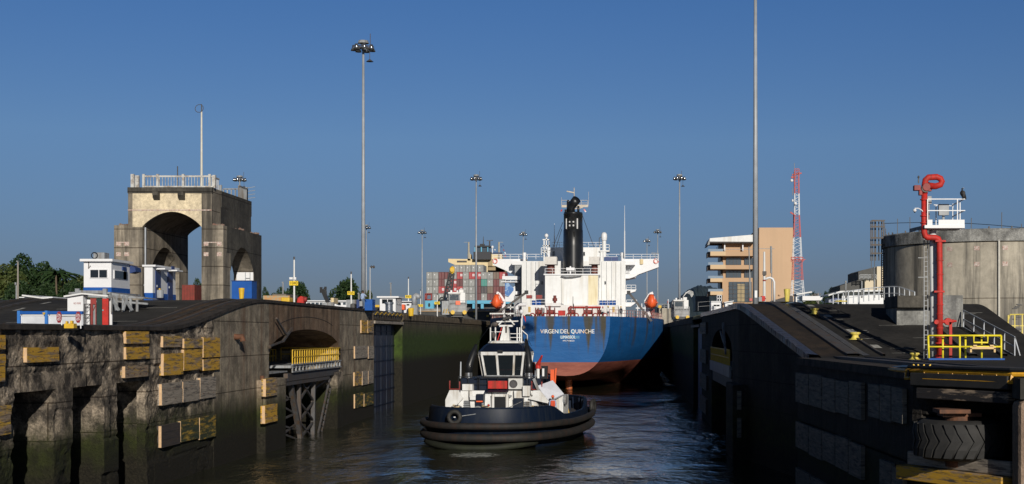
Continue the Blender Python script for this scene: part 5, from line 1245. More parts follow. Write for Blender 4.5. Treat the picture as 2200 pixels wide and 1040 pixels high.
# winches and mooring gear
def winch(px, Y, w, kind=0):
    x = xx(px,Y); z = 10.72; t = thing('mooring_winch', '', 'winch', (x, Y, z), local=True, group='maroon mooring winches on the stern')
    s = w*Y/F
    MB().box(-s*.5, s*.5, -.5, .5, 0, .35).build('bed', MAROON, t)
    mb = MB().cyl((-s*.45,0,.95), (s*.45,0,.95), .34, None, 12); mb.build('drum', REDD, t)
    for q in (-.45, -.1, .38):
        f = MB(); f.cyl((s*q-.06,0,.95), (s*q+.06,0,.95), .72, None, 14); f.build('flange', MAROON, t)
    MB().box(-s*.28, -s*.05, -.45, .45, .3, 1.5+.4*kind).build('gearbox', MAROON, t)
    return t
for i, (px, w, k, lab) in enumerate([(1158, 16, 0, 'maroon mooring winch furthest left on the tanker stern'), (1184, 20, 1, 'maroon mooring winch left of the red locker on the stern'), (1229, 17, 1, 'tall maroon winch at the middle of the tanker stern right of the red locker'), (1264, 22, 1, 'maroon mooring winch right of the middle on the tanker stern'), (1290, 14, 0, 'maroon mooring winch in front of the two men on the stern')]):
    t = winch(px, YT + 4, w, k); t['label'] = lab
for i, (px) in enumerate((1144, 1171, 1196, 1222, 1238, 1256, 1279, 1300)):
    x = xx(px, YT+.8); od = ['first','second','third','fourth','fifth','sixth','seventh','last'][i]
    t = thing('fairlead', f'round rust red fairlead at the tanker stern edge, {od} from the left', 'fairlead', (x, YT+.8, 10.75), group='round fairleads along the stern edge')
    MB().tube([(x + .33*math.cos(a*.6283), YT+.7, 11.15 + .30*math.sin(a*.6283)) for a in range(10)], .10, 6, closed=True).build('ring', REDD, t)
    MB().box(x-.55, x+.55, YT+.65, YT+1.1, 10.75, 10.95).build('base', MAROON, t)
Yq = YT + 3
boxy('red_locker', 1199, 1214, 667, 678, Yq, 1.2, RED, 'bright red fire locker on the tanker stern among the winches', 'locker')
boxy('white_locker', 1158, 1169, 662, 680, Yq+3, 1.2, GREY, 'grey machinery cabinet at the left of the tanker stern', 'cabinet')
for a, b, lab in ((1343,1356,'maroon machinery block nearest the two men on the right stern quarter'), (1358,1371,'maroon machinery block in the middle of the right stern quarter'), (1390,1404,'red machinery block near the right hull edge below the orange boat')):
    boxy('deck_machinery', a, b, 680, 688.5, 240, 1.5, MAROON, lab, 'machinery', .1)
boxy('blue_tarp_bundle', 1371, 1390, 682, 688.5, 240, 1.5, BLUE_D, 'dark blue covered bundle on the right stern quarter', 'bundle', .2)
boxy('green_cover', 1127, 1143, 675, 684, YT+5, 2, GREENP, 'dark green covered gear at the left end of the tanker stern', 'cover', .3)
mb = MB()
pts = [(SX + sect(y)[0][0]*.99, YT + y, 11.0) for y in (0, 4, 13, 26, 44)]
mb.rail(pts, 1.0, .035, 1.6, 1); mb.rail([(2*SX - a, b, c) for a, b, c in pts], 1.0, .035, 1.6, 1)
mb.build('stern_railing', M('stern_rail_red', (.35,.08,.06), (.5,.45,.42), scale=1.5), sp)
for px, Y, h, lab, sh_, hl in [(1295, YT+3, 1.72, 'man in white shirt and pinkish helmet on the tanker stern', CLOTH_W, M('pink_helmet', (.75,.15,.12))), (1306.5, YT+3, 1.80, 'man in white shirt and yellow helmet on the tanker stern', CLOTH_W, YEL), (1334, YT+5, 1.78, 'man in dark clothes and yellow helmet at the right of the tanker stern', CLOTH_D, YEL)]:
    person(lab, (xx(px,Y), Y, 10.75), h, .3, sh_, CLOTH_D, hl)
# lifeboats with davits and gangway booms
for px, side, lab in ((1069, -1, 'orange enclosed lifeboat on the left of the tanker'), (1399, 1, 'orange enclosed lifeboat on the right of the tanker')):
    Y = 244; c = at(px, 649, Y); s = Y/F
    t = thing('lifeboat', lab, 'lifeboat', c)
    rows = []
    for q, f in ((-3.2,.35),(-2.4,.8),(-1,1),(1.5,1),(2.8,.7),(3.3,.3)):
        rows.append([(c.x + a*f, c.y + q, c.z + b*(.55+.45*f)) for a, b in ((0,1.35),(.35,1.3),(.8,.55),(1.05,0),(1.08,-.25),(.8,-.8),(.15,-1.15),(-.15,-1.15),(-.8,-.8),(-1.08,-.25),(-1.05,0),(-.8,.55),(-.35,1.3))])
    mb = MB().loft(rows, closed=True); mb.f.append(tuple(range(13))); mb.f.append(tuple(5*13+k for k in range(12,-1,-1)))
    mb.build('hull', ORANGE, t, fix=True, smooth=True)
    MB().box(c.x-1.12, c.x+1.12, c.y-2.5, c.y+2.6, c.z-.22, c.z-.1).build('rubbing_strake', M('orange_strake', (.55,.09,.03)), t)
    hx_ = c.x + .25
    MB().tube([(hx_-.3, c.y-2.62, c.z+.1), (hx_+.3, c.y-2.62, c.z+.1), (hx_+.3, c.y-2.55, c.z+.85), (hx_-.3, c.y-2.55, c.z+.85)], .06, 5, closed=True).build('hatch_frame', WHITE_C, t)
    d = thing('boat_davit', 'white davit arm holding the lifeboat on the ' + ('left' if side < 0 else 'right') + ' of the tanker', 'davit', (c.x, c.y+1, 12))
    if side < 0: P_ = [(1067,629),(1072,630),(1084,648),(1081,662),(1086,690)]
    else: P_ = [(1403,629),(1396,632),(1386,648),(1391,665),(1402,692)]
    mb = MB()
    for (a, b), (a2, b2) in zip(P_, P_[1:]): mb.beam(at(a,b,Y-.5), at(a2,b2,Y-.5), .42)
    mb.build('arm', WHITE_C, d)
    mb = MB()
    for i in range(4): mb.beam(at(px+side*2-5+i*3, 664, Y+1), at(px+side*2-5+i*3, 690, Y+1), .13)
    for i in range(3): mb.beam(at(px-8, 668+i*8, Y+1), at(px+10, 673+i*8, Y+1), .12)
    mb.build('support_frame', REDD if side > 0 else DGREY, d)
for pts, lab in (([(1071.5,671),(1131,628)], 'long grey boom slanting up to the right on the left side of the tanker'), ([(1400,690),(1350.5,628.5)], 'long grey boom slanting up to the left on the right side of the tanker')):
    t = thing('gangway_boom', lab, 'boom', at(*pts[0], 234)); MB().beam(at(*pts[0],234), at(*pts[1],234), .45, .35).build('boom', DGREY, t)
    MB().box(at(*pts[1],234).x-.3, at(*pts[1],234).x+.3, 233.7, 234.3, at(*pts[1],234).z-.3, at(*pts[1],234).z+.3).build('boom_head', BLACK, t)
# port quarter clutter seen left of the superstructure
boxy('deck_crane_base', 1104, 1118, 636, 690, 246, 3, GREY, 'grey machinery column between the left lifeboat and the white superstructure', 'column')
mb = MB()
for a, b, c, e in ((1085,690,1085,650),(1097,690,1097,652),(1085,660,1104,660),(1090,676,1112,672)): mb.beam(at(a,b,240), at(c,e,240), .16)
mb.solo('pipe_frame', WHITE, 'white pipe frame on the left quarter of the tanker', 'frame', at(1095,690,240))

# ================================================================== tug
TG = (-9.4, 115.9, 0); TA = R(-6.2)
tg = thing('tug_boat', 'dark blue and white tug boat with black rubber fenders behind the tanker', 'tug', TG, TA, local=True)
def outline(hl, hb, n=64, e=2.6, z=0, far=1.0):
    pts = []
    for i in range(n):
        a = 2*math.pi*i/n; c, s = math.cos(a), math.sin(a)
        x = hb * math.copysign(abs(c)**(2/e), c); y = hl * math.copysign(abs(s)**(2/e), s)
        pts.append((x, y * (far if y > 0 else 1), z))
    return pts
def sheer(p, z0, near=0.0): return (p[0], p[1], z0 + near * (sstep(5.5, 9.0, -p[1]) + .9*sstep(2.0, 7.0, p[1])))
rows = []
for z, k, nr in ((-1.6,.80,0),(-.4,.88,0),(.3,.92,0),(1.0,.955,.0),(1.7,.97,.05),(2.1,.955,.82)):
    rows.append([sheer(p, z, nr) for p in outline(13.2*k*1.02, 5.85*k)])
inner = [sheer(p, 2.1, .82) for p in outline(13.2*.955*1.02-.28, 5.85*.955-.28)]
innerb = [(p[0], p[1], 1.75) for p in inner]
rows += [inner, innerb]
thull = MB().loft(rows, closed=True).build('hull', NAVY, tg, smooth=True, fix=True)
for e in thull.data.edges:
    if all(thull.data.vertices[i].co.z > 2.05 for i in e.vertices): e.use_edge_sharp = True
mb = MB(); mb.add([(p[0], p[1], 1.78) for p in outline(12.7, 5.4)], [tuple(range(64))]); mb.build('deck', DGREY, tg)
mb = MB()
for i in range(26):
    a = 2*math.pi*(i+.5)/26; c, s = math.cos(a), math.sin(a); q = outline(12.55, 5.3, 26)[i]
    if q[1] > 6: mb.beam((q[0], q[1], 1.8), (q[0]*.985, q[1]*.985, 2.8), .12)
mb.build('bulwark_frame', NAVY, tg)
mb = MB().tube([sheer(p, 2.14, .82) for p in outline(13.2*.955*1.02-.14, 5.85*.955-.14)], .09, 6, closed=True); mb.build('bulwark_cap', NAVY, tg)
mb = MB().tube([sheer(p, 1.66, .05) for p in outline(13.5, 6.07)], .25, 10, closed=True); f1 = mb.build('bow_fender', RUBBER_O, tg, smooth=True)
mb = MB().tube([sheer(p, .86, .0) for p in outline(13.4, 6.0)], .30, 10, closed=True); f2 = mb.build('bow_fender', RUBBER_O, tg, smooth=True)
ol = [p for p in outline(13.0, 5.65, 96) if p[1] < -10.2]; ol.sort(key=lambda p: p[0])
ol = [(p[0]-.3, p[1]-.32, .62 - .5*math.cos(max(-1, min(1, p[0]/5.6))*1.57)) for p in ol if -5.6 < p[0] < 4.4]
MB().tube(ol, .24, 8).build('lower_fender', MOSS_R, tg, smooth=True)
# chains and ring tyre
c = (-1.75, -13.1, 2.35); mb = MB().tube([(c[0]+.42*math.cos(a*.5236), c[1]-.08, c[2]+.42*math.sin(a*.5236)) for a in range(12)], .16, 8, closed=True)
mb.build('ring_tyre', RUBBER, tg, smooth=True)
MB().ell((c[0], c[1]-.05, c[2]), .1, .1, .05, 8, 4).build('hawse_hole', WHITE_C, tg)
MB().tube([(c[0]+.3, -13.15, 2.4), (.6, -12.7, 2.7), (2.1, -12.0, 3.05), (2.4, -9, 3.3)], .03, 5).build('tow_line', GREY, tg)
# far side hanging tyres
for i, (x, y) in enumerate(((5.55, 7.0), (5.5, 8.4))):
    MB().tube([(x+.05, y+.5*math.cos(a*.5236), 2.1+.5*math.sin(a*.5236)) for a in range(12)], .17, 8, closed=True).build('side_tyre', RUBBER, tg, smooth=True)
text('faded_name', '', .1, NAVY, tg, (0,0,0)) if False else None
# lower deckhouse
y0 = -6.6
h1 = MB()
h1.add([(-3.95,y0+.9,1.8),(-3.2,y0,1.8),(3.25,y0,1.8),(4.05,y0+1.1,1.8),(4.05,3.4,1.8),(-3.95,3.4,1.8),
        (-3.3,y0+1.3,4.0),(-2.9,y0+.45,4.0),(2.9,y0+.45,4.0),(3.2,y0+1.5,4.0),(3.2,3.2,4.0),(-3.3,3.2,4.0)],
       [(0,1,7,6),(1,2,8,7),(2,3,9,8),(3,4,10,9),(4,5,11,10),(5,0,6,11),(6,7,8,9,10,11)])
dh = h1.build('deckhouse', WHITE_T, tg, fix=True, bevel=.04)
def wallb(name, x0, x1, z0, z1, mat, d=.06, par=None, yy0=None):
    ym = (yy0 if yy0 is not None else y0) ; ys_ = ym + .45*(((z0+z1)/2)-1.8)/2.2
    return MB().box(x0, x1, ys_-d-.18, ys_+.2, z0, z1).build(name, mat, par or dh, bevel=.015)
wallb('side_louvre', -3.55, -2.75, 2.3, 3.25, BLACK, .02, None, y0+.35); wallb('side_louvre', 2.9, 3.75, 2.3, 3.25, BLACK, .02, None, y0+.55)
MB().prism([(-3.98, 2.0), (-3.98, 3.3), (-3.65, 4.05), (-2.95, 4.05), (-2.6, 3.4)], 'y', y0 - .1, y0 + .02).build('sloped_corner', WHITE_T, dh)
MB().prism([(2.5, 3.4), (2.9, 4.05), (3.4, 4.05), (4.1, 3.2), (4.1, 3.05)], 'y', y0 - .05, y0 + .15).build('sloped_corner', WHITE_T, dh)
d = wallb('doorway', -.15, .75, 1.8, 3.55, BLACK, .08); wallb('door_frame', -.35, -.15, 1.8, 3.75, WHITE_T, .14); wallb('door_frame', .75, .95, 1.8, 3.75, WHITE_T, .14)
wallb('door_frame', -.15, .75, 3.55, 3.75, WHITE_T, .14)
d = wallb('door', 1.35, 2.1, 1.9, 3.45, NAVY, .12)
text('door_lettering', 'TANK', .13, WHITE_C, dh, (1.72, y0 - .05, 3.1), depth=.004); text('door_lettering', 'NO 1', .13, WHITE_C, dh, (1.72, y0 - .05, 2.92), depth=.004)
for i in range(5): wallb('vent_slat', -2.55, -2.1, 2.6+i*.14, 2.68+i*.14, GREY, .08)
for i in range(5): wallb('vent_slat', 2.2, 2.6, 2.55+i*.14, 2.63+i*.14, GREY, .08)
wallb('vent_box', -2.05, -1.55, 3.3, 3.6, WHITE_T, .3)
wallb('dark_locker', -1.55, -.95, 2.3, 3.75, NAVY, .35); wallb('orange_step', -1.5, -1.0, 3.15, 3.25, ORANGE, .5)
MB().tube([(-1.3+.3*math.cos(a*.5236), y0-.7, 2.5+.3*math.sin(a*.5236)) for a in range(12)], .09, 6, closed=True).build('hose_reel', GREY, dh)
MB().ell((-2.0, y0-.7, 2.15), .28, .25, .22, 10, 6).build('yellow_float', YEL, dh)
for x in (-1.0, -.55): MB().ell((x, y0-.3, 3.0 if x<-.6 else 2.9), .11, .12, .1, 8, 5).build('alarm_bell', RED if x > -.6 else GREY, dh)
for x in (-.75, 2.95, -2.85): MB().ell((x, y0-.15, 2.75), .1, .08, .13, 8, 5).build('deck_lamp', DGREY, dh)
MB().add([(-.9,y0-.1,3.92),(.95,y0-.1,3.92),(.9,y0+.4,4.08),(-.95,y0+.4,4.08)],[(0,1,2,3)]).build('name_board', NAVY, dh)
# upper deckhouse (navy) with equipment
MB().box(-3.0, 3.0, y0+.9, 3.0, 4.02, 4.95).build('upper_deckhouse', NAVY, tg, bevel=.05)
mb = MB(); mb.rail([(-3.1, y0+.55, 3.98), (3.05, y0+.55, 3.98)], 1.1, .02, .8, 1); mb.box(-1.7, 2.4, y0+.3, y0+.34, 5.02, 5.08); mb.build('black_rail', BLACK, tg)
MB().box(-.75, .75, y0+.4, y0+.9, 4.15, 4.75).build('red_raft_box', RED, tg, bevel=.02)
a_ = MB().box(.85, 1.95, y0+.4, y0+.85, 4.12, 4.95).build('air_conditioner', M('ac_white', (.6,.6,.58), (.5,.5,.48)), tg, bevel=.03)
MB().tube([(1.25+.28*math.cos(a*.5236), y0+.38, 4.53+.28*math.sin(a*.5236)) for a in range(12)], .05, 5, closed=True).cyl((1.25, y0+.39, 4.53), (1.25, y0+.41, 4.53), .26, None, 14).build('fan', DGREY, a_)
MB().box(-2.75, -1.95, y0+.3, y0+.9, 4.0, 4.5).build('white_locker', WHITE_T, tg, bevel=.02); MB().box(2.05, 2.6, y0+.0, y0+.5, 3.6, 4.4).build('white_locker', WHITE_T, tg, bevel=.02)
for x in (-3.35, 3.1): 
    MB().tube([(x-.45, y0+.6, 4.75), (x-.45, y0+.6, 4.1), (x+.35, y0+.5, 4.1), (x+.35, y0+.5, 4.7)], .06, 6).build('red_rack', REDD, tg)
MB().box(2.45, 3.35, y0+.6, y0+1.6, 4.1, 4.95).build('navy_locker', NAVY, tg)
# wheelhouse
wy = y0 + 1.9
def ring(hw, yn, yf, z, ch=.55): return [(-hw+ch*.6, yn, z), (hw-ch*.2, yn, z), (hw, yn+ch, z), (hw, yf, z), (-hw, yf, z), (-hw, yn+ch, z)]
wh = MB().loft([ring(1.6, wy+.35, wy+3.4, 4.95), ring(1.6, wy+.3, wy+3.4, 5.12)], closed=True).build('wheelhouse_base', DGREY, tg)
gl_ = MB().loft([ring(1.62, wy+.38, wy+3.4, 5.1), ring(1.86, wy+.02, wy+3.6, 6.8)], closed=True).build('windscreen', GLASS, tg)
mb = MB()
A, B = ring(1.64, wy+.36, wy+3.4, 5.08), ring(1.89, wy, wy+3.6, 6.85)
def lerp3(p, q, t): return tuple(p[i]+(q[i]-p[i])*t for i in range(3))
for t in (0.0, .36, 1.0):
    mb.beam(lerp3(A[0], A[1], t), lerp3(B[0], B[1], t), .15 if t not in (.36,) else .17)
mb.beam(lerp3(A[0],A[1],.78), lerp3(B[0],B[1],.78), .15)
for i in (5, 2, 3): mb.beam(A[i], B[i], .13)
mb.loft([ring(1.92, wy-.06, wy+3.6, 6.72), ring(1.94, wy-.1, wy+3.6, 6.98)], closed=True)
mb.build('window_frame', WHITE_T, gl_)
MB().loft([ring(1.66, wy+.22, wy+3.4, 5.06), ring(1.66, wy+.22, wy+3.4, 5.14)], closed=True).build('sill', GREY, gl_)
MB().box(-.5, -.1, wy+.9, wy+1.1, 5.1, 5.45).box(0, .55, wy+.9, wy+1.1, 5.1, 5.3).build('console', M('teal_screen_frame', (.1,.2,.22)), tg)
rf = MB().loft([ring(1.93, wy-.08, wy+3.7, 6.98), ring(1.62, wy+.5, wy+3.4, 7.45), ring(1.3, wy+.8, wy+3.2, 7.66)], closed=True).build('wheelhouse_roof', NAVY_R, tg)
rt_ = ring(1.34, wy+.72, wy+3.2, 7.66); mb = MB().loft([rt_, ring(1.25, wy+.8, wy+3.1, 7.8), ring(.8, wy+1.0, wy+3.0, 7.86)], closed=True); n = len(mb.v); mb.f.append(tuple(range(n-6, n))); mb.build('roof_cap', WHITE_T, tg, fix=True)
MB().box(-.25, .15, wy-.22, wy-.08, 6.9, 7.12).build('spotlight', BLACK, tg)
# mast and antennas
mb = MB()
my = wy + 1.9
mb.frust((-.45,.35,my-.3,my+.4,7.8), (-.2,.2,my-.1,my+.25,9.0)); mb.box(-.5,.55,my-.15,my+.2,8.95,9.1)
mb.beam((-.75,my,9.35),(1.0,my,9.4),.14,.1); mb.beam((-.6,my,9.1),(-.2,my,9.5),.1); mb.beam((.7,my,9.1),(.3,my,9.55),.1)
for x in (-1.2,-.8,.95,1.15,1.3): mb.beam((x,my-.2,7.6),(x,my-.2,8.9+(.7 if x > 1.2 else 0)),.09)
mb.beam((-1.2,my-.2,8.55),(-.3,my-.2,8.55),.05); mb.beam((.4,my-.2,8.4),(1.3,my-.2,8.4),.05); mb.beam((.4,my-.2,8.1),(1.3,my-.2,8.1),.05)
mb.beam((1.3,my-.2,8.7),(1.75,my-.1,8.3),.06); mb.beam((1.75,my-.1,8.3),(1.75,my-.1,7.5),.06); mb.beam((-1.3,my,10.0),(.7,my,10.0),.1)
mb.build('mast', WHITE_T, tg)
mb = MB()
for x, z in ((-.1,9.55),(.1,9.65),(.3,9.7)): mb.cyl((x,my-.3,z),(x+.08,my+.2,z),.11,None,8)
mb.build('horn', DGREY, tg)
mb = MB().beam((-.05,my-.1,8.9),(-.05,my-.1,10.6),.06); mb.ell((-.95,my-.2,8.3),.2,.2,.28,10,6); mb.ell((-.85,my-.2,9.15),.28,.16,.2,10,6); mb.beam((-1.15,my-.25,8.9),(-1.05,my-.25,9.2),.08); mb.ell((1.45,my-.2,8.9),.16,.14,.16,8,5); mb.beam((.05,my-.12,8.2),(.05,my-.12,9.0),.14)
mb.build('antenna', DGREY, tg)
MB().beam((-.65,my-.15,7.85),(-.3,my-.15,8.9),.07).build('red_hose', RED, tg)
MB().cyl((1.3,my,8.9),(1.3,my,9.9),.05).ell((1.25,my,10.15),.16,.16,.18,10,6).build('white_dome', WHITE_C, tg)
MB().loft([[(1.35,my,9.9),(1.5,my,9.5)],[(1.6,my-.05,9.75),(1.62,my-.05,9.3)]]).build('flag', RED, tg)
# exhausts
for x, s in ((-2.55, -1), (2.25, .35)):
    yy_ = y0 + 1.7
    MB().tube([(x,yy_,4.9),(x,yy_,5.35)], .3, 14).build('exhaust_collar', CHROME, tg)
    q = -.0 if s < 0 else -.3
    MB().tube([(x,yy_,5.3),(x+.05*-s,yy_+.1,6.0),(x+.30*-s + (0 if s<0 else -.1),yy_+.5,6.9),(x+.42*-s+ (0 if s<0 else -.25),yy_+.8,7.55 if s<0 else 8.0)], [.29,.28,.25,.1], 12).build('exhaust', BLACK, tg, smooth=True)
    MB().tube([(x-.65 if s<0 else x+.5,yy_,4.9),(x-.65 if s<0 else x+.5,yy_+.1,6.2)], [.07,.05], 8).build('small_exhaust', GALV, tg)
# monitor, life raft, side gear
MB().tube([(3.0,y0+1.4,4.9),(3.0,y0+1.4,5.7)], .13, 8).build('monitor_pipe', WHITE_T, tg)
MB().tube([(3.0,y0+1.4,5.7),(3.0,y0+1.4,6.0),(3.15,y0+1.2,6.25),(3.4,y0+.9,6.7)], [.2,.2,.12,.07], 8).build('fire_monitor', RED, tg)
MB().box(3.35,3.5,y0+1.3,y0+1.5,5.1,5.7).build('white_lamp', WHITE_C, tg); MB().box(3.25,3.75,y0+1.4,y0+1.6,4.9,5.9).build('black_locker', BLACK, tg)
MB().box(3.85,4.15,y0+2.2,y0+2.5,4.6,5.6).beam((4.2,y0+2.2,4.4),(4.3,y0+2.2,5.7),.1).build('orange_rescue_gear', ORANGE, tg)
MB().prism([(2.75,4.9),(3.55,3.0),(3.75,3.05),(2.95,5.0)], 'y', y0+.3, y0+.45).build('ramp_side', GREY, tg)
gm = M('pale_grey_lid', (.5,.52,.58), (.42,.44,.5), rough=.5)
lid = MB().add([(3.15,y0+.35,4.4),(3.95,y0+.3,3.2),(5.1,y0+1.0,3.75),(4.2,y0+1.1,4.8),(3.15,y0+.5,4.3),(3.95,y0+.45,3.1),(5.1,y0+1.15,3.65),(4.2,y0+1.25,4.7)], [(0,1,2,3),(7,6,5,4),(0,4,5,1),(1,5,6,2),(2,6,7,3),(3,7,4,0)]).build('tilted_lid', gm, tg)
MB().box(4.0, 5.0, y0+1.2, y0+4, 1.8, 3.6).build('side_casing', WHITE_T, tg, bevel=.05)
MB().cyl((5.0,y0+1.5,3.3),(5.25,y0+1.5,3.3),.4,.4,14).build('round_vent', GREY, tg)
MB().box(2.2,3.4,6.2,7.2,1.8,2.7).box(3.4,3.6,8,8.2,1.8,2.6).build('winch_block', NAVY, tg)
MB().beam((4.55,.5,1.9),(4.3,.6,3.0),.13).box(3.7,4.35,.5,.7,3.0,3.12).build('yellow_bitt', YEL, tg)
MB().tube([(2.9,-1.0,2.55),(3.6,-1.0,2.65),(4.4,-.6,2.95)], .06, 5).build('bent_rail', WHITE_T, tg)
for x, z in ((3.0,2.15),(3.9,2.4),(4.6,2.1)): MB().box(x,x+.22,-8.2 if z<2.3 else -7.9,-8.1 if z<2.3 else -7.8,z,z+.15)
rndt = random.Random(11)
def wsc(n, x0, x1, z0, z1, yb, mat, name):
    for _ in range(n):
        x = rndt.uniform(x0, x1); z = rndt.uniform(z0, z1); w_ = rndt.uniform(.04,.16); h_ = rndt.uniform(.03,.09)
        MB().box(x, x+w_, yb-.02, yb+.05, z, z+h_).build(name, mat, tg)
for k in range(3):      # coiled mooring ropes and small gear on deck
    cx_, cy_ = (-2.9, 3.3, -.4)[k], (-7.6, -8.1, -8.6)[k]
    MB().tube([(cx_ + (.22+.03*(i%3))*math.cos(i*.7), cy_ + (.22+.03*(i%3))*math.sin(i*.7), 2.3 + .02*i) for i in range(34)], .045, 6).build('coiled_rope', CREAM, tg)
    MB().cyl((cx_, cy_, 1.8), (cx_, cy_, 2.95), .16, None, 10).cyl((cx_-.4, cy_, 2.75), (cx_+.4, cy_, 2.75), .1, None, 8).build('mooring_bitt', DGREY, tg)
for x in (-2.2, -.4, 1.3, 2.6): MB().tube([(x, y0+.3, 4.0), (x+.05, y0+.1, 3.5), (x+.2, y0-.12, 2.6)], .025, 5).build('cable', BLACK, tg)
for x, z in ((-3.1,3.55),(1.05,3.6),(2.75,3.65),(-1.9,2.35)): MB().cyl((x, y0-.05, z), (x, y0+.4, z), .09, None, 10).build('porthole', GREY, tg)
for i in range(5): MB().beam((-2.9+i*1.45, y0+.55, 4.0), (-2.9+i*1.45, y0+.55, 5.05), .04).build('stanchion', BLACK, tg)
MB().tube([(-1.0,my-.2,9.4), (-2.4,wy+2.2,7.6)], .015, 4).tube([(1.0,my-.2,9.4), (2.0,wy+2.4,7.4)], .015, 4).build('mast_stay', BLACK, tg)
mt = Matrix.Translation(TG) @ Matrix.Rotation(TA, 4, 'Z')
p = mt @ Vector((4.45, -7.0, 1.8))
person('tug deckhand in orange helmet, orange life vest and light blue shirt', (p.x, p.y, 1.8), 1.85, .15, CLOTH_B, CLOTH_B, ORANGE, M('life_vest_orange', (.62,.08,.03), rough=.8), 'stand')
Yp = 139.0; p = at(780.5, 676, Yp)
person('man in light blue shirt and jeans standing beside the blue cabinet on the left wall', (p.x, Yp - .2, TL), 1.8, .9, CLOTH_B, M('jeans', (.12,.17,.25), rough=.9), None, None, 'reach')
# ================================================================== container ship in the other lane
YC = 545.0; SC_ = F/YC
cs = thing('container_ship', 'container ship with light blue hull and cream bridge in the far lane', 'ship', (xx(1010,YC), YC+30, 0))
CYAN = M('light_blue_hull_paint', (.10,.40,.58), (.08,.32,.48), rough=.5, scale=.5)
dz = zz(645, YC)
MB().box(xx(913.5,YC), xx(1108,YC), YC, YC+200, -2, zz(663.5,YC)).box(xx(913.5,YC), xx(932,YC), YC, YC+3, zz(663.5,YC), zz(645.5,YC)).box(xx(932,YC), xx(1108,YC), YC, YC+1, zz(652.5,YC), zz(645.5,YC)).box(xx(1015,YC), xx(1020,YC), YC, YC+1, zz(663,YC), zz(652,YC)).box(xx(1033,YC), xx(1039,YC), YC, YC+1, zz(663,YC), zz(652,YC)).build('hull', CYAN, cs)
MB().box(xx(932,YC), xx(1108,YC), YC+4, YC+5, zz(663.5,YC), zz(652,YC)).box(xx(914,YC), xx(1105,YC), YC+1.2, YC+200, zz(646,YC)-.6, zz(645.4,YC)).build('mooring_deck', DGREY, cs)
MB().tube([(xx(922,YC)+.35*math.cos(a*.785), YC-.03, zz(655.5,YC)+.75*math.sin(a*.785)) for a in range(8)], .1, 5, closed=True).add([(xx(922,YC)+.35*math.cos(a*.785), YC-.02, zz(655.5,YC)+.75*math.sin(a*.785)) for a in range(8)], [tuple(range(8))]).build('port_opening', BLACK, cs)
MB().prism([(xx(914,YC)-.3, zz(645,YC)), (xx(928,YC), zz(645,YC)), (xx(928,YC), zz(631,YC)), (xx(914,YC)-.3, zz(631,YC))], 'y', YC+2, YC+2.3)
fr = MB()
for a, b, c, e in ((914,645,914,631),(927,645,927,631),(914,631.5,927,631.5),(914,644,927,644),(917,633,925,633),(916,644,917,633)): fr.beam(at(a,b,YC), at(c,e,YC), .5)
fr.build('lashing_frame', REDD, cs)
# containers
def contmat(name, c, c2): return M(name, c, c2, rough=.6, scale=.9, streak=tuple(x*.6 for x in c2), rnd=True)
CM = {'g': ('grey', contmat('grey_container_paint', (.36,.37,.36), (.28,.28,.27))), 'm': ('maroon', contmat('maroon_container_paint', (.17,.035,.04), (.12,.03,.032))),
      'r': ('red', contmat('red_container_paint', (.48,.05,.055), (.4,.04,.045))), 'b': ('brown', contmat('brown_container_paint', (.20,.15,.11), (.15,.11,.08))),
      't': ('teal', contmat('teal_container_paint', (.06,.33,.28), (.05,.26,.22))), 'k': ('dark grey', contmat('dark_container_paint', (.06,.07,.08), (.05,.05,.055)))}
rowsC = ['ggmmgrgrrggbr', 'ggmgrmggmtgmg', 'ggrrrrggmkbmm', ' ggmmrggmgmmm']
CW = 13.05; ordn = ['first','second','third','fourth','fifth','sixth','seventh','eighth','ninth','tenth','eleventh','twelfth','thirteenth']
proto = {}
def container(kind, x, Y, z, label, w, h):
    key = kind
    if key not in proto:
        t = thing('shipping_container', label, 'container', (x, Y, z), group='shipping containers stacked on the far ship', local=True)
        mb = MB().box(-w/2+.03, w/2-.03, .05, 12, .03, h-.03)
        mb.build('body', CM[kind][1], t)
        mb = MB()
        for q in (-w/2, w/2-.14): mb.box(q, q+.14, -.02, .1, 0, h)
        mb.box(-w/2, w/2, -.02, .1, 0, .14); mb.box(-w/2, w/2, -.02, .1, h-.14, h); mb.box(-.05, .05, -.0, .06, .1, h-.1)
        mb.build('frame', M('frame_'+kind, tuple(c*.45 for c in bpy.data.materials[CM[kind][1].name].node_tree.nodes['Color Ramp'].color_ramp.elements[0].color[:3])), t)
        mb = MB()
        for q in (-w*.33, -w*.17, w*.17, w*.33): mb.box(q-.035, q+.035, -.01, .05, .15, h-.15)
        mb.build('locking_bar', GREY if kind in 'gt' else M('bar_'+kind, (.3,.2,.2)), t)
        if kind in 'rg': 
            mb = MB()
            if kind == 'r':
                for i in range(2):
                    for j in range(2): mb.box(.2+i*.45, .55+i*.45, -.03, .0, 1.1+j*.5, 1.5+j*.5)
            else: mb.box(-.5, -.15, -.03, .0, 1.5, 1.9)
            mb.build('white_marking', WHITE_C, t)
        proto[key] = t
        return t
    return dup(proto[key], (x, Y, z), label)
cw, chh = CW/SC_, 15.45/SC_
rown = ['top full', 'second', 'third', 'bottom']
for r, row in enumerate(rowsC):
    for c, ch in enumerate(row):
        if ch == ' ': continue
        x = xx(916 + CW*(c+.5), YC+4); z = zz(645.2, YC) + (3-r)*chh
        container(ch, x, YC+4, z, f'{CM[ch][0]} shipping container, {ordn[c]} column from the left, {rown[r]} row', cw, chh)
for i, px in enumerate((980.5, 993.5, 1006.5, 1019.5, 1033)):
    container('g', xx(px, YC+5), YC+5 - (1 if i > 2 else 0), zz(645.2,YC)+4*chh + .02, f'grey shipping container, {ordn[i]} from the left in the short uppermost row of five', cw, chh)
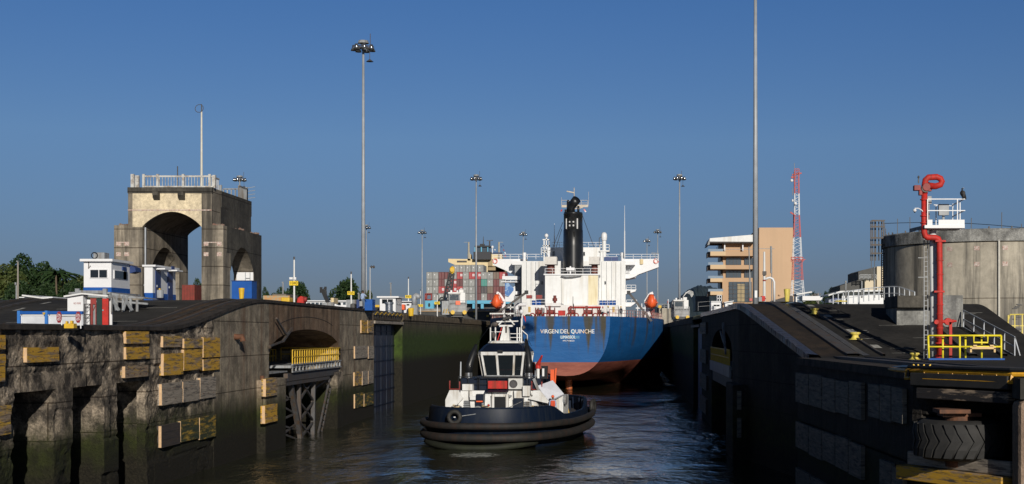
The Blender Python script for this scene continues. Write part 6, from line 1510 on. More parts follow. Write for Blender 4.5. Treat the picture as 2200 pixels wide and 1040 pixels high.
# cream bridge
Yb_ = 590.0
def cb(name, a, b, c, e, d=6, mat=CREAM, Y=Yb_, par=None): return MB().box(xx(a,Y), xx(b,Y), Y, Y+d, zz(e,Y), zz(c,Y)).build(name, mat, par or cs)
def py_(pl, Y=Yb_): return [(xx(a,Y), zz(b,Y)) for a, b in pl]
MB().prism(py_([(963,556),(1000,556.5),(1062,557),(1090,557),(1130,556),(1130,562),(1090,572),(1078,600),(1048,600),(1048,572),(985,571.5),(976,568.5),(963,563)]), 'y', Yb_, Yb_+8).build('bridge_deck', CREAM, cs)
cb('bridge_house', 1004.5, 1011, 546, 560); cb('bridge_house', 1056, 1078, 546, 562); cb('recess', 982, 1003, 560, 563.5, -.3, DGREY); cb('accommodation_block', 1000, 1085, 572, 610, 10)
cb('lattice_panel', 1049, 1058, 558, 571, -.4, M('ochre_lattice', (.38,.28,.14), (.25,.18,.1), scale=3)); cb('lattice_panel', 1049, 1065, 574, 581, -.4, bpy.data.materials['ochre_lattice'])
cb('navigation_house', 1017, 1054, 541, 557.5, 9, M('blue_black_paint', (.02,.022,.03)), Yb_-3); cb('glass_band', 1019.5, 1050, 530, 541.5, 8, GLASS_B, Yb_-2); cb('roof_slab', 1020, 1052, 527.5, 530.5, 9, BLACK, Yb_-3); cb('roof_slab', 1031, 1040, 524, 528, 3, BLACK)
MB().box(xx(1019.5,Yb_-3), xx(1021.5,Yb_-3), Yb_-3.2, Yb_-3, zz(541,Yb_-3), zz(531,Yb_-3)).box(xx(1033,Yb_-3), xx(1035.5,Yb_-3), Yb_-3.2, Yb_-3, zz(541,Yb_-3), zz(531,Yb_-3)).box(xx(1047,Yb_-3), xx(1049,Yb_-3), Yb_-3.2, Yb_-3, zz(541,Yb_-3), zz(531,Yb_-3)).build('window_frame', CYAN, cs)
for px in (1007, 1072):
    MB().cyl(at(px,556,Yb_), at(px,520,Yb_), .5, .35).beam(at(px-1.5,532,Yb_), at(px+3,546,Yb_), .25).beam(at(px-10 if px<1040 else px,520.5,Yb_), at(px if px<1040 else px+9,520.5,Yb_), .12).build('signal_mast', M('mast_tan', (.4,.37,.3)), cs)
MB().cyl(at(1038.5,527,Yb_), at(1038.5,508,Yb_), .25, .08).build('aerial', DGREY, cs)
MB().cyl(at(1052,528,Yb_), at(1052,518,Yb_), .3).beam(at(1045.5,517,Yb_), at(1059,516.5,Yb_), .25).build('radar_scanner', DGREY, cs)
MB().cyl(at(1058,546,Yb_), at(1058,532,Yb_), .25).ell(at(1058,531,Yb_), .55, .55, .65, 12, 8).ell(at(1063.3,537,Yb_), .3, .3, .35, 10, 6).build('satellite_dome', WHITE_C, cs)
MB().box(xx(1059,Yb_), xx(1078,Yb_), Yb_-1, Yb_+3, zz(544.5,Yb_), zz(542.5,Yb_)).build('blue_awning', BLUE_D, cs)
for i, (px, py) in enumerate(((1081,527),(1077,530),(1082,537),(1085,543),(1085.5,550))):
    MB().loft([[at(px-1.5,py-1.5,Yb_-2), at(px+1,py-1,Yb_-2)], [at(px-.5,py+2,Yb_-2), at(px+2,py+2.5,Yb_-2)]]).build('signal_flag', [BLUE_D,BLUE_D,REDD,WHITE_C,RED][i], cs)
# ================================================================== crane and towing engines
def lattice(name, pts0, pts1, n, w, mat, parent, wid=1.2):
    a = Vector(pts0); b = Vector(pts1); d = (b-a).normalized(); s = Vector((1,0,0)); s = (s - d*s.dot(d)).normalized(); u = Vector((0,1,0))
    mb = MB()
    for sx in (-1,1):
        for sy in (-1,1): mb.beam(a + s*sx*wid/2 + u*sy*wid/2, b + s*sx*wid*.32 + u*sy*wid*.3, w*1.5)
    for i in range(n):
        t0, t1 = i/n, (i+1)/n; w0, w1 = wid/2*(1-.36*t0), wid/2*(1-.36*t1)
        p0, p1 = a.lerp(b,t0), a.lerp(b,t1); q = 1 if i % 2 else -1
        mb.beam(p0 + s*w0*q - u*w0, p1 - s*w1*q - u*w1, w); mb.beam(p0 - s*w0 - u*w0, p0 + s*w0 - u*w0, w)
        mb.beam(p0 + s*w0*q + u*w0, p1 - s*w1*q + u*w1, w)
    return mb.build(name, mat, parent)
Yc = 235.0
cr_ = thing('lattice_crane', 'black lattice crane boom with a yellow head in front of the container stack', 'crane', at(957,648,Yc))
lattice('boom', at(960,646,Yc), at(970.5,586,Yc), 14, .12, BLACK, cr_, 1.15)
MB().tube([at(968,586,Yc), at(968.5,577,Yc), at(972,573.5,Yc), at(974.5,576,Yc), at(974,584,Yc), at(971,588,Yc)], [.2]*6, 8, closed=True).cyl(at(971,580,Yc-.5), at(971,580,Yc+.5), .35).build('boom_head', YEL, cr_)
MB().beam(at(957,648,Yc), at(940,646,Yc), .3).beam(at(941,646,Yc), at(948,639,Yc), .2).beam(at(948,639,Yc), at(962,640,Yc), .2).box(xx(946,Yc), xx(965,Yc), Yc, Yc+3, zz(652,Yc), zz(643,Yc)).build('crane_cab', BLACK, cr_)
def mule(x, Y, z, rot, label, sgn=1):
    t = thing('towing_locomotive', label, 'locomotive', (x, Y, z), rot, local=True)
    G1 = M('locomotive_silver', (.36,.37,.38), (.22,.22,.22), rough=.5, scale=1.2, streak=(.12,.11,.1)) if 'locomotive_silver' not in bpy.data.materials else bpy.data.materials['locomotive_silver']
    MB().box(-1.25,1.25,-4.4,4.4,.5,.95).box(-1.0,1.0,-4,4,.15,.5).build('underframe', BLACK, t)
    MB().loft([[(-1.35,-4.2,.9),(1.35,-4.2,.9),(1.35,4.2,.9),(-1.35,4.2,.9)],[(-1.35,-4.25,1.9),(1.35,-4.25,1.9),(1.35,4.25,1.9),(-1.35,4.25,1.9)],[(-1.3,-3.7,2.35),(1.3,-3.7,2.35),(1.3,3.7,2.35),(-1.3,3.7,2.35)]], closed=True).box(-1.3,1.3,-3.7,3.7,2.2,2.36).build('body', G1, t, fix=True, bevel=.05)
    MB().box(-1.38,1.38,-4.3,-4.2,1.9,1.97).box(-1.38,1.38,-4.3,-4.2,1.4,1.45).build('body_trim', GREY, t)
    c = MB().loft([[(-1.3,-3.2,2.3),(.35,-3.2,2.3),(.35,-1.0,2.3),(-1.3,-1.0,2.3)],[(-1.35,-3.45,3.7),(.4,-3.45,3.7),(.4,-.9,3.7),(-1.35,-.9,3.7)]], closed=True).build('cab', G1, t)
    MB().box(-1.45,.5,-3.7,-.8,3.7,3.95).build('cab_roof', WHITE, t, bevel=.05)
    MB().add([(-1.15,-3.3,2.75),(.2,-3.3,2.75),(.2,-3.47,3.55),(-1.15,-3.47,3.55)],[(0,1,2,3)]).build('windscreen', GLASS_B, c)
    MB().add([(-1.36,-3.1,2.75),(-1.36,-1.3,2.75),(-1.38,-1.3,3.5),(-1.38,-3.3,3.5)],[(0,1,2,3)]).build('side_window', GLASS, c)
    MB().box(.42,1.25,-3.1,-1.1,2.36,3.9).box(.3,1.0,-2.9,-1.4,3.9,4.4).build('equipment_housing', WHITE, t, bevel=.05)
    MB().box(-.9,.9,.3,3.2,2.36,3.1).build('winch_house', G1, t, bevel=.05)
    MB().box(-1.3,.5,1.2,3.6,2.36,3.7).build('rear_cab', G1, t)
    for x0 in (-.85, .95):
        MB().cyl((x0,-4.75,.85), (x0,-4.4,.85), .12).cyl((x0,-4.85,.85),(x0,-4.72,.85), .32, None, 12).build('buffer', YEL, t)
    mb = MB().rail([(-1.3,-4.15,1.9),(1.3,-4.15,1.9)],.75,.03,.5,1); mb.rail([(1.33,-4.1,1.9),(1.33,4.1,1.9)],.8,.03,1.2,1); mb.rail([(-1.33,-4.1,1.9),(-1.33,4.1,1.9)],.8,.03,1.2,1); mb.build('handrail', GREY, t)
    mb = MB().cyl((-.95,-3.6,4.1),(-.95,-3.4,4.1),.16,None,10).cyl((.0,-3.6,4.1),(.0,-3.4,4.1),.14,None,10); mb.build('headlight', WHITE_C, t)
    mb = MB()
    for y in (-3,-1,1,3):
        for x0 in (-.8,.8): mb.cyl((x0-.08,y,.42),(x0+.08,y,.42),.42,None,12)
    mb.build('wheel', DGREY, t)
    return t
Y = 217.0; mu1 = mule(xx(971,Y), Y+4, TL, .22, 'grey towing locomotive with yellow buffers and an orange box on the left wall')
MB().box(-.35,.35,-4.35,-4.2,2.0,2.6).build('orange_box', ORANGE, mu1)
for i in range(3): MB().add([(-2.3+i*.4,-3.9,.7),(-2.1+i*.4,-3.9,.7),(-1.9+i*.4,-3.9,1.4),(-2.1+i*.4,-3.9,1.4)],[(0,1,2,3)]).build('warning_stripe', YEL, mu1)
MB().box(-2.4,-1.3,-3.9,-1.5,.5,2.6).build('side_winch', GREY, mu1)
Y = 250.0; mule(xx(1463,Y), Y+4, TR, .04, 'grey and white towing locomotive with yellow buffers on the right wall')
p = (xx(1452,247), 247, TR+1.2)
Y = 300.0; t = thing('lane_wall', 'dark grey lock wall with a pale top band in front of the light blue ship', 'wall', (xx(950,Y), Y, 8))
MB().box(xx(700,Y), xx(1100,Y), Y, Y+6, 0, zz(668.5,Y)).build('wall_face', M('dark_grey_wall', (.07,.07,.068), (.05,.05,.048), rough=.9), t); MB().box(xx(700,Y), xx(1100,Y), Y-.3, Y+6, zz(668.5,Y), zz(663.2,Y)).build('pale_band', CONBLOCK, t)
MB().box(xx(700,Y), xx(1100,Y), Y-.34, Y-.3, zz(669.2,Y), zz(668,Y)).build('timber_rail', W_END, t)
for i_, px in enumerate((1020, 1021.5, 1048)): MB().box(xx(px-2.5,Y), xx(px+2.5,Y), Y-.5, Y-.4, zz(671 if i_ == 0 else 681,Y), zz(667 if i_ == 0 else 677,Y)).build('yellow_plate', YEL, t)
# far end wall by the right hull side and the red-white stuff beyond
Y = 330.0; t = thing('gate_machinery_wall', 'pale weathered concrete wall end beyond the right side of the tanker', 'wall', (xx(1432,Y), Y, TR))
MB().box(xx(1416,Y), xx(1447,Y), Y, Y+5, TR-1, zz(662,Y)).build('wall_face', CONTANK, t); MB().box(xx(1434,Y), xx(1436.5,Y), Y-.1, Y, TR, zz(662,Y)).build('expansion_joint', BLACK, t)
MB().rail([at(1416,662,Y), at(1438,662,Y)], .9, .06, 1, 1).build('handrail', GREY, t)
boxy('yellow_arrow_box', 1414.5, 1421, 656, 661.5, 320, 1, YEL, 'small yellow box on the pale wall end right of the tanker', 'box')
Yp = 325; MB().cyl(at(1435.5,663,Yp), at(1435.5,643,Yp), .12).solo('flag_pole', WHITE_C, 'short white flag pole on the pale wall end right of the tanker', 'flag pole', at(1435.5,663,Yp))
MB().loft([[at(1433.5,647,Yp-.2), at(1435.5,646.5,Yp-.2)], [at(1433.5,651,Yp-.2), at(1435.5,651,Yp-.2)]]).solo('small_flag', REDD, 'tiny red flag on the short white pole', 'flag', at(1434,649,Yp-.2))
# small huts on the right wall
Y = 190.0; t = thing('small_hut', 'small white hut with two dark windows near the tan building', 'hut', (xx(1540,Y), Y, TR))
MB().box(xx(1528,Y), xx(1551,Y), Y, Y+3, TR-.3, zz(648.5,Y)).build('wall', WHITE_C, t); MB().box(xx(1527.5,Y), xx(1551.5,Y), Y-.2, Y+3.2, zz(648.5,Y), zz(647,Y)).build('roof', WHITE_C, t)
for a in (1533.3, 1540): MB().box(xx(a,Y), xx(a+6,Y), Y-.04, Y, zz(658,Y), zz(654.8,Y)).build('window', GLASS, t)
mb = MB()
for px in (1540.5, 1545.5, 1550): mb.beam(at(px,648,Y+2), at(px,634.5,Y+2), .08)
for py in (634.5, 641): mb.beam(at(1540.5,py,Y+2), at(1550,py,Y+2), .08)
mb.build('roof_rail', WHITE_C, t)
Y = 210.0; t = thing('small_hut', 'white hut with a sloping roof standing right of the two-window hut', 'hut', (xx(1566,Y), Y, TR))
MB().prism([(xx(1558,Y), TR-.3), (xx(1574,Y), TR-.3), (xx(1574,Y), zz(648,Y)), (xx(1558,Y), zz(651,Y))], 'y', Y, Y+3).build('wall', WHITE_C, t)
MB().prism([(xx(1556,Y), zz(651,Y)), (xx(1576,Y), zz(647.5,Y)), (xx(1576,Y), zz(646,Y)), (xx(1556,Y), zz(649,Y))], 'y', Y-.4, Y+3.4).build('roof', WHITE_C, t); MB().box(xx(1563,Y), xx(1570,Y), Y-.04, Y, zz(656.5,Y), zz(654.5,Y)).build('window', GLASS, t)
t = thing('wire_fence', 'pale wire fence panel left of the small white hut', 'fence', at(1515,664,230)); MB().rail([at(1500,668,230), at(1526,666,230)], 1.4, .02, 1.6, 1).build('wire_panel', GREY, t)
# grass bank + curved road edge
MB().loft([[(14, 150, TR+.02),(25, 150, TR+.02)],[(17, 290, TR+.9),(50, 290, TR+.9)]]).build('grass_bank', M('grass', (.05,.08,.02), (.08,.1,.03), rough=.9, scale=2)).__setitem__('kind', 'structure')
boxy('dark_shed', 1494, 1524, 636, 668, 420, 14, M('blue_grey_shed', (.10,.12,.14), (.08,.09,.1)), 'blue-grey warehouse behind the right towing engine', 'warehouse')
t = thing('arched_roof', 'white curved rib roof frame above the blue-grey warehouse', 'roof frame', at(1480,640,450))
mb = MB()
for i in range(5): mb.tube([at(1466+i*1.6, 640-i*2.6,450), at(1475+i*1.6,629-i*1.2,450), at(1483+i*1.4, 632-i*1.3,450), at(1486+i*.9, 639-i*1.5,450)], .09, 5)
mb.build('roof_rib', WHITE, t)
# ================================================================== tan visitor building
Yv = 390.0
tb = thing('tan_building', 'tan multi-storey building with stepped balconies and a tall blank tower wall', 'building', (xx(1610,Yv), Yv+15, TR))
TAN = M('tan_wall_paint', (.56,.38,.24), (.52,.35,.22), rough=.8, scale=.15, streak=(.48,.33,.21)); TAN2 = M('orange_tan_paint', (.50,.33,.20), (.46,.30,.18), rough=.8, scale=.2); TANL = M('light_tan_paint', (.62,.46,.28), (.58,.42,.26), rough=.8, scale=.2)
def vb(name, a, b, c, e, d=20, mat=TAN, dy=0, par=None): Y = Yv+dy; return MB().box(xx(a,Y), xx(b,Y), Y, Y+d, zz(e,Y), zz(c,Y)).build(name, mat, par or tb)
vb('tower_wall', 1631, 1706, 489, 648, 26, TAN, -1)
vb('core_wall', 1553, 1625, 520, 660, 18, TAN2, 1.5)
vb('facade_panel', 1552, 1628, 597, 652, 1, TAN2, .3)
vb('entrance_glass', 1566, 1615, 605.5, 649, .25, GLASS_B, .0); vb('stair_glow_panel', 1584, 1600, 610, 648, .12, M('ochre_glazing', (.33,.25,.12), (.2,.16,.09), rough=.3, scale=.5), -.15)
mb = MB()
for px in (1575, 1584, 1592, 1600, 1608): mb.box(xx(px,Yv)-.05, xx(px,Yv)+.05, Yv-.22, Yv-.02, zz(649,Yv), zz(606,Yv))
for py in (614, 622, 631, 640): mb.box(xx(1566,Yv), xx(1615,Yv), Yv-.22, Yv-.02, zz(py,Yv)-.05, zz(py,Yv)+.05)
mb.build('mullion', DGREY, tb)
for c, e in ((554,569),(581.5,597)):
    for a, b in ((1560,1592.5),(1599.5,1620)):
        w_ = vb('window', a, b, c, e, .3, GLASS_B, 1.1)
        mb = MB()
        for k in range(1,4): x = xx(a+(b-a)*k/4,Yv); mb.box(x-.05, x+.05, Yv+.98, Yv+1.08, zz(e,Yv), zz(c,Yv))
        mb.build('mullion', DGREY, w_)
for c, e, x0, ml in ((541,550,1521,TANL),(569.5,578.5,1521,TAN2),(598.5,606,1521,TANL),(626.5,634,1521,TANL)):
    b_ = vb('balcony', x0+5, 1620 if c < 590 else 1552, c, e, 9, TAN2 if c < 590 else ml, -1.5)
    MB().prism([(xx(x0,Yv-1.5), zz(c,Yv)), (xx(x0+5,Yv-1.5)-.02, zz(c,Yv)), (xx(x0+5,Yv-1.5)-.02, zz(e,Yv)), (xx(x0,Yv-1.5), zz(e+3,Yv))], 'y', Yv+.5, Yv+7).build('balcony_end', M('shade_brown_paint', (.2,.13,.08)) if c == 541 else bpy.data.materials['shade_brown_paint'], b_)
    if ml is TANL or True: MB().box(xx(x0+5,Yv-1.5)+.02, xx(1558 if c<590 else 1551,Yv), Yv-1.62, Yv-1.5, zz(e,Yv), zz(c,Yv)).build('balcony_front', TANL, b_)
    MB().box(xx(x0,Yv), xx(1553,Yv), Yv-1.4, Yv-1.34, zz(c,Yv), zz(c-5.5,Yv)).build('glass_balustrade', M('balustrade_glass', (.25,.32,.4), (.22,.28,.35), rough=.1) if c == 541 else bpy.data.materials['balustrade_glass'], b_)
vb('dark_core', 1548, 1553, 550, 640, 12, BLACK, 2)
vb('top_lounge', 1543, 1628, 527, 541, 10, GLASS_B, 4)
for px in (1557, 1596): MB().box(xx(px-1.3,Yv), xx(px+1.3,Yv), Yv, Yv+.6, zz(540,Yv), zz(520,Yv)).build('column', WHITE_C, tb)
MB().prism([(xx(1524,Yv), zz(520,Yv)), (xx(1524,Yv), zz(513,Yv)), (xx(1620,Yv), zz(505,Yv)), (xx(1620,Yv), zz(520.5,Yv))], 'y', Yv-2, Yv+12).build('roof', WHITE, tb)
MB().prism([(xx(1518.5,Yv), zz(528,Yv)), (xx(1523.8,Yv), zz(513.5,Yv)), (xx(1523.8,Yv), zz(520,Yv)), (xx(1523.8,Yv), zz(526,Yv))], 'y', Yv-2, Yv+12).build('roof_edge', GREY, tb)
vb('soffit', 1520, 1620, 520.6, 522, 12, DGREY, -1.5); vb('rail', 1545, 1620, 535, 536, .2, GREY, -1.2)
vb('wall_light', 1673, 1677, 632.5, 635, .5, TAN2, -1.5)
# things in front of the building
t = thing('white_pipe', 'white hooped pipe standing in front of the tan building', 'pipe', at(1654,645,150)); MB().tube([at(1645,601,150), at(1648,597.5,150), at(1654,596.5,150), at(1660,599,150), at(1663.3,606,150), at(1663.5,648,150)], [.12]*6, 8).build('pipe', WHITE_C, t, smooth=True)
t = thing('camera_pole', 'white pole with camera heads and a red band in front of the tan building', 'pole', at(1642,648,150)); MB().cyl(at(1642,648,150), at(1642,541,150), .16, .1).build('pole', WHITE, t); MB().box(xx(1638,150), xx(1646,150), 149.6, 150, zz(591,150), zz(583,150)).build('camera', DGREY, t); MB().cyl(at(1642,604,150), at(1642,601,150), .17).cyl(at(1642,643,150), at(1642,640,150), .17).build('red_band', REDD, t)
t = thing('thin_mast', 'thin dark mast with a short crossbar against the tan wall', 'mast', at(1658,648,170)); MB().cyl(at(1658,648,170), at(1658,587,170), .06).cyl(at(1657,587,170), at(1656.5,529,170), .12).beam(at(1631,534,170), at(1664,534.5,170), .06).build('mast', GREY, t)
t = thing('thin_mast', 'slim white mast before the glass front of the tan building', 'mast', at(1612,648,180)); MB().cyl(at(1612,648,180), at(1610.5,585,180), .12).cyl(at(1610.5,585,180), at(1609,530,180), .07).build('mast', GREY, t)
boxy('red_control_box', 1636, 1644, 636, 647, 140, 1, RED, 'small red box beside the nearest lamp mast', 'box'); boxy('switch_cabinet', 1621, 1627, 624, 640, 73.6, .3, WHITE_C, 'white notice box strapped to the nearest lamp mast', 'box')
boxy('grey_cabinet', 1630, 1637, 638, 648, 138, 1, GREY, 'grey cabinet at the foot of the nearest lamp mast', 'cabinet')
boxy('red_barrier_foot', 1610, 1620, 641, 647, 139, .6, M('pinkish_red_paint', (.5,.12,.1)), 'pinkish red low barrier left of the nearest lamp mast', 'barrier')
MB().prism([(xx(1664,200), zz(645,200)), (xx(1700,200), zz(635,200)), (xx(1704,200), zz(637,200)), (xx(1704,200), zz(648,200)), (xx(1664,200), zz(648,200))], 'y', 200, 206).solo('dark_lean_to', M('dark_roof_sheet', (.03,.025,.025)), 'low dark lean-to roof at the foot of the tan wall', 'roof', (xx(1690,200), 200, TR))
# ================================================================== lattice tower, red and white
Yt_ = 300.0
lt = thing('radio_tower', 'tall red and white lattice communications tower beside the tan building', 'tower', at(1713,648,Yt_))
segs = [(648,602,28,22,'w'),(602,557,22,18,'r'),(557,510,18,14.5,'w'),(510,462,14.5,10.5,'r'),(462,416,10.5,9.8,'w'),(416,369,9.8,9.6,'r')]
LR = M('tower_red', (.45,.06,.05), (.38,.05,.045)); LW = M('tower_white', (.6,.62,.65), (.5,.52,.55))
for k, (y0_, y1_, w0, w1, cc_) in enumerate(segs):
    mb = MB(); n = 6 if k < 3 else 7; cxp = lambda q: 1713.5 - (648-q)*.008
    for i in range(n):
        ya_, yb__ = y0_ + (y1_-y0_)*i/n, y0_ + (y1_-y0_)*(i+1)/n
        wa, wb = (w0+(w1-w0)*i/n)/2, (w0+(w1-w0)*(i+1)/n)/2; s = Yt_/F
        ca = [(xx(cxp(ya_),Yt_)+sx*wa*s, Yt_+sy*wa*s, zz(ya_,Yt_)) for sx, sy in ((-1,-1),(1,-1),(1,1),(-1,1))]
        cb_ = [(xx(cxp(yb__),Yt_)+sx*wb*s, Yt_+sy*wb*s, zz(yb__,Yt_)) for sx, sy in ((-1,-1),(1,-1),(1,1),(-1,1))]
        for j in range(4):
            j2 = (j+1)%4; mb.beam(ca[j], cb_[j], .13)
            if j in (1, 3): continue
            if i % 2: mb.beam(ca[j], cb_[j2], .07)
            else: mb.beam(ca[j2], cb_[j], .07)
    mb.box(xx(cxp(y0_)-w0/2-1,Yt_), xx(cxp(y0_)-w0/2+1.6,Yt_), Yt_, Yt_+.2, zz(y0_,Yt_), zz(y1_,Yt_)) if k > 2 else None
    mb.build('tower_section', LR if cc_ == 'r' else LW, lt)
MB().rail([at(1700,563,Yt_-1), at(1725,563,Yt_-1)], 1, .08, .8, 1).beam(at(1722,561,Yt_), at(1730,557,Yt_), .2).build('platform', LR, lt); MB().beam(at(1698,456,Yt_), at(1709,463,Yt_), .3).build('arm', LR, lt); MB().beam(at(1702,376,Yt_), at(1722,372,Yt_), .3).beam(at(1700,381,Yt_), at(1709,381,Yt_), .4).build('arm', LR, lt); MB().rail([at(1707,370,Yt_-.5), at(1717,370,Yt_-.5)], .7, .06, .5, 1).build('platform', LR, lt)
MB().ell(at(1701,388,Yt_-.5), .32, .3, .32, 10, 8).ell(at(1703,431,Yt_-.5), .2, .2, .3).ell(at(1709,437,Yt_-1), .3, .2, .3).build('dish_antenna', WHITE_C, lt)
MB().cyl(at(1707,369,Yt_), at(1706.5,350,Yt_), .06).cyl(at(1703,420,Yt_), at(1703,404,Yt_), .07).build('aerial', GREY, lt)
boxy('white_container', 1724, 1767, 636, 645.5, 270, 5, WHITE_C, 'long white cabin roof at the foot of the lattice tower', 'cabin')
MB().prism([(xx(1711,280), zz(631,280)), (xx(1744,280), zz(626,280)), (xx(1745,280), zz(628.5,280)), (xx(1711,280), zz(634,280))], 'y', 280, 286).box(xx(1711,280), xx(1714,280), 281, 284, TR, zz(633,280)).solo('canopy_roof', WHITE, 'white sloping canopy right of the lattice tower', 'canopy', at(1728,648,280))
# cream and dark buildings behind the tank
def prismy(poly, Y, d): return MB().prism([(xx(a,Y), zz(b,Y)) for a, b in poly], 'y', Y, Y+d)
t = thing('cream_building', 'cream and dark grey stepped building left of the concrete tank', 'building', at(1870,648,240))
DW = M('dark_side_wall', (.09,.09,.085), (.07,.07,.068), rough=.8)
prismy([(1805,614),(1844,602),(1858,599),(1858,624),(1805,628)], 242, 12).build('dark_wing', DW, t); prismy([(1844,584),(1852,580.5),(1884,573),(1884,624),(1844,624)], 250, 12).build('dark_upper_wall', DW, t)
MB().box(xx(1858,240), xx(1881,240), 240, 248, TR, zz(600.5,240)).box(xx(1884,249), xx(1906,249), 249, 262, TR, zz(572.5,249)).build('cream_wall', M('cream_wall_paint', (.66,.57,.42), (.6,.52,.38), rough=.8, scale=.3), t)
MB().rail([at(1847,600,239), at(1883,600,239)], .75, .06, .8, 2).build('roof_rail', GREY, t)
t = thing('flat_roof_building', 'white flat-roofed building with blue windows behind the grey handrail', 'building', at(1850,648,210))
MB().box(xx(1809,210), xx(1930,210), 210, 216, TR-.3, zz(628.5,210)).build('wall', WHITE_C, t); prismy([(1780,640),(1808.6,630),(1808.6,650),(1780,650)], 211, 4).build('side_wall', M('lilac_grey_wall', (.28,.3,.38), (.25,.27,.34)), t)
prismy([(1780,633),(1806,625),(1930,621.5),(1930,625),(1806,628),(1780,636)], 208.5, 9).build('roof', WHITE, t)
for a in (1786, 1793, 1800): MB().box(xx(a,210.9), xx(a+5.5,210.9), 210.85, 210.95, zz(647,210.9), zz(639.5,210.9)).build('window', BLUE_D, t)
for px, pt in ((1817,604),(1851.5,605),(1878.5,574)):
    MB().cyl(at(px,640,205), at(px,pt,205), .13).box(xx(px-1.5,205), xx(px+1.5,205), 204.8, 205.2, zz(pt+2,205), zz(pt-.5,205)).solo('roof_pole', GREY, {1817:'leftmost pole over the dark wing left of the tank',1851.5:'pole with lamp before the dark wing wall',1878.5:'pale pole rising by the cream wall'}[px], 'pole', at(px,640,205))
# ================================================================== concrete tank
YK = 125.0; KX = xx(2135, YK); KR = 9.55; kz0 = LOWR - .3; kz1 = zz(490, YK-KR)
tk_ = thing('concrete_tank', 'huge round weathered concrete tank with a dark rim on the right', 'tank', (KX, YK, kz0))
rim = zz(517, YK-KR)
MB().lathe([(KR,kz0),(KR,rim)], (KX,YK,0), 96).build('wall', CONTANK, tk_, smooth=True)
MB().lathe([(KR,rim),(KR+.18,rim),(KR+.22,kz1-.1),(KR+.1,kz1),(KR-.5,kz1),(KR-.5,kz1-1)], (KX,YK,0), 96).build('rim', CONRIM, tk_)
mb = MB()
for i in range(60):
    a = 2*math.pi*i/60 + random.uniform(-.03,.03); h = random.choice([.25,.35,.9,1.3]) if i % 2 else .18
    x, y = KX+(KR-.1)*math.cos(a), YK+(KR-.1)*math.sin(a); MB().beam((x,y,kz1-.05), (x+random.uniform(-.05,.05),y,kz1+h), .05 if h > .3 else .1).build('rebar_stub', DGREY, tk_)

def onk(a, z0, z1, hw, mat, name, pr=.02):
    x, y = KX+(KR+pr)*math.cos(a), YK+(KR+pr)*math.sin(a); tx, ty = -math.sin(a), math.cos(a)
    MB().add([(x-tx*hw,y-ty*hw,z0),(x+tx*hw,y+ty*hw,z0),(x+tx*hw,y+ty*hw,z1),(x-tx*hw,y-ty*hw,z1)],[(0,1,2,3)]).build(name, mat, tk_)
for k in range(7):
    a = R(-90) - R(36) + R(13.5)*k
    for zz0 in (rim-.75, rim-2.05): onk(a, zz0, zz0+.36, .22, bpy.data.materials['patch_white'], 'repair_patch')
mb = MB(); a = R(-90-12); x, y = KX+(KR+.1)*math.cos(a), YK+(KR+.1)*math.sin(a); mb.cyl((x,y,kz0),(x,y,rim+.1),.09,None,8); mb.build('rain_pipe', M('pale_pipe_paint', (.6,.58,.52)), tk_)
mb = MB(); a = R(-90-3); 
for i in range(26):
    q = a + random.uniform(-.025,.025); x, y = KX+(KR+.03)*math.cos(q), YK+(KR+.03)*math.sin(q); z = kz0+.6+random.uniform(0,3.6); mb.box(x-.18,x+.18,y-.03,y+.03,z,z+.06)
mb.build('creeping_stain', BLACK, tk_)
t = thing('catwalk_cage', 'dark caged ladder standing against the left side of the concrete tank', 'ladder', at(1888,640,YK))
mb = MB()
for px in (1871,1875,1881,1888,1894,1898): mb.beam(at(px,560 if px < 1890 else 640,YK), at(px,474,YK), .09)
for px in (1872, 1879): mb.beam(at(px,600,YK), at(px,474,YK), .05)
for py in (475, 488, 512, 527, 545): mb.box(xx(1870.5,YK), xx(1899,YK), YK-.6, YK-.5, zz(py,YK)-.06, zz(py,YK)+.06)
for i in range(34): mb.beam(at(1893.5,476+i*4.9,YK), at(1897.5,476+i*4.9,YK), .06)
mb.build('cage', DGREY, t)
mb = MB().tube([at(1899+ i*38, 480 - 6*math.sin(i*math.pi/8) + i*1.2, 126) for i in range(9)], .025, 4).solo('overhead_cable', BLACK, 'thin dark cable sagging above the concrete tank rim', 'cable', at(1899,480,126))
# concrete block on the ramp
YB_ = 88.5; bl0, bl1 = xx(1928,YB_), xx(2068,YB_); zt_ = zz(635,YB_)
cbk = thing('concrete_platform', 'grey concrete platform block overhanging the right ramp next to the red pipe', 'block', ((bl0+bl1)/2, YB_, 8))
xa_, xb_ = xx(2018,YB_), bl1
MB().box(bl0, bl1, YB_, YB_+4.5, zz(661,YB_), zt_).build('slab', CONDARK, cbk, bevel=.04)  # dark concrete here paints the shade of a face turned from the sun
MB().box(bl0+.08, xb_-.05, YB_+.6, YB_+4.3, 6.9, zz(661,YB_)).build('support_wall', CONBLOCK, cbk)
MB().box(xa_, bl1+.0, YB_-.15, YB_+.55, 6.9, zt_+.02).build('end_pillar', CONBLOCK, cbk, bevel=.04)
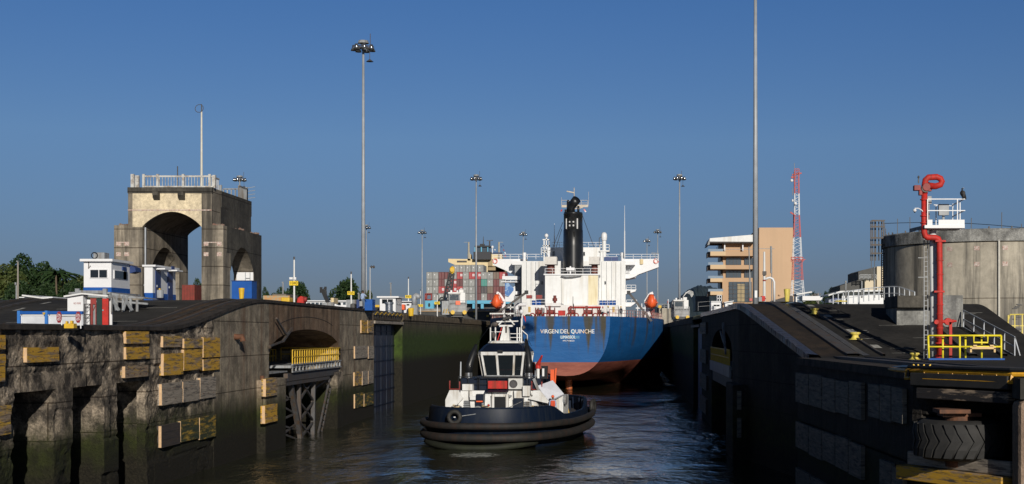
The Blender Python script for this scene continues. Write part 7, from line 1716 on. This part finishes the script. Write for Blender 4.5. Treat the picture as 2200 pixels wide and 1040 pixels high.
# ================================================================== red fire monitor pipe with platform
YM = 78.0; mz0 = LOWR
s = YM/F
fm = thing('fire_monitor_tower', 'tall bright red fire monitor pipe with white lookout platform and ladder', 'pipe tower', (xx(2010,YM), YM, mz0))
MB().cyl((xx(2007,YM+.25),YM+.25,mz0), (xx(2004,YM+.25),YM+.25,zz(492,YM)), .20, .19, 14).build('white_mast', WHITE, fm, smooth=True)
px_ = lambda a, b, dy=0: (xx(a,YM)+0, YM+dy-.3, zz(b,YM))
MB().tube([px_(2016.5,772), px_(2016.5,640), px_(2015.5,520), px_(2013,514), px_(2007,511.5), px_(1990,511), px_(1985,508), px_(1983,500), px_(1983.5,418)], [.165]*9, 14).build('red_riser', RED, fm, smooth=True)
MB().tube([px_(1984,418), px_(1984,400), px_(1986,388), px_(1992,382.5), px_(2010,381.5), px_(2018,385), px_(2021,391), px_(2018,398), px_(2008,401.5), px_(1996,399,.4), px_(1992,396,.6)], [.17]*9+[.2,.2], 14).build('monitor_loop', RED, fm, smooth=True)
mb = MB().box(*sorted((xx(1960,YM),xx(1974,YM))), YM-.55, YM-.15, zz(411,YM), zz(400,YM)).box(xx(1971,YM), xx(1978,YM), YM-.5, YM-.2, zz(421,YM), zz(408,YM)).box(xx(1990,YM), xx(2001,YM), YM-.1, YM+.2, zz(411,YM), zz(402,YM)).cyl(px_(1986,404,-.3), px_(1986,404,.1), .22, None, 12)
mb.build('monitor_nozzle', REDD, fm, bevel=.02)
MB().cyl(px_(1984,407,-.25), px_(1984,407,0), .22, .22, 12).beam(px_(1971,395), px_(1971,384), .06).ell(px_(1971,382), .06,.06,.09,8,5).beam(px_(1973,408,-.1), px_(1990,398,-.1), .1).build('valve_gear', DGREY, fm)
for z_ in (776, 764, 745, 737, 724): 
    p = px_(2016.5, z_-8 if z_ > 770 else z_); MB().cyl((p[0],p[1],p[2]-.04),(p[0],p[1],p[2]+.04),.26,None,14).build('flange', RED, fm)
for b in (560, 590, 655, 675, 705):
    p = px_(2016.5 if b > 520 else 2015, b); MB().cyl((p[0],p[1],p[2]-.025),(p[0],p[1],p[2]+.025),.2,None,14).build('flange', RED, fm)
for b in (430, 465, 480): p = px_(1983.5, b); MB().cyl((p[0],p[1],p[2]-.03),(p[0],p[1],p[2]+.03),.23,None,14).build('flange', RED, fm)
for b in (627, 519): p = px_(2016.5 if b > 600 else 2019, b); MB().box(p[0]-.34,p[0]+.22,p[1]-.2,p[1]+.3,p[2]-.05,p[2]+.05).build('pipe_clamp', RED, fm)
mb = MB().cyl(px_(2005,692), px_(2046,690), .1, None, 10).cyl(px_(2052,690), px_(2046,690), .06).cyl(px_(2034,691,-.1), px_(2034,691,.2), .2, None, 14).box(*sorted((px_(2036,0)[0],px_(2042,0)[0])), YM-.4, YM-.25, zz(768,YM), zz(692,YM)).cyl(px_(2016,742), px_(2038,744), .09).cyl(px_(2008,692,-.2), px_(2008,692,.1), .13)
mb.build('valve_manifold', RED, fm)
P0, P1 = xx(1982,YM), xx(2067,YM); pz0, pz1 = zz(492,YM), zz(485.5,YM)
MB().box(P0, xx(2066,YM), YM-.6, YM+1.3, pz0, pz1-.02).build('platform_floor', WHITE, fm)
MB().box(P0-.02, xx(2066.5,YM), YM-.66, YM-.6, pz0, pz1+.0).box(xx(2011,YM), xx(2066.5,YM), YM-.63, YM-.6, pz1, zz(474,YM)).box(xx(1988,YM), xx(1998,YM), YM-.63, YM-.6, pz1, zz(474,YM)).build('toe_board', WHITE_C, fm)
MB().add([(P0-.02,YM-.6,pz0),(P0-.02,YM-.6,pz1),(xx(1963,YM),YM+1.2,zz(488,YM)),(xx(1963,YM),YM+1.2,zz(497,YM))],[(0,1,2,3)]).build('side_board', GREY, fm)
mb = MB(); yy0_ = YM-.6; zt2 = zz(430,YM); zm2 = zz(454.5,YM)
for px in (1988, 2051.5): mb.beam((xx(px,YM),yy0_,pz0), (xx(px,YM),yy0_,zt2), .055)
mb.beam((xx(1988,YM),yy0_,zt2),(xx(2068,YM),yy0_,zt2),.05); mb.beam((xx(1988,YM),yy0_,zm2),(xx(2068,YM),yy0_,zm2),.05)
for px, yo in ((2047,1.3),(2062.5,.6),(2011,.6)): mb.beam((xx(px,YM+yo),YM+yo,pz0), (xx(px,YM+yo),YM+yo,zz(433 if px != 2011 else 438,YM)), .05)
mb.beam((xx(2066,YM),yy0_,zt2),(xx(2047,YM+1.3),YM+1.3,zz(436,YM)),.05); mb.beam((xx(2066,YM),yy0_,zm2),(xx(2047,YM+1.3),YM+1.3,zz(461,YM)),.05); mb.beam((xx(2011,YM),YM+.6,zz(438,YM)),(xx(2047,YM+1.3),YM+1.3,zz(438,YM)),.045)
mb.build('platform_railing', WHITE_C, fm)
MB().box(xx(2018,YM), xx(2040,YM), YM+.1, YM+.35, zz(462,YM), zz(438,YM)).box(xx(2026,YM), xx(2031,YM), YM+.15, YM+.25, pz1, zz(462,YM)).build('control_cabinet', GREY, fm, bevel=.01)
MB().box(xx(1991,YM), xx(2000,YM), YM-.2, YM+.0, zz(439,YM), zz(422,YM)).box(xx(1994,YM), xx(1996,YM), YM-.15, YM-.05, pz1, zz(439,YM)).build('junction_box', GREY, fm, bevel=.01)
mb = MB().tube([px_(1983,460,-.1), px_(1977,453,-.1), px_(1970,449,-.1), px_(1962,449,-.1)], [.03]*4, 6); mb.build('camera_arm', WHITE_C, fm)
MB().ell(px_(1962,453.5,-.1), .1, .1, .09, 12, 8).build('dome_camera', WHITE_C, fm); MB().ell(px_(1962,456.5,-.1), .05, .05, .06, 10, 6).build('camera_lens', BLACK, fm)
mb = MB()
for px in (1989, 1997): mb.beam((xx(px,YM),YM+.45,mz0),(xx(px,YM),YM+.45,zz(500,YM)),.05)
for i in range(30): z = mz0+.25+i*.27; mb.beam((xx(1989,YM),YM+.45,z),(xx(1997,YM),YM+.45,z),.035)
for z in (zz(595,YM), zz(553,YM)): mb.beam((xx(1976,YM),YM+.45,z),(xx(1997,YM),YM+.45,z),.04)
mb.build('ladder', GREY, fm)
# vulture
Yv2 = YM-.6; bx = xx(2068.5,Yv2); bz = zt2
vu = thing('black_vulture', 'black vulture perched on the railing corner of the white platform', 'bird', (bx, Yv2, bz))
rows = []
for (dx, dz_, r, rf_) in ((-.03,.52,.02,1),(-.05,.50,.045,1),(-.02,.46,.05,1),(-.04,.40,.045,1),(-.06,.34,.10,1),(-.03,.24,.14,1),(.03,.14,.135,.9),(.09,.04,.10,.8),(.14,-.04,.06,.7),(.17,-.1,.03,.6)):
    rows.append([(bx+dx+r*math.cos(a*.628)*.9, Yv2+r*math.sin(a*.628)*rf_, bz+.08+dz_+ r*math.cos(a*.628)*.35) for a in range(10)])
mb = MB().loft(rows, closed=True); mb.f.append(tuple(range(10))); mb.f.append(tuple(9*10+k for k in range(9,-1,-1))); mb.build('body', M('black_feathers', (.006,.006,.008), (.014,.013,.014), rough=.6, scale=12, bump=.5), vu, smooth=True, fix=True)
MB().cyl((bx-.0,Yv2,bz+.62), (bx+.10,Yv2,bz+.575), .028, .008, 8).build('beak', GREY, vu)
for q in (-.045,.045): MB().cyl((bx-.02,Yv2+q,bz+.2),(bx-.01,Yv2+q,bz+.01),.018,.013,6).cyl((bx-.05,Yv2+q,bz+.02),(bx+.04,Yv2+q,bz+.02),.012).build('leg', GREY, vu)
for q in (-1,1): MB().ell((bx+.03,Yv2+q*.11,bz+.25), .09, .04, .2, 8, 6).build('wing', bpy.data.materials['black_feathers'], vu)
# yellow railing and blue plate
yr = thing('yellow_barrier', 'bright yellow tubular railing with a gate on a blue plate by the red pipe', 'railing', (xx(2075,76), 76, LOWR))
Yr = 76.0; mb = MB(); zr = lambda py: zz(py, Yr); Xr = lambda p: xx(p, Yr)
for px, pt in ((1996,721),(2030,724),(2062,720.5),(2079,724),(2114,724),(2151,721)): mb.tube([(Xr(px),Yr+(.5 if px in (2030,2079,2114) else 0),LOWR), (Xr(px)-(.05 if px==1996 else 0),Yr+(.5 if px in (2030,2079,2114) else 0),zr(pt))], [.055]*2, 8)
for py in (721, 745): mb.tube([(Xr(1994),Yr,zr(py)),(Xr(2062),Yr,zr(py))],[.045]*2,8)
mb.tube([(Xr(2062),Yr,zr(721)),(Xr(2151),Yr,zr(721))],[.055]*2,8); mb.tube([(Xr(2062),Yr,zr(745)),(Xr(2151),Yr,zr(745))],[.05]*2,8)
mb.tube([(Xr(2092),Yr,zr(721)),(Xr(2092),Yr,zr(736)),(Xr(2122),Yr,zr(736)),(Xr(2122),Yr,zr(721))],[.05]*4,8)
mb.build('tube_frame', M('bright_yellow_paint', (.85,.72,.03), (.75,.62,.03), rough=.45), yr, smooth=True)
MB().box(Xr(2083),Xr(2138),Yr-.12,Yr-.04,zr(750),zr(745)).box(Xr(2083),Xr(2087),Yr-.12,Yr-.04,zr(757),zr(748)).box(Xr(2134),Xr(2138),Yr-.12,Yr-.04,zr(757),zr(748)).box(Xr(2090),Xr(2098),Yr-.13,Yr-.05,zr(744),zr(741)).box(Xr(2126),Xr(2134),Yr-.13,Yr-.05,zr(744),zr(741)).build('hook_bar', M('faded_orange_paint', (.7,.48,.2)), yr)
MB().box(Xr(1993),Xr(2156),Yr-.3,Yr+.9,LOWR-.05,LOWR+.09).build('blue_plate', BLUEP, yr, bevel=.02)
# grey handrail along the yard and another one
hr = thing('handrail', 'galvanised handrail running over the crest of the right ramp towards the tank', 'railing', at(1850,650,104))
pts = [at(1800,650,104), at(1850,634.5+11,104), at(1890,625+18,104), at(1915,622+18,103), at(1935,625+18,100), at(1975,640+20,96)]
pp = []
for a in range(17):
    t = a/16; px = 1790 + 175*t; top = 632 - 16*math.sin(min(1, t*1.25)*math.pi/2) + max(0, t-.8)*60
    pp.append(at(px, top+27, 104 - 6*max(0, t-.6)))
mb = MB()
for k, a in enumerate(pp):
    mb.beam(a, a+Vector((0,0,.93)), .07)
    if k:
        mb.beam(pp[k-1]+Vector((0,0,.93)), a+Vector((0,0,.93)), .07); mb.beam(pp[k-1]+Vector((0,0,.45)), a+Vector((0,0,.45)), .05)
mb.build('rail_frame', GALV, hr)
h2 = thing('handrail', 'galvanised sloping handrail between the red pipe and the tank', 'railing', at(2110,740,86)); mb = MB()
for k in range(6):
    a = at(2070+22*k, 703+12.2*k, 88-1.6*k); mb.beam(a, a+Vector((0,0,1.05)), .06)
    if k: mb.beam(pv+Vector((0,0,1.05)), a+Vector((0,0,1.05)), .06); mb.beam(pv+Vector((0,0,.5)), a+Vector((0,0,.5)), .05); mb.beam(pv, a, .05)
    pv = a
mb.beam(pv+Vector((0,0,1.05)), pv+Vector((.3,0,0)), .06); mb.build('rail_frame', GALV, h2)
h3 = thing('handrail', 'pale yellow handrail at the far right edge before the tank', 'railing', at(2180,725,92)); mb = MB(); mb.tube([at(2160,722,92), at(2162,702,92), at(2170,676,92), at(2230,675,92)], [.05]*4, 6)
for px in (2166, 2180, 2196, 2215): mb.beam(at(px,722,92), at(px,677,92), .07)
mb.beam(at(2163,700,92), at(2230,700,92), .06); mb.build('rail_frame', PALEY, h3)
MB().box(xx(2160,92), xx(2420,92), 91.6, 97, 6.9, zz(721,92)).solo('retaining_kerb', CONBLOCK, 'low concrete kerb carrying the pale yellow handrail at the right edge', 'kerb', at(2180,725,92), bevel=.03)
# mushroom bollards on the ramp
def mush(px, pyb, h, lab, sc=1.0):
    Y = 82.0
    for _ in range(40):
        z = zprofRs(Y); Y2 = F*(CH - z)/(pyb-HY) if abs(pyb-HY) > 3 else 0
        # march along the view ray until it meets the ramp
        break
    best = None
    for i in range(400):
        Y = 76 + i*.06; x = xx(px,Y); e = abs(zz(pyb,Y) - zprofRs(Y))
        if best is None or e < best[0]: best = (e, Y, x, zprofRs(Y))
    _, Y, x, z = best; H = h*Y/F
    t = thing('mushroom_bollard', lab, 'bollard', (x,Y,z-.02), group='yellow mushroom bollards on the right ramp', local=True)
    MB().lathe([(H*.95,0),(H*.95,H*.05),(H*.62,H*.12),(H*.42,H*.5),(H*.5,H*.68),(H*.72,H*.78),(H*.74,H*.92),(H*.6,H*1.0),(0,H*1.02)], (0,0,0), 20).build('post', PALEY, t, smooth=True)
mush(1750, 674.5, 13, 'pale yellow mushroom bollard highest up the right ramp')
mush(1837.5, 729, 16, 'pale yellow mushroom bollard half way down the right ramp')
mush(1965, 772, 15, 'pale yellow mushroom bollard at the foot of the ramp near the yellow barrier')
MB().lathe([(.45,0),(.42,.07),(0,.09)], at(1806,648.3,97), 20).solo('low_bollard', PALEY, 'flat pale yellow bollard cap just showing over the right ramp crest', 'bollard', at(1806,648.5,97))
# long yellow edge beam with chain at the corner
eb = thing('edge_beam', 'orange yellow steel edge beam and bent guard strips along the right quay corner', 'beam', (12, 52, LOWR))
mb = MB(); pts = [(exn(57)-.05,57,LOWR-.02), (exn(54)-.1,54,LOWR-.0)] + [dgp(t,LOWR+.02,.25) for t in (1.0,2.5,4.0,5.4)] + [(22,46,LOWR+.02)]
mb.tube(pts, [.09]*len(pts), 6)
mb.tube([(p[0]-.05,p[1]-.05,p[2]-.28) for p in pts[1:]], [.07]*(len(pts)-1), 6)
for p, q in zip(pts[1:], pts[2:]):
    n = max(2, int((Vector(q)-Vector(p)).length/.8))
    for i in range(n): a = Vector(p).lerp(Vector(q), i/n); mb.beam(a, a+Vector((-.05,-.05,-.28)), .09)
mb.build('edge_tube', M('orange_yellow_paint', (.72,.38,.02), (.5,.24,.02), rough=.5, scale=4), eb)
mb = MB()
for i, px in enumerate((1969,1975,1984,1994)): a = at(px,792,53.0); mb.beam(a, a+Vector((-.12+.07*i,.0,.16)), .05)
mb.build('bent_strip', M('yellow_strip_paint', (.8,.5,.03)), eb)
mb = MB(); dgt = [dgp(t,LOWR+.16,.35) for t in (.2,1.5,3,4.4,5.4)]; pts2 = [(exn(58)+.3,58,LOWR+.0),(exn(55),55,LOWR+.12)] + dgt + [(22,46,LOWR+.12)]
mb.tube(pts2, [.07]*len(pts2), 6); mb.build('cable', BLACK, eb)
# ================================================================== trees and hills
def leafcloud(mb, lumps, n, size, rnd):
    tot = sum(l[3]**2 for l in lumps)
    for (cx, cy, cz, r) in lumps:
        for _ in range(int(n * r*r / tot)):
            d = Vector((rnd.gauss(0,1), rnd.gauss(0,1), rnd.gauss(0,1))).normalized()
            rr = r * rnd.uniform(.72, 1.08); p = Vector((cx, cy, cz)) + Vector((d.x*rr, d.y*rr, d.z*rr*.8))
            u = Vector((rnd.gauss(0,1), rnd.gauss(0,1), rnd.gauss(0,.6))).normalized(); v = u.cross(Vector((rnd.gauss(0,1), rnd.gauss(0,1), rnd.gauss(0,1)))).normalized()
            s = size * rnd.uniform(.6, 1.4); k = len(mb.v)
            mb.v += [tuple(p-u*s), tuple(p+v*s*.6), tuple(p+u*s), tuple(p-v*s*.6)]; mb.f.append((k,k+1,k+2,k+3))
def make_tree(seed, w, h, n=4200, leaf=.32, mat=None, spread=1.0, flat=.5):
    rnd = random.Random(seed)
    t = thing('tree', '', 'tree', (0,0,0), local=True)
    mb = MB(); mb.tube([(0,0,-1.5),(0.1,0,h*.2),(-.1,.1,h*.42),(0.1,0,h*.62)], [.5,.4,.3,.14], 8)
    lumps = []
    for i in range(17):
        a = rnd.uniform(0,6.28); rr = w/2*math.sqrt(rnd.random())*.8; z = h*(.45 + .42*rnd.random()*(1-(rr/(w/2))**2*flat))
        lumps.append((rr*math.cos(a), rr*math.sin(a), z, rnd.uniform(.13,.24)*w))
        if i < 9: mb.tube([(0,0,h*.3+rnd.random()*h*.15),(rr*.5*math.cos(a), rr*.5*math.sin(a), z*.72),(rr*math.cos(a), rr*math.sin(a), z)], [.2,.12,.05], 5)
    mb.build('trunk', BARK, t)
    c = MB(); leafcloud(c, lumps, n, leaf, rnd); c.build('crown', mat or LEAF, t)
    return t
T1 = make_tree(1, 15, 15, 6000, .42); T2 = make_tree(2, 13, 17, 5500, .4, LEAF2); T3 = make_tree(5, 17, 13, 6500, .42)
used = {}
def place(T, px, pytop, Y, wpx, lab, grp='trees beyond the locks', zb=9.0):
    H = {T1.name:14.3, T2.name:16.2, T3.name:12.4}[T.name]; W = {T1.name:15, T2.name:13, T3.name:17}[T.name]
    sc = (zz(pytop,Y) - zb)/H; sw = wpx*Y/F/W; loc = (xx(px,Y), Y, zb)
    if T.name not in used: used[T.name] = 1; T.location = loc; T.scale = (sw, sw, sc); T['label'] = lab; T['group'] = grp; return T
    o = dup(T, loc, lab, rotz=random.uniform(0,6.28), scale=(sw, sw, sc)); o['group'] = grp; return o
place(T1, 60, 555, 300, 105, 'tall dark tree at the far left with the highest crown')
place(T2, 12, 563, 290, 90, 'dark tree cut by the left edge of the photo')
place(T3, 112, 583, 310, 90, 'dark rounded tree left of the palm')
place(T2, 165, 586, 300, 70, 'olive green tree just left of the white control booth')
place(T3, 30, 610, 270, 80, 'low bright bushy tree in front of the far left trees')
place(T1, 88, 612, 275, 70, 'low tree in front between the pole and the palm')
place(T3, 145, 612, 270, 85, 'low dark bushy tree below the palm left of the booth')
place(T2, 200, 615, 290, 80, 'tree mostly hidden behind the white control booth')
place(T1, 430, 604, 340, 34, 'small tree seen through the big tower arch')
place(T3, 630, 614, 360, 86, 'broad round tree behind the 1040 sign')
place(T1, 600, 622, 370, 40, 'smaller tree at the left of the broad round tree')
place(T3, 738, 607, 380, 92, 'broad round tree left of the tall mast behind the 935 sign')
place(T2, 785, 618, 390, 30, 'small tree right of the tall mast')
place(T1, 573, 621, 300, 22, 'small bushy tree just right of the concrete tower')
place(T3, 1750, 634, 500, 40, 'low tree between the lattice tower and the flat-roofed building')
place(T1, 1785, 622, 480, 34, 'small dark tree right of the lattice tower')
place(T2, 1735, 636, 470, 30, 'low tree behind the white cabin roof')
# bare tree
rnd = random.Random(4); mb = MB()
def br(p, d, l, r, k):
    q = p + d*l; mb.beam(p, q, r)
    if k:
        for _ in range(3): br(q, (d + Vector((rnd.uniform(-.7,.7), rnd.uniform(-.3,.3), rnd.uniform(-.1,.5)))).normalized(), l*.68, r*.6, k-1)
b0 = Vector((xx(1762,420), 420, 12)); br(b0, Vector((0,0,1)), 3.2, .5, 4)
bt = thing('tree', 'bare leafless tree right of the lattice tower', 'tree', tuple(b0)); mb.build('branches', M('bare_twig', (.2,.19,.18), (.14,.13,.13)), bt)
# palms
def palm(px, pyt, Y, lab):
    t = thing('palm_tree', lab, 'palm tree', (xx(px,Y), Y, 9)); zt = zz(pyt, Y); x = xx(px,Y)
    MB().tube([(x,Y,9),(x+.2,Y,(9+zt)/2),(x,Y,zt)], [.28,.2,.17], 8).build('trunk', BARK, t)
    mb = MB(); rnd = random.Random(int(px))
    for i in range(16):
        a = i*.4+rnd.random(); el = rnd.uniform(-.2,1.0); L = 3.4; pts = []
        for k in range(7):
            u = k/6; pts.append(Vector((x + math.cos(a)*math.cos(el*(1-u))*L*u, Y + math.sin(a)*math.cos(el*(1-u))*L*u, zt + L*u*math.sin(el) - 2.0*u*u)))
        for p, q in zip(pts, pts[1:]):
            s = (q-p).cross(Vector((0,0,1))).normalized()*.3; dn = Vector((0,0,-.25))
            k0 = len(mb.v); mb.v += [tuple(p), tuple(q), tuple(q+s+dn), tuple(p+s+dn), tuple(q-s+dn), tuple(p-s+dn)]; mb.f += [(k0,k0+1,k0+2,k0+3),(k0,k0+5,k0+4,k0+1)]
    mb.build('crown', LEAF, t)
palm(120, 588, 285, 'palm tree rising between the dark trees left of the control booth'); palm(135, 592, 290, 'second, slightly lower palm tree next to the taller palm')
# white roofs at the far left
t = lowbuild('low_building', 50, 110, 640, 660, 200, 10, 'white building with a long sloping roof at the far left below the trees', [])
prismy([(47,633),(107,641),(107,644),(47,636)], 198, 12).build('roof', WHITE, t)
t = thing('yellow_rail', 'thin yellow rail at the far left edge above the road', 'railing', at(10,655,120)); MB().beam(at(-20,654,120), at(36,654,120), .07).build('rail', YEL, t)
boxy('blue_strip_fence', -20, 28, 656.5, 661, 125, .2, BLUE_D, 'dark blue low fence at the far left edge', 'fence')
# small site clutter right of the tower
boxy('orange_netting', 565, 622, 635, 650, 150, .4, M('orange_net', (.5,.25,.08), (.35,.3,.2), scale=4, lo=.45, hi=.55), 'orange and tan construction netting behind the left wall crest', 'netting')
boxy('brown_hut_roof', 585, 615, 631.5, 640, 170, 6, M('thatch_brown', (.16,.13,.1), (.1,.08,.06)), 'brown hut roof right of the concrete tower', 'roof')
boxy('yellow_machine', 603, 622, 639, 650, 140, 1.5, YEL, 'yellow machine part on the crest left of the 1040 sign', 'machine', .1)
# hills
def hill(name, pts, Y, d, col):
    rows = []; n = len(pts)
    for k, (a, b) in enumerate(((0,1),(.5,.75),(1,0))):
        rows.append([])
    m = MB(); top = []
    fine = []
    for (x0,y0_),(x1,y1_) in zip(pts, pts[1:]):
        for i in range(10): fine.append((x0+(x1-x0)*i/10, y0_+(y1_-y0_)*i/10 + random.uniform(-1.0,1.0)))
    fine.append(pts[-1])
    r = []
    for q in range(7):
        u = q/6; r.append([(xx(px,Y), Y - d*(1-u), 8.5 + (zz(py,Y)-8.5)*(math.sin(u*math.pi/2)) + random.uniform(-1.5,1.5)*(0<q<6)) for px, py in fine])
    r.append([(xx(px,Y), Y + d, 8.5) for px, py in fine])
    m.loft(r); return struct(m.build(name, col, smooth=True))
hill('hill', [(1380,668),(1425,655),(1455,641),(1480,622),(1495,616),(1520,615),(1545,624),(1600,640),(1640,660)], 1500, 300, leafm('hazy_forest', (.045,.07,.085), (.055,.08,.095), (.065,.09,.10)))
hill('hill', [(-300,640),(0,648),(300,655),(600,652),(900,662),(1300,668)], 2200, 300, bpy.data.materials['hazy_forest'])
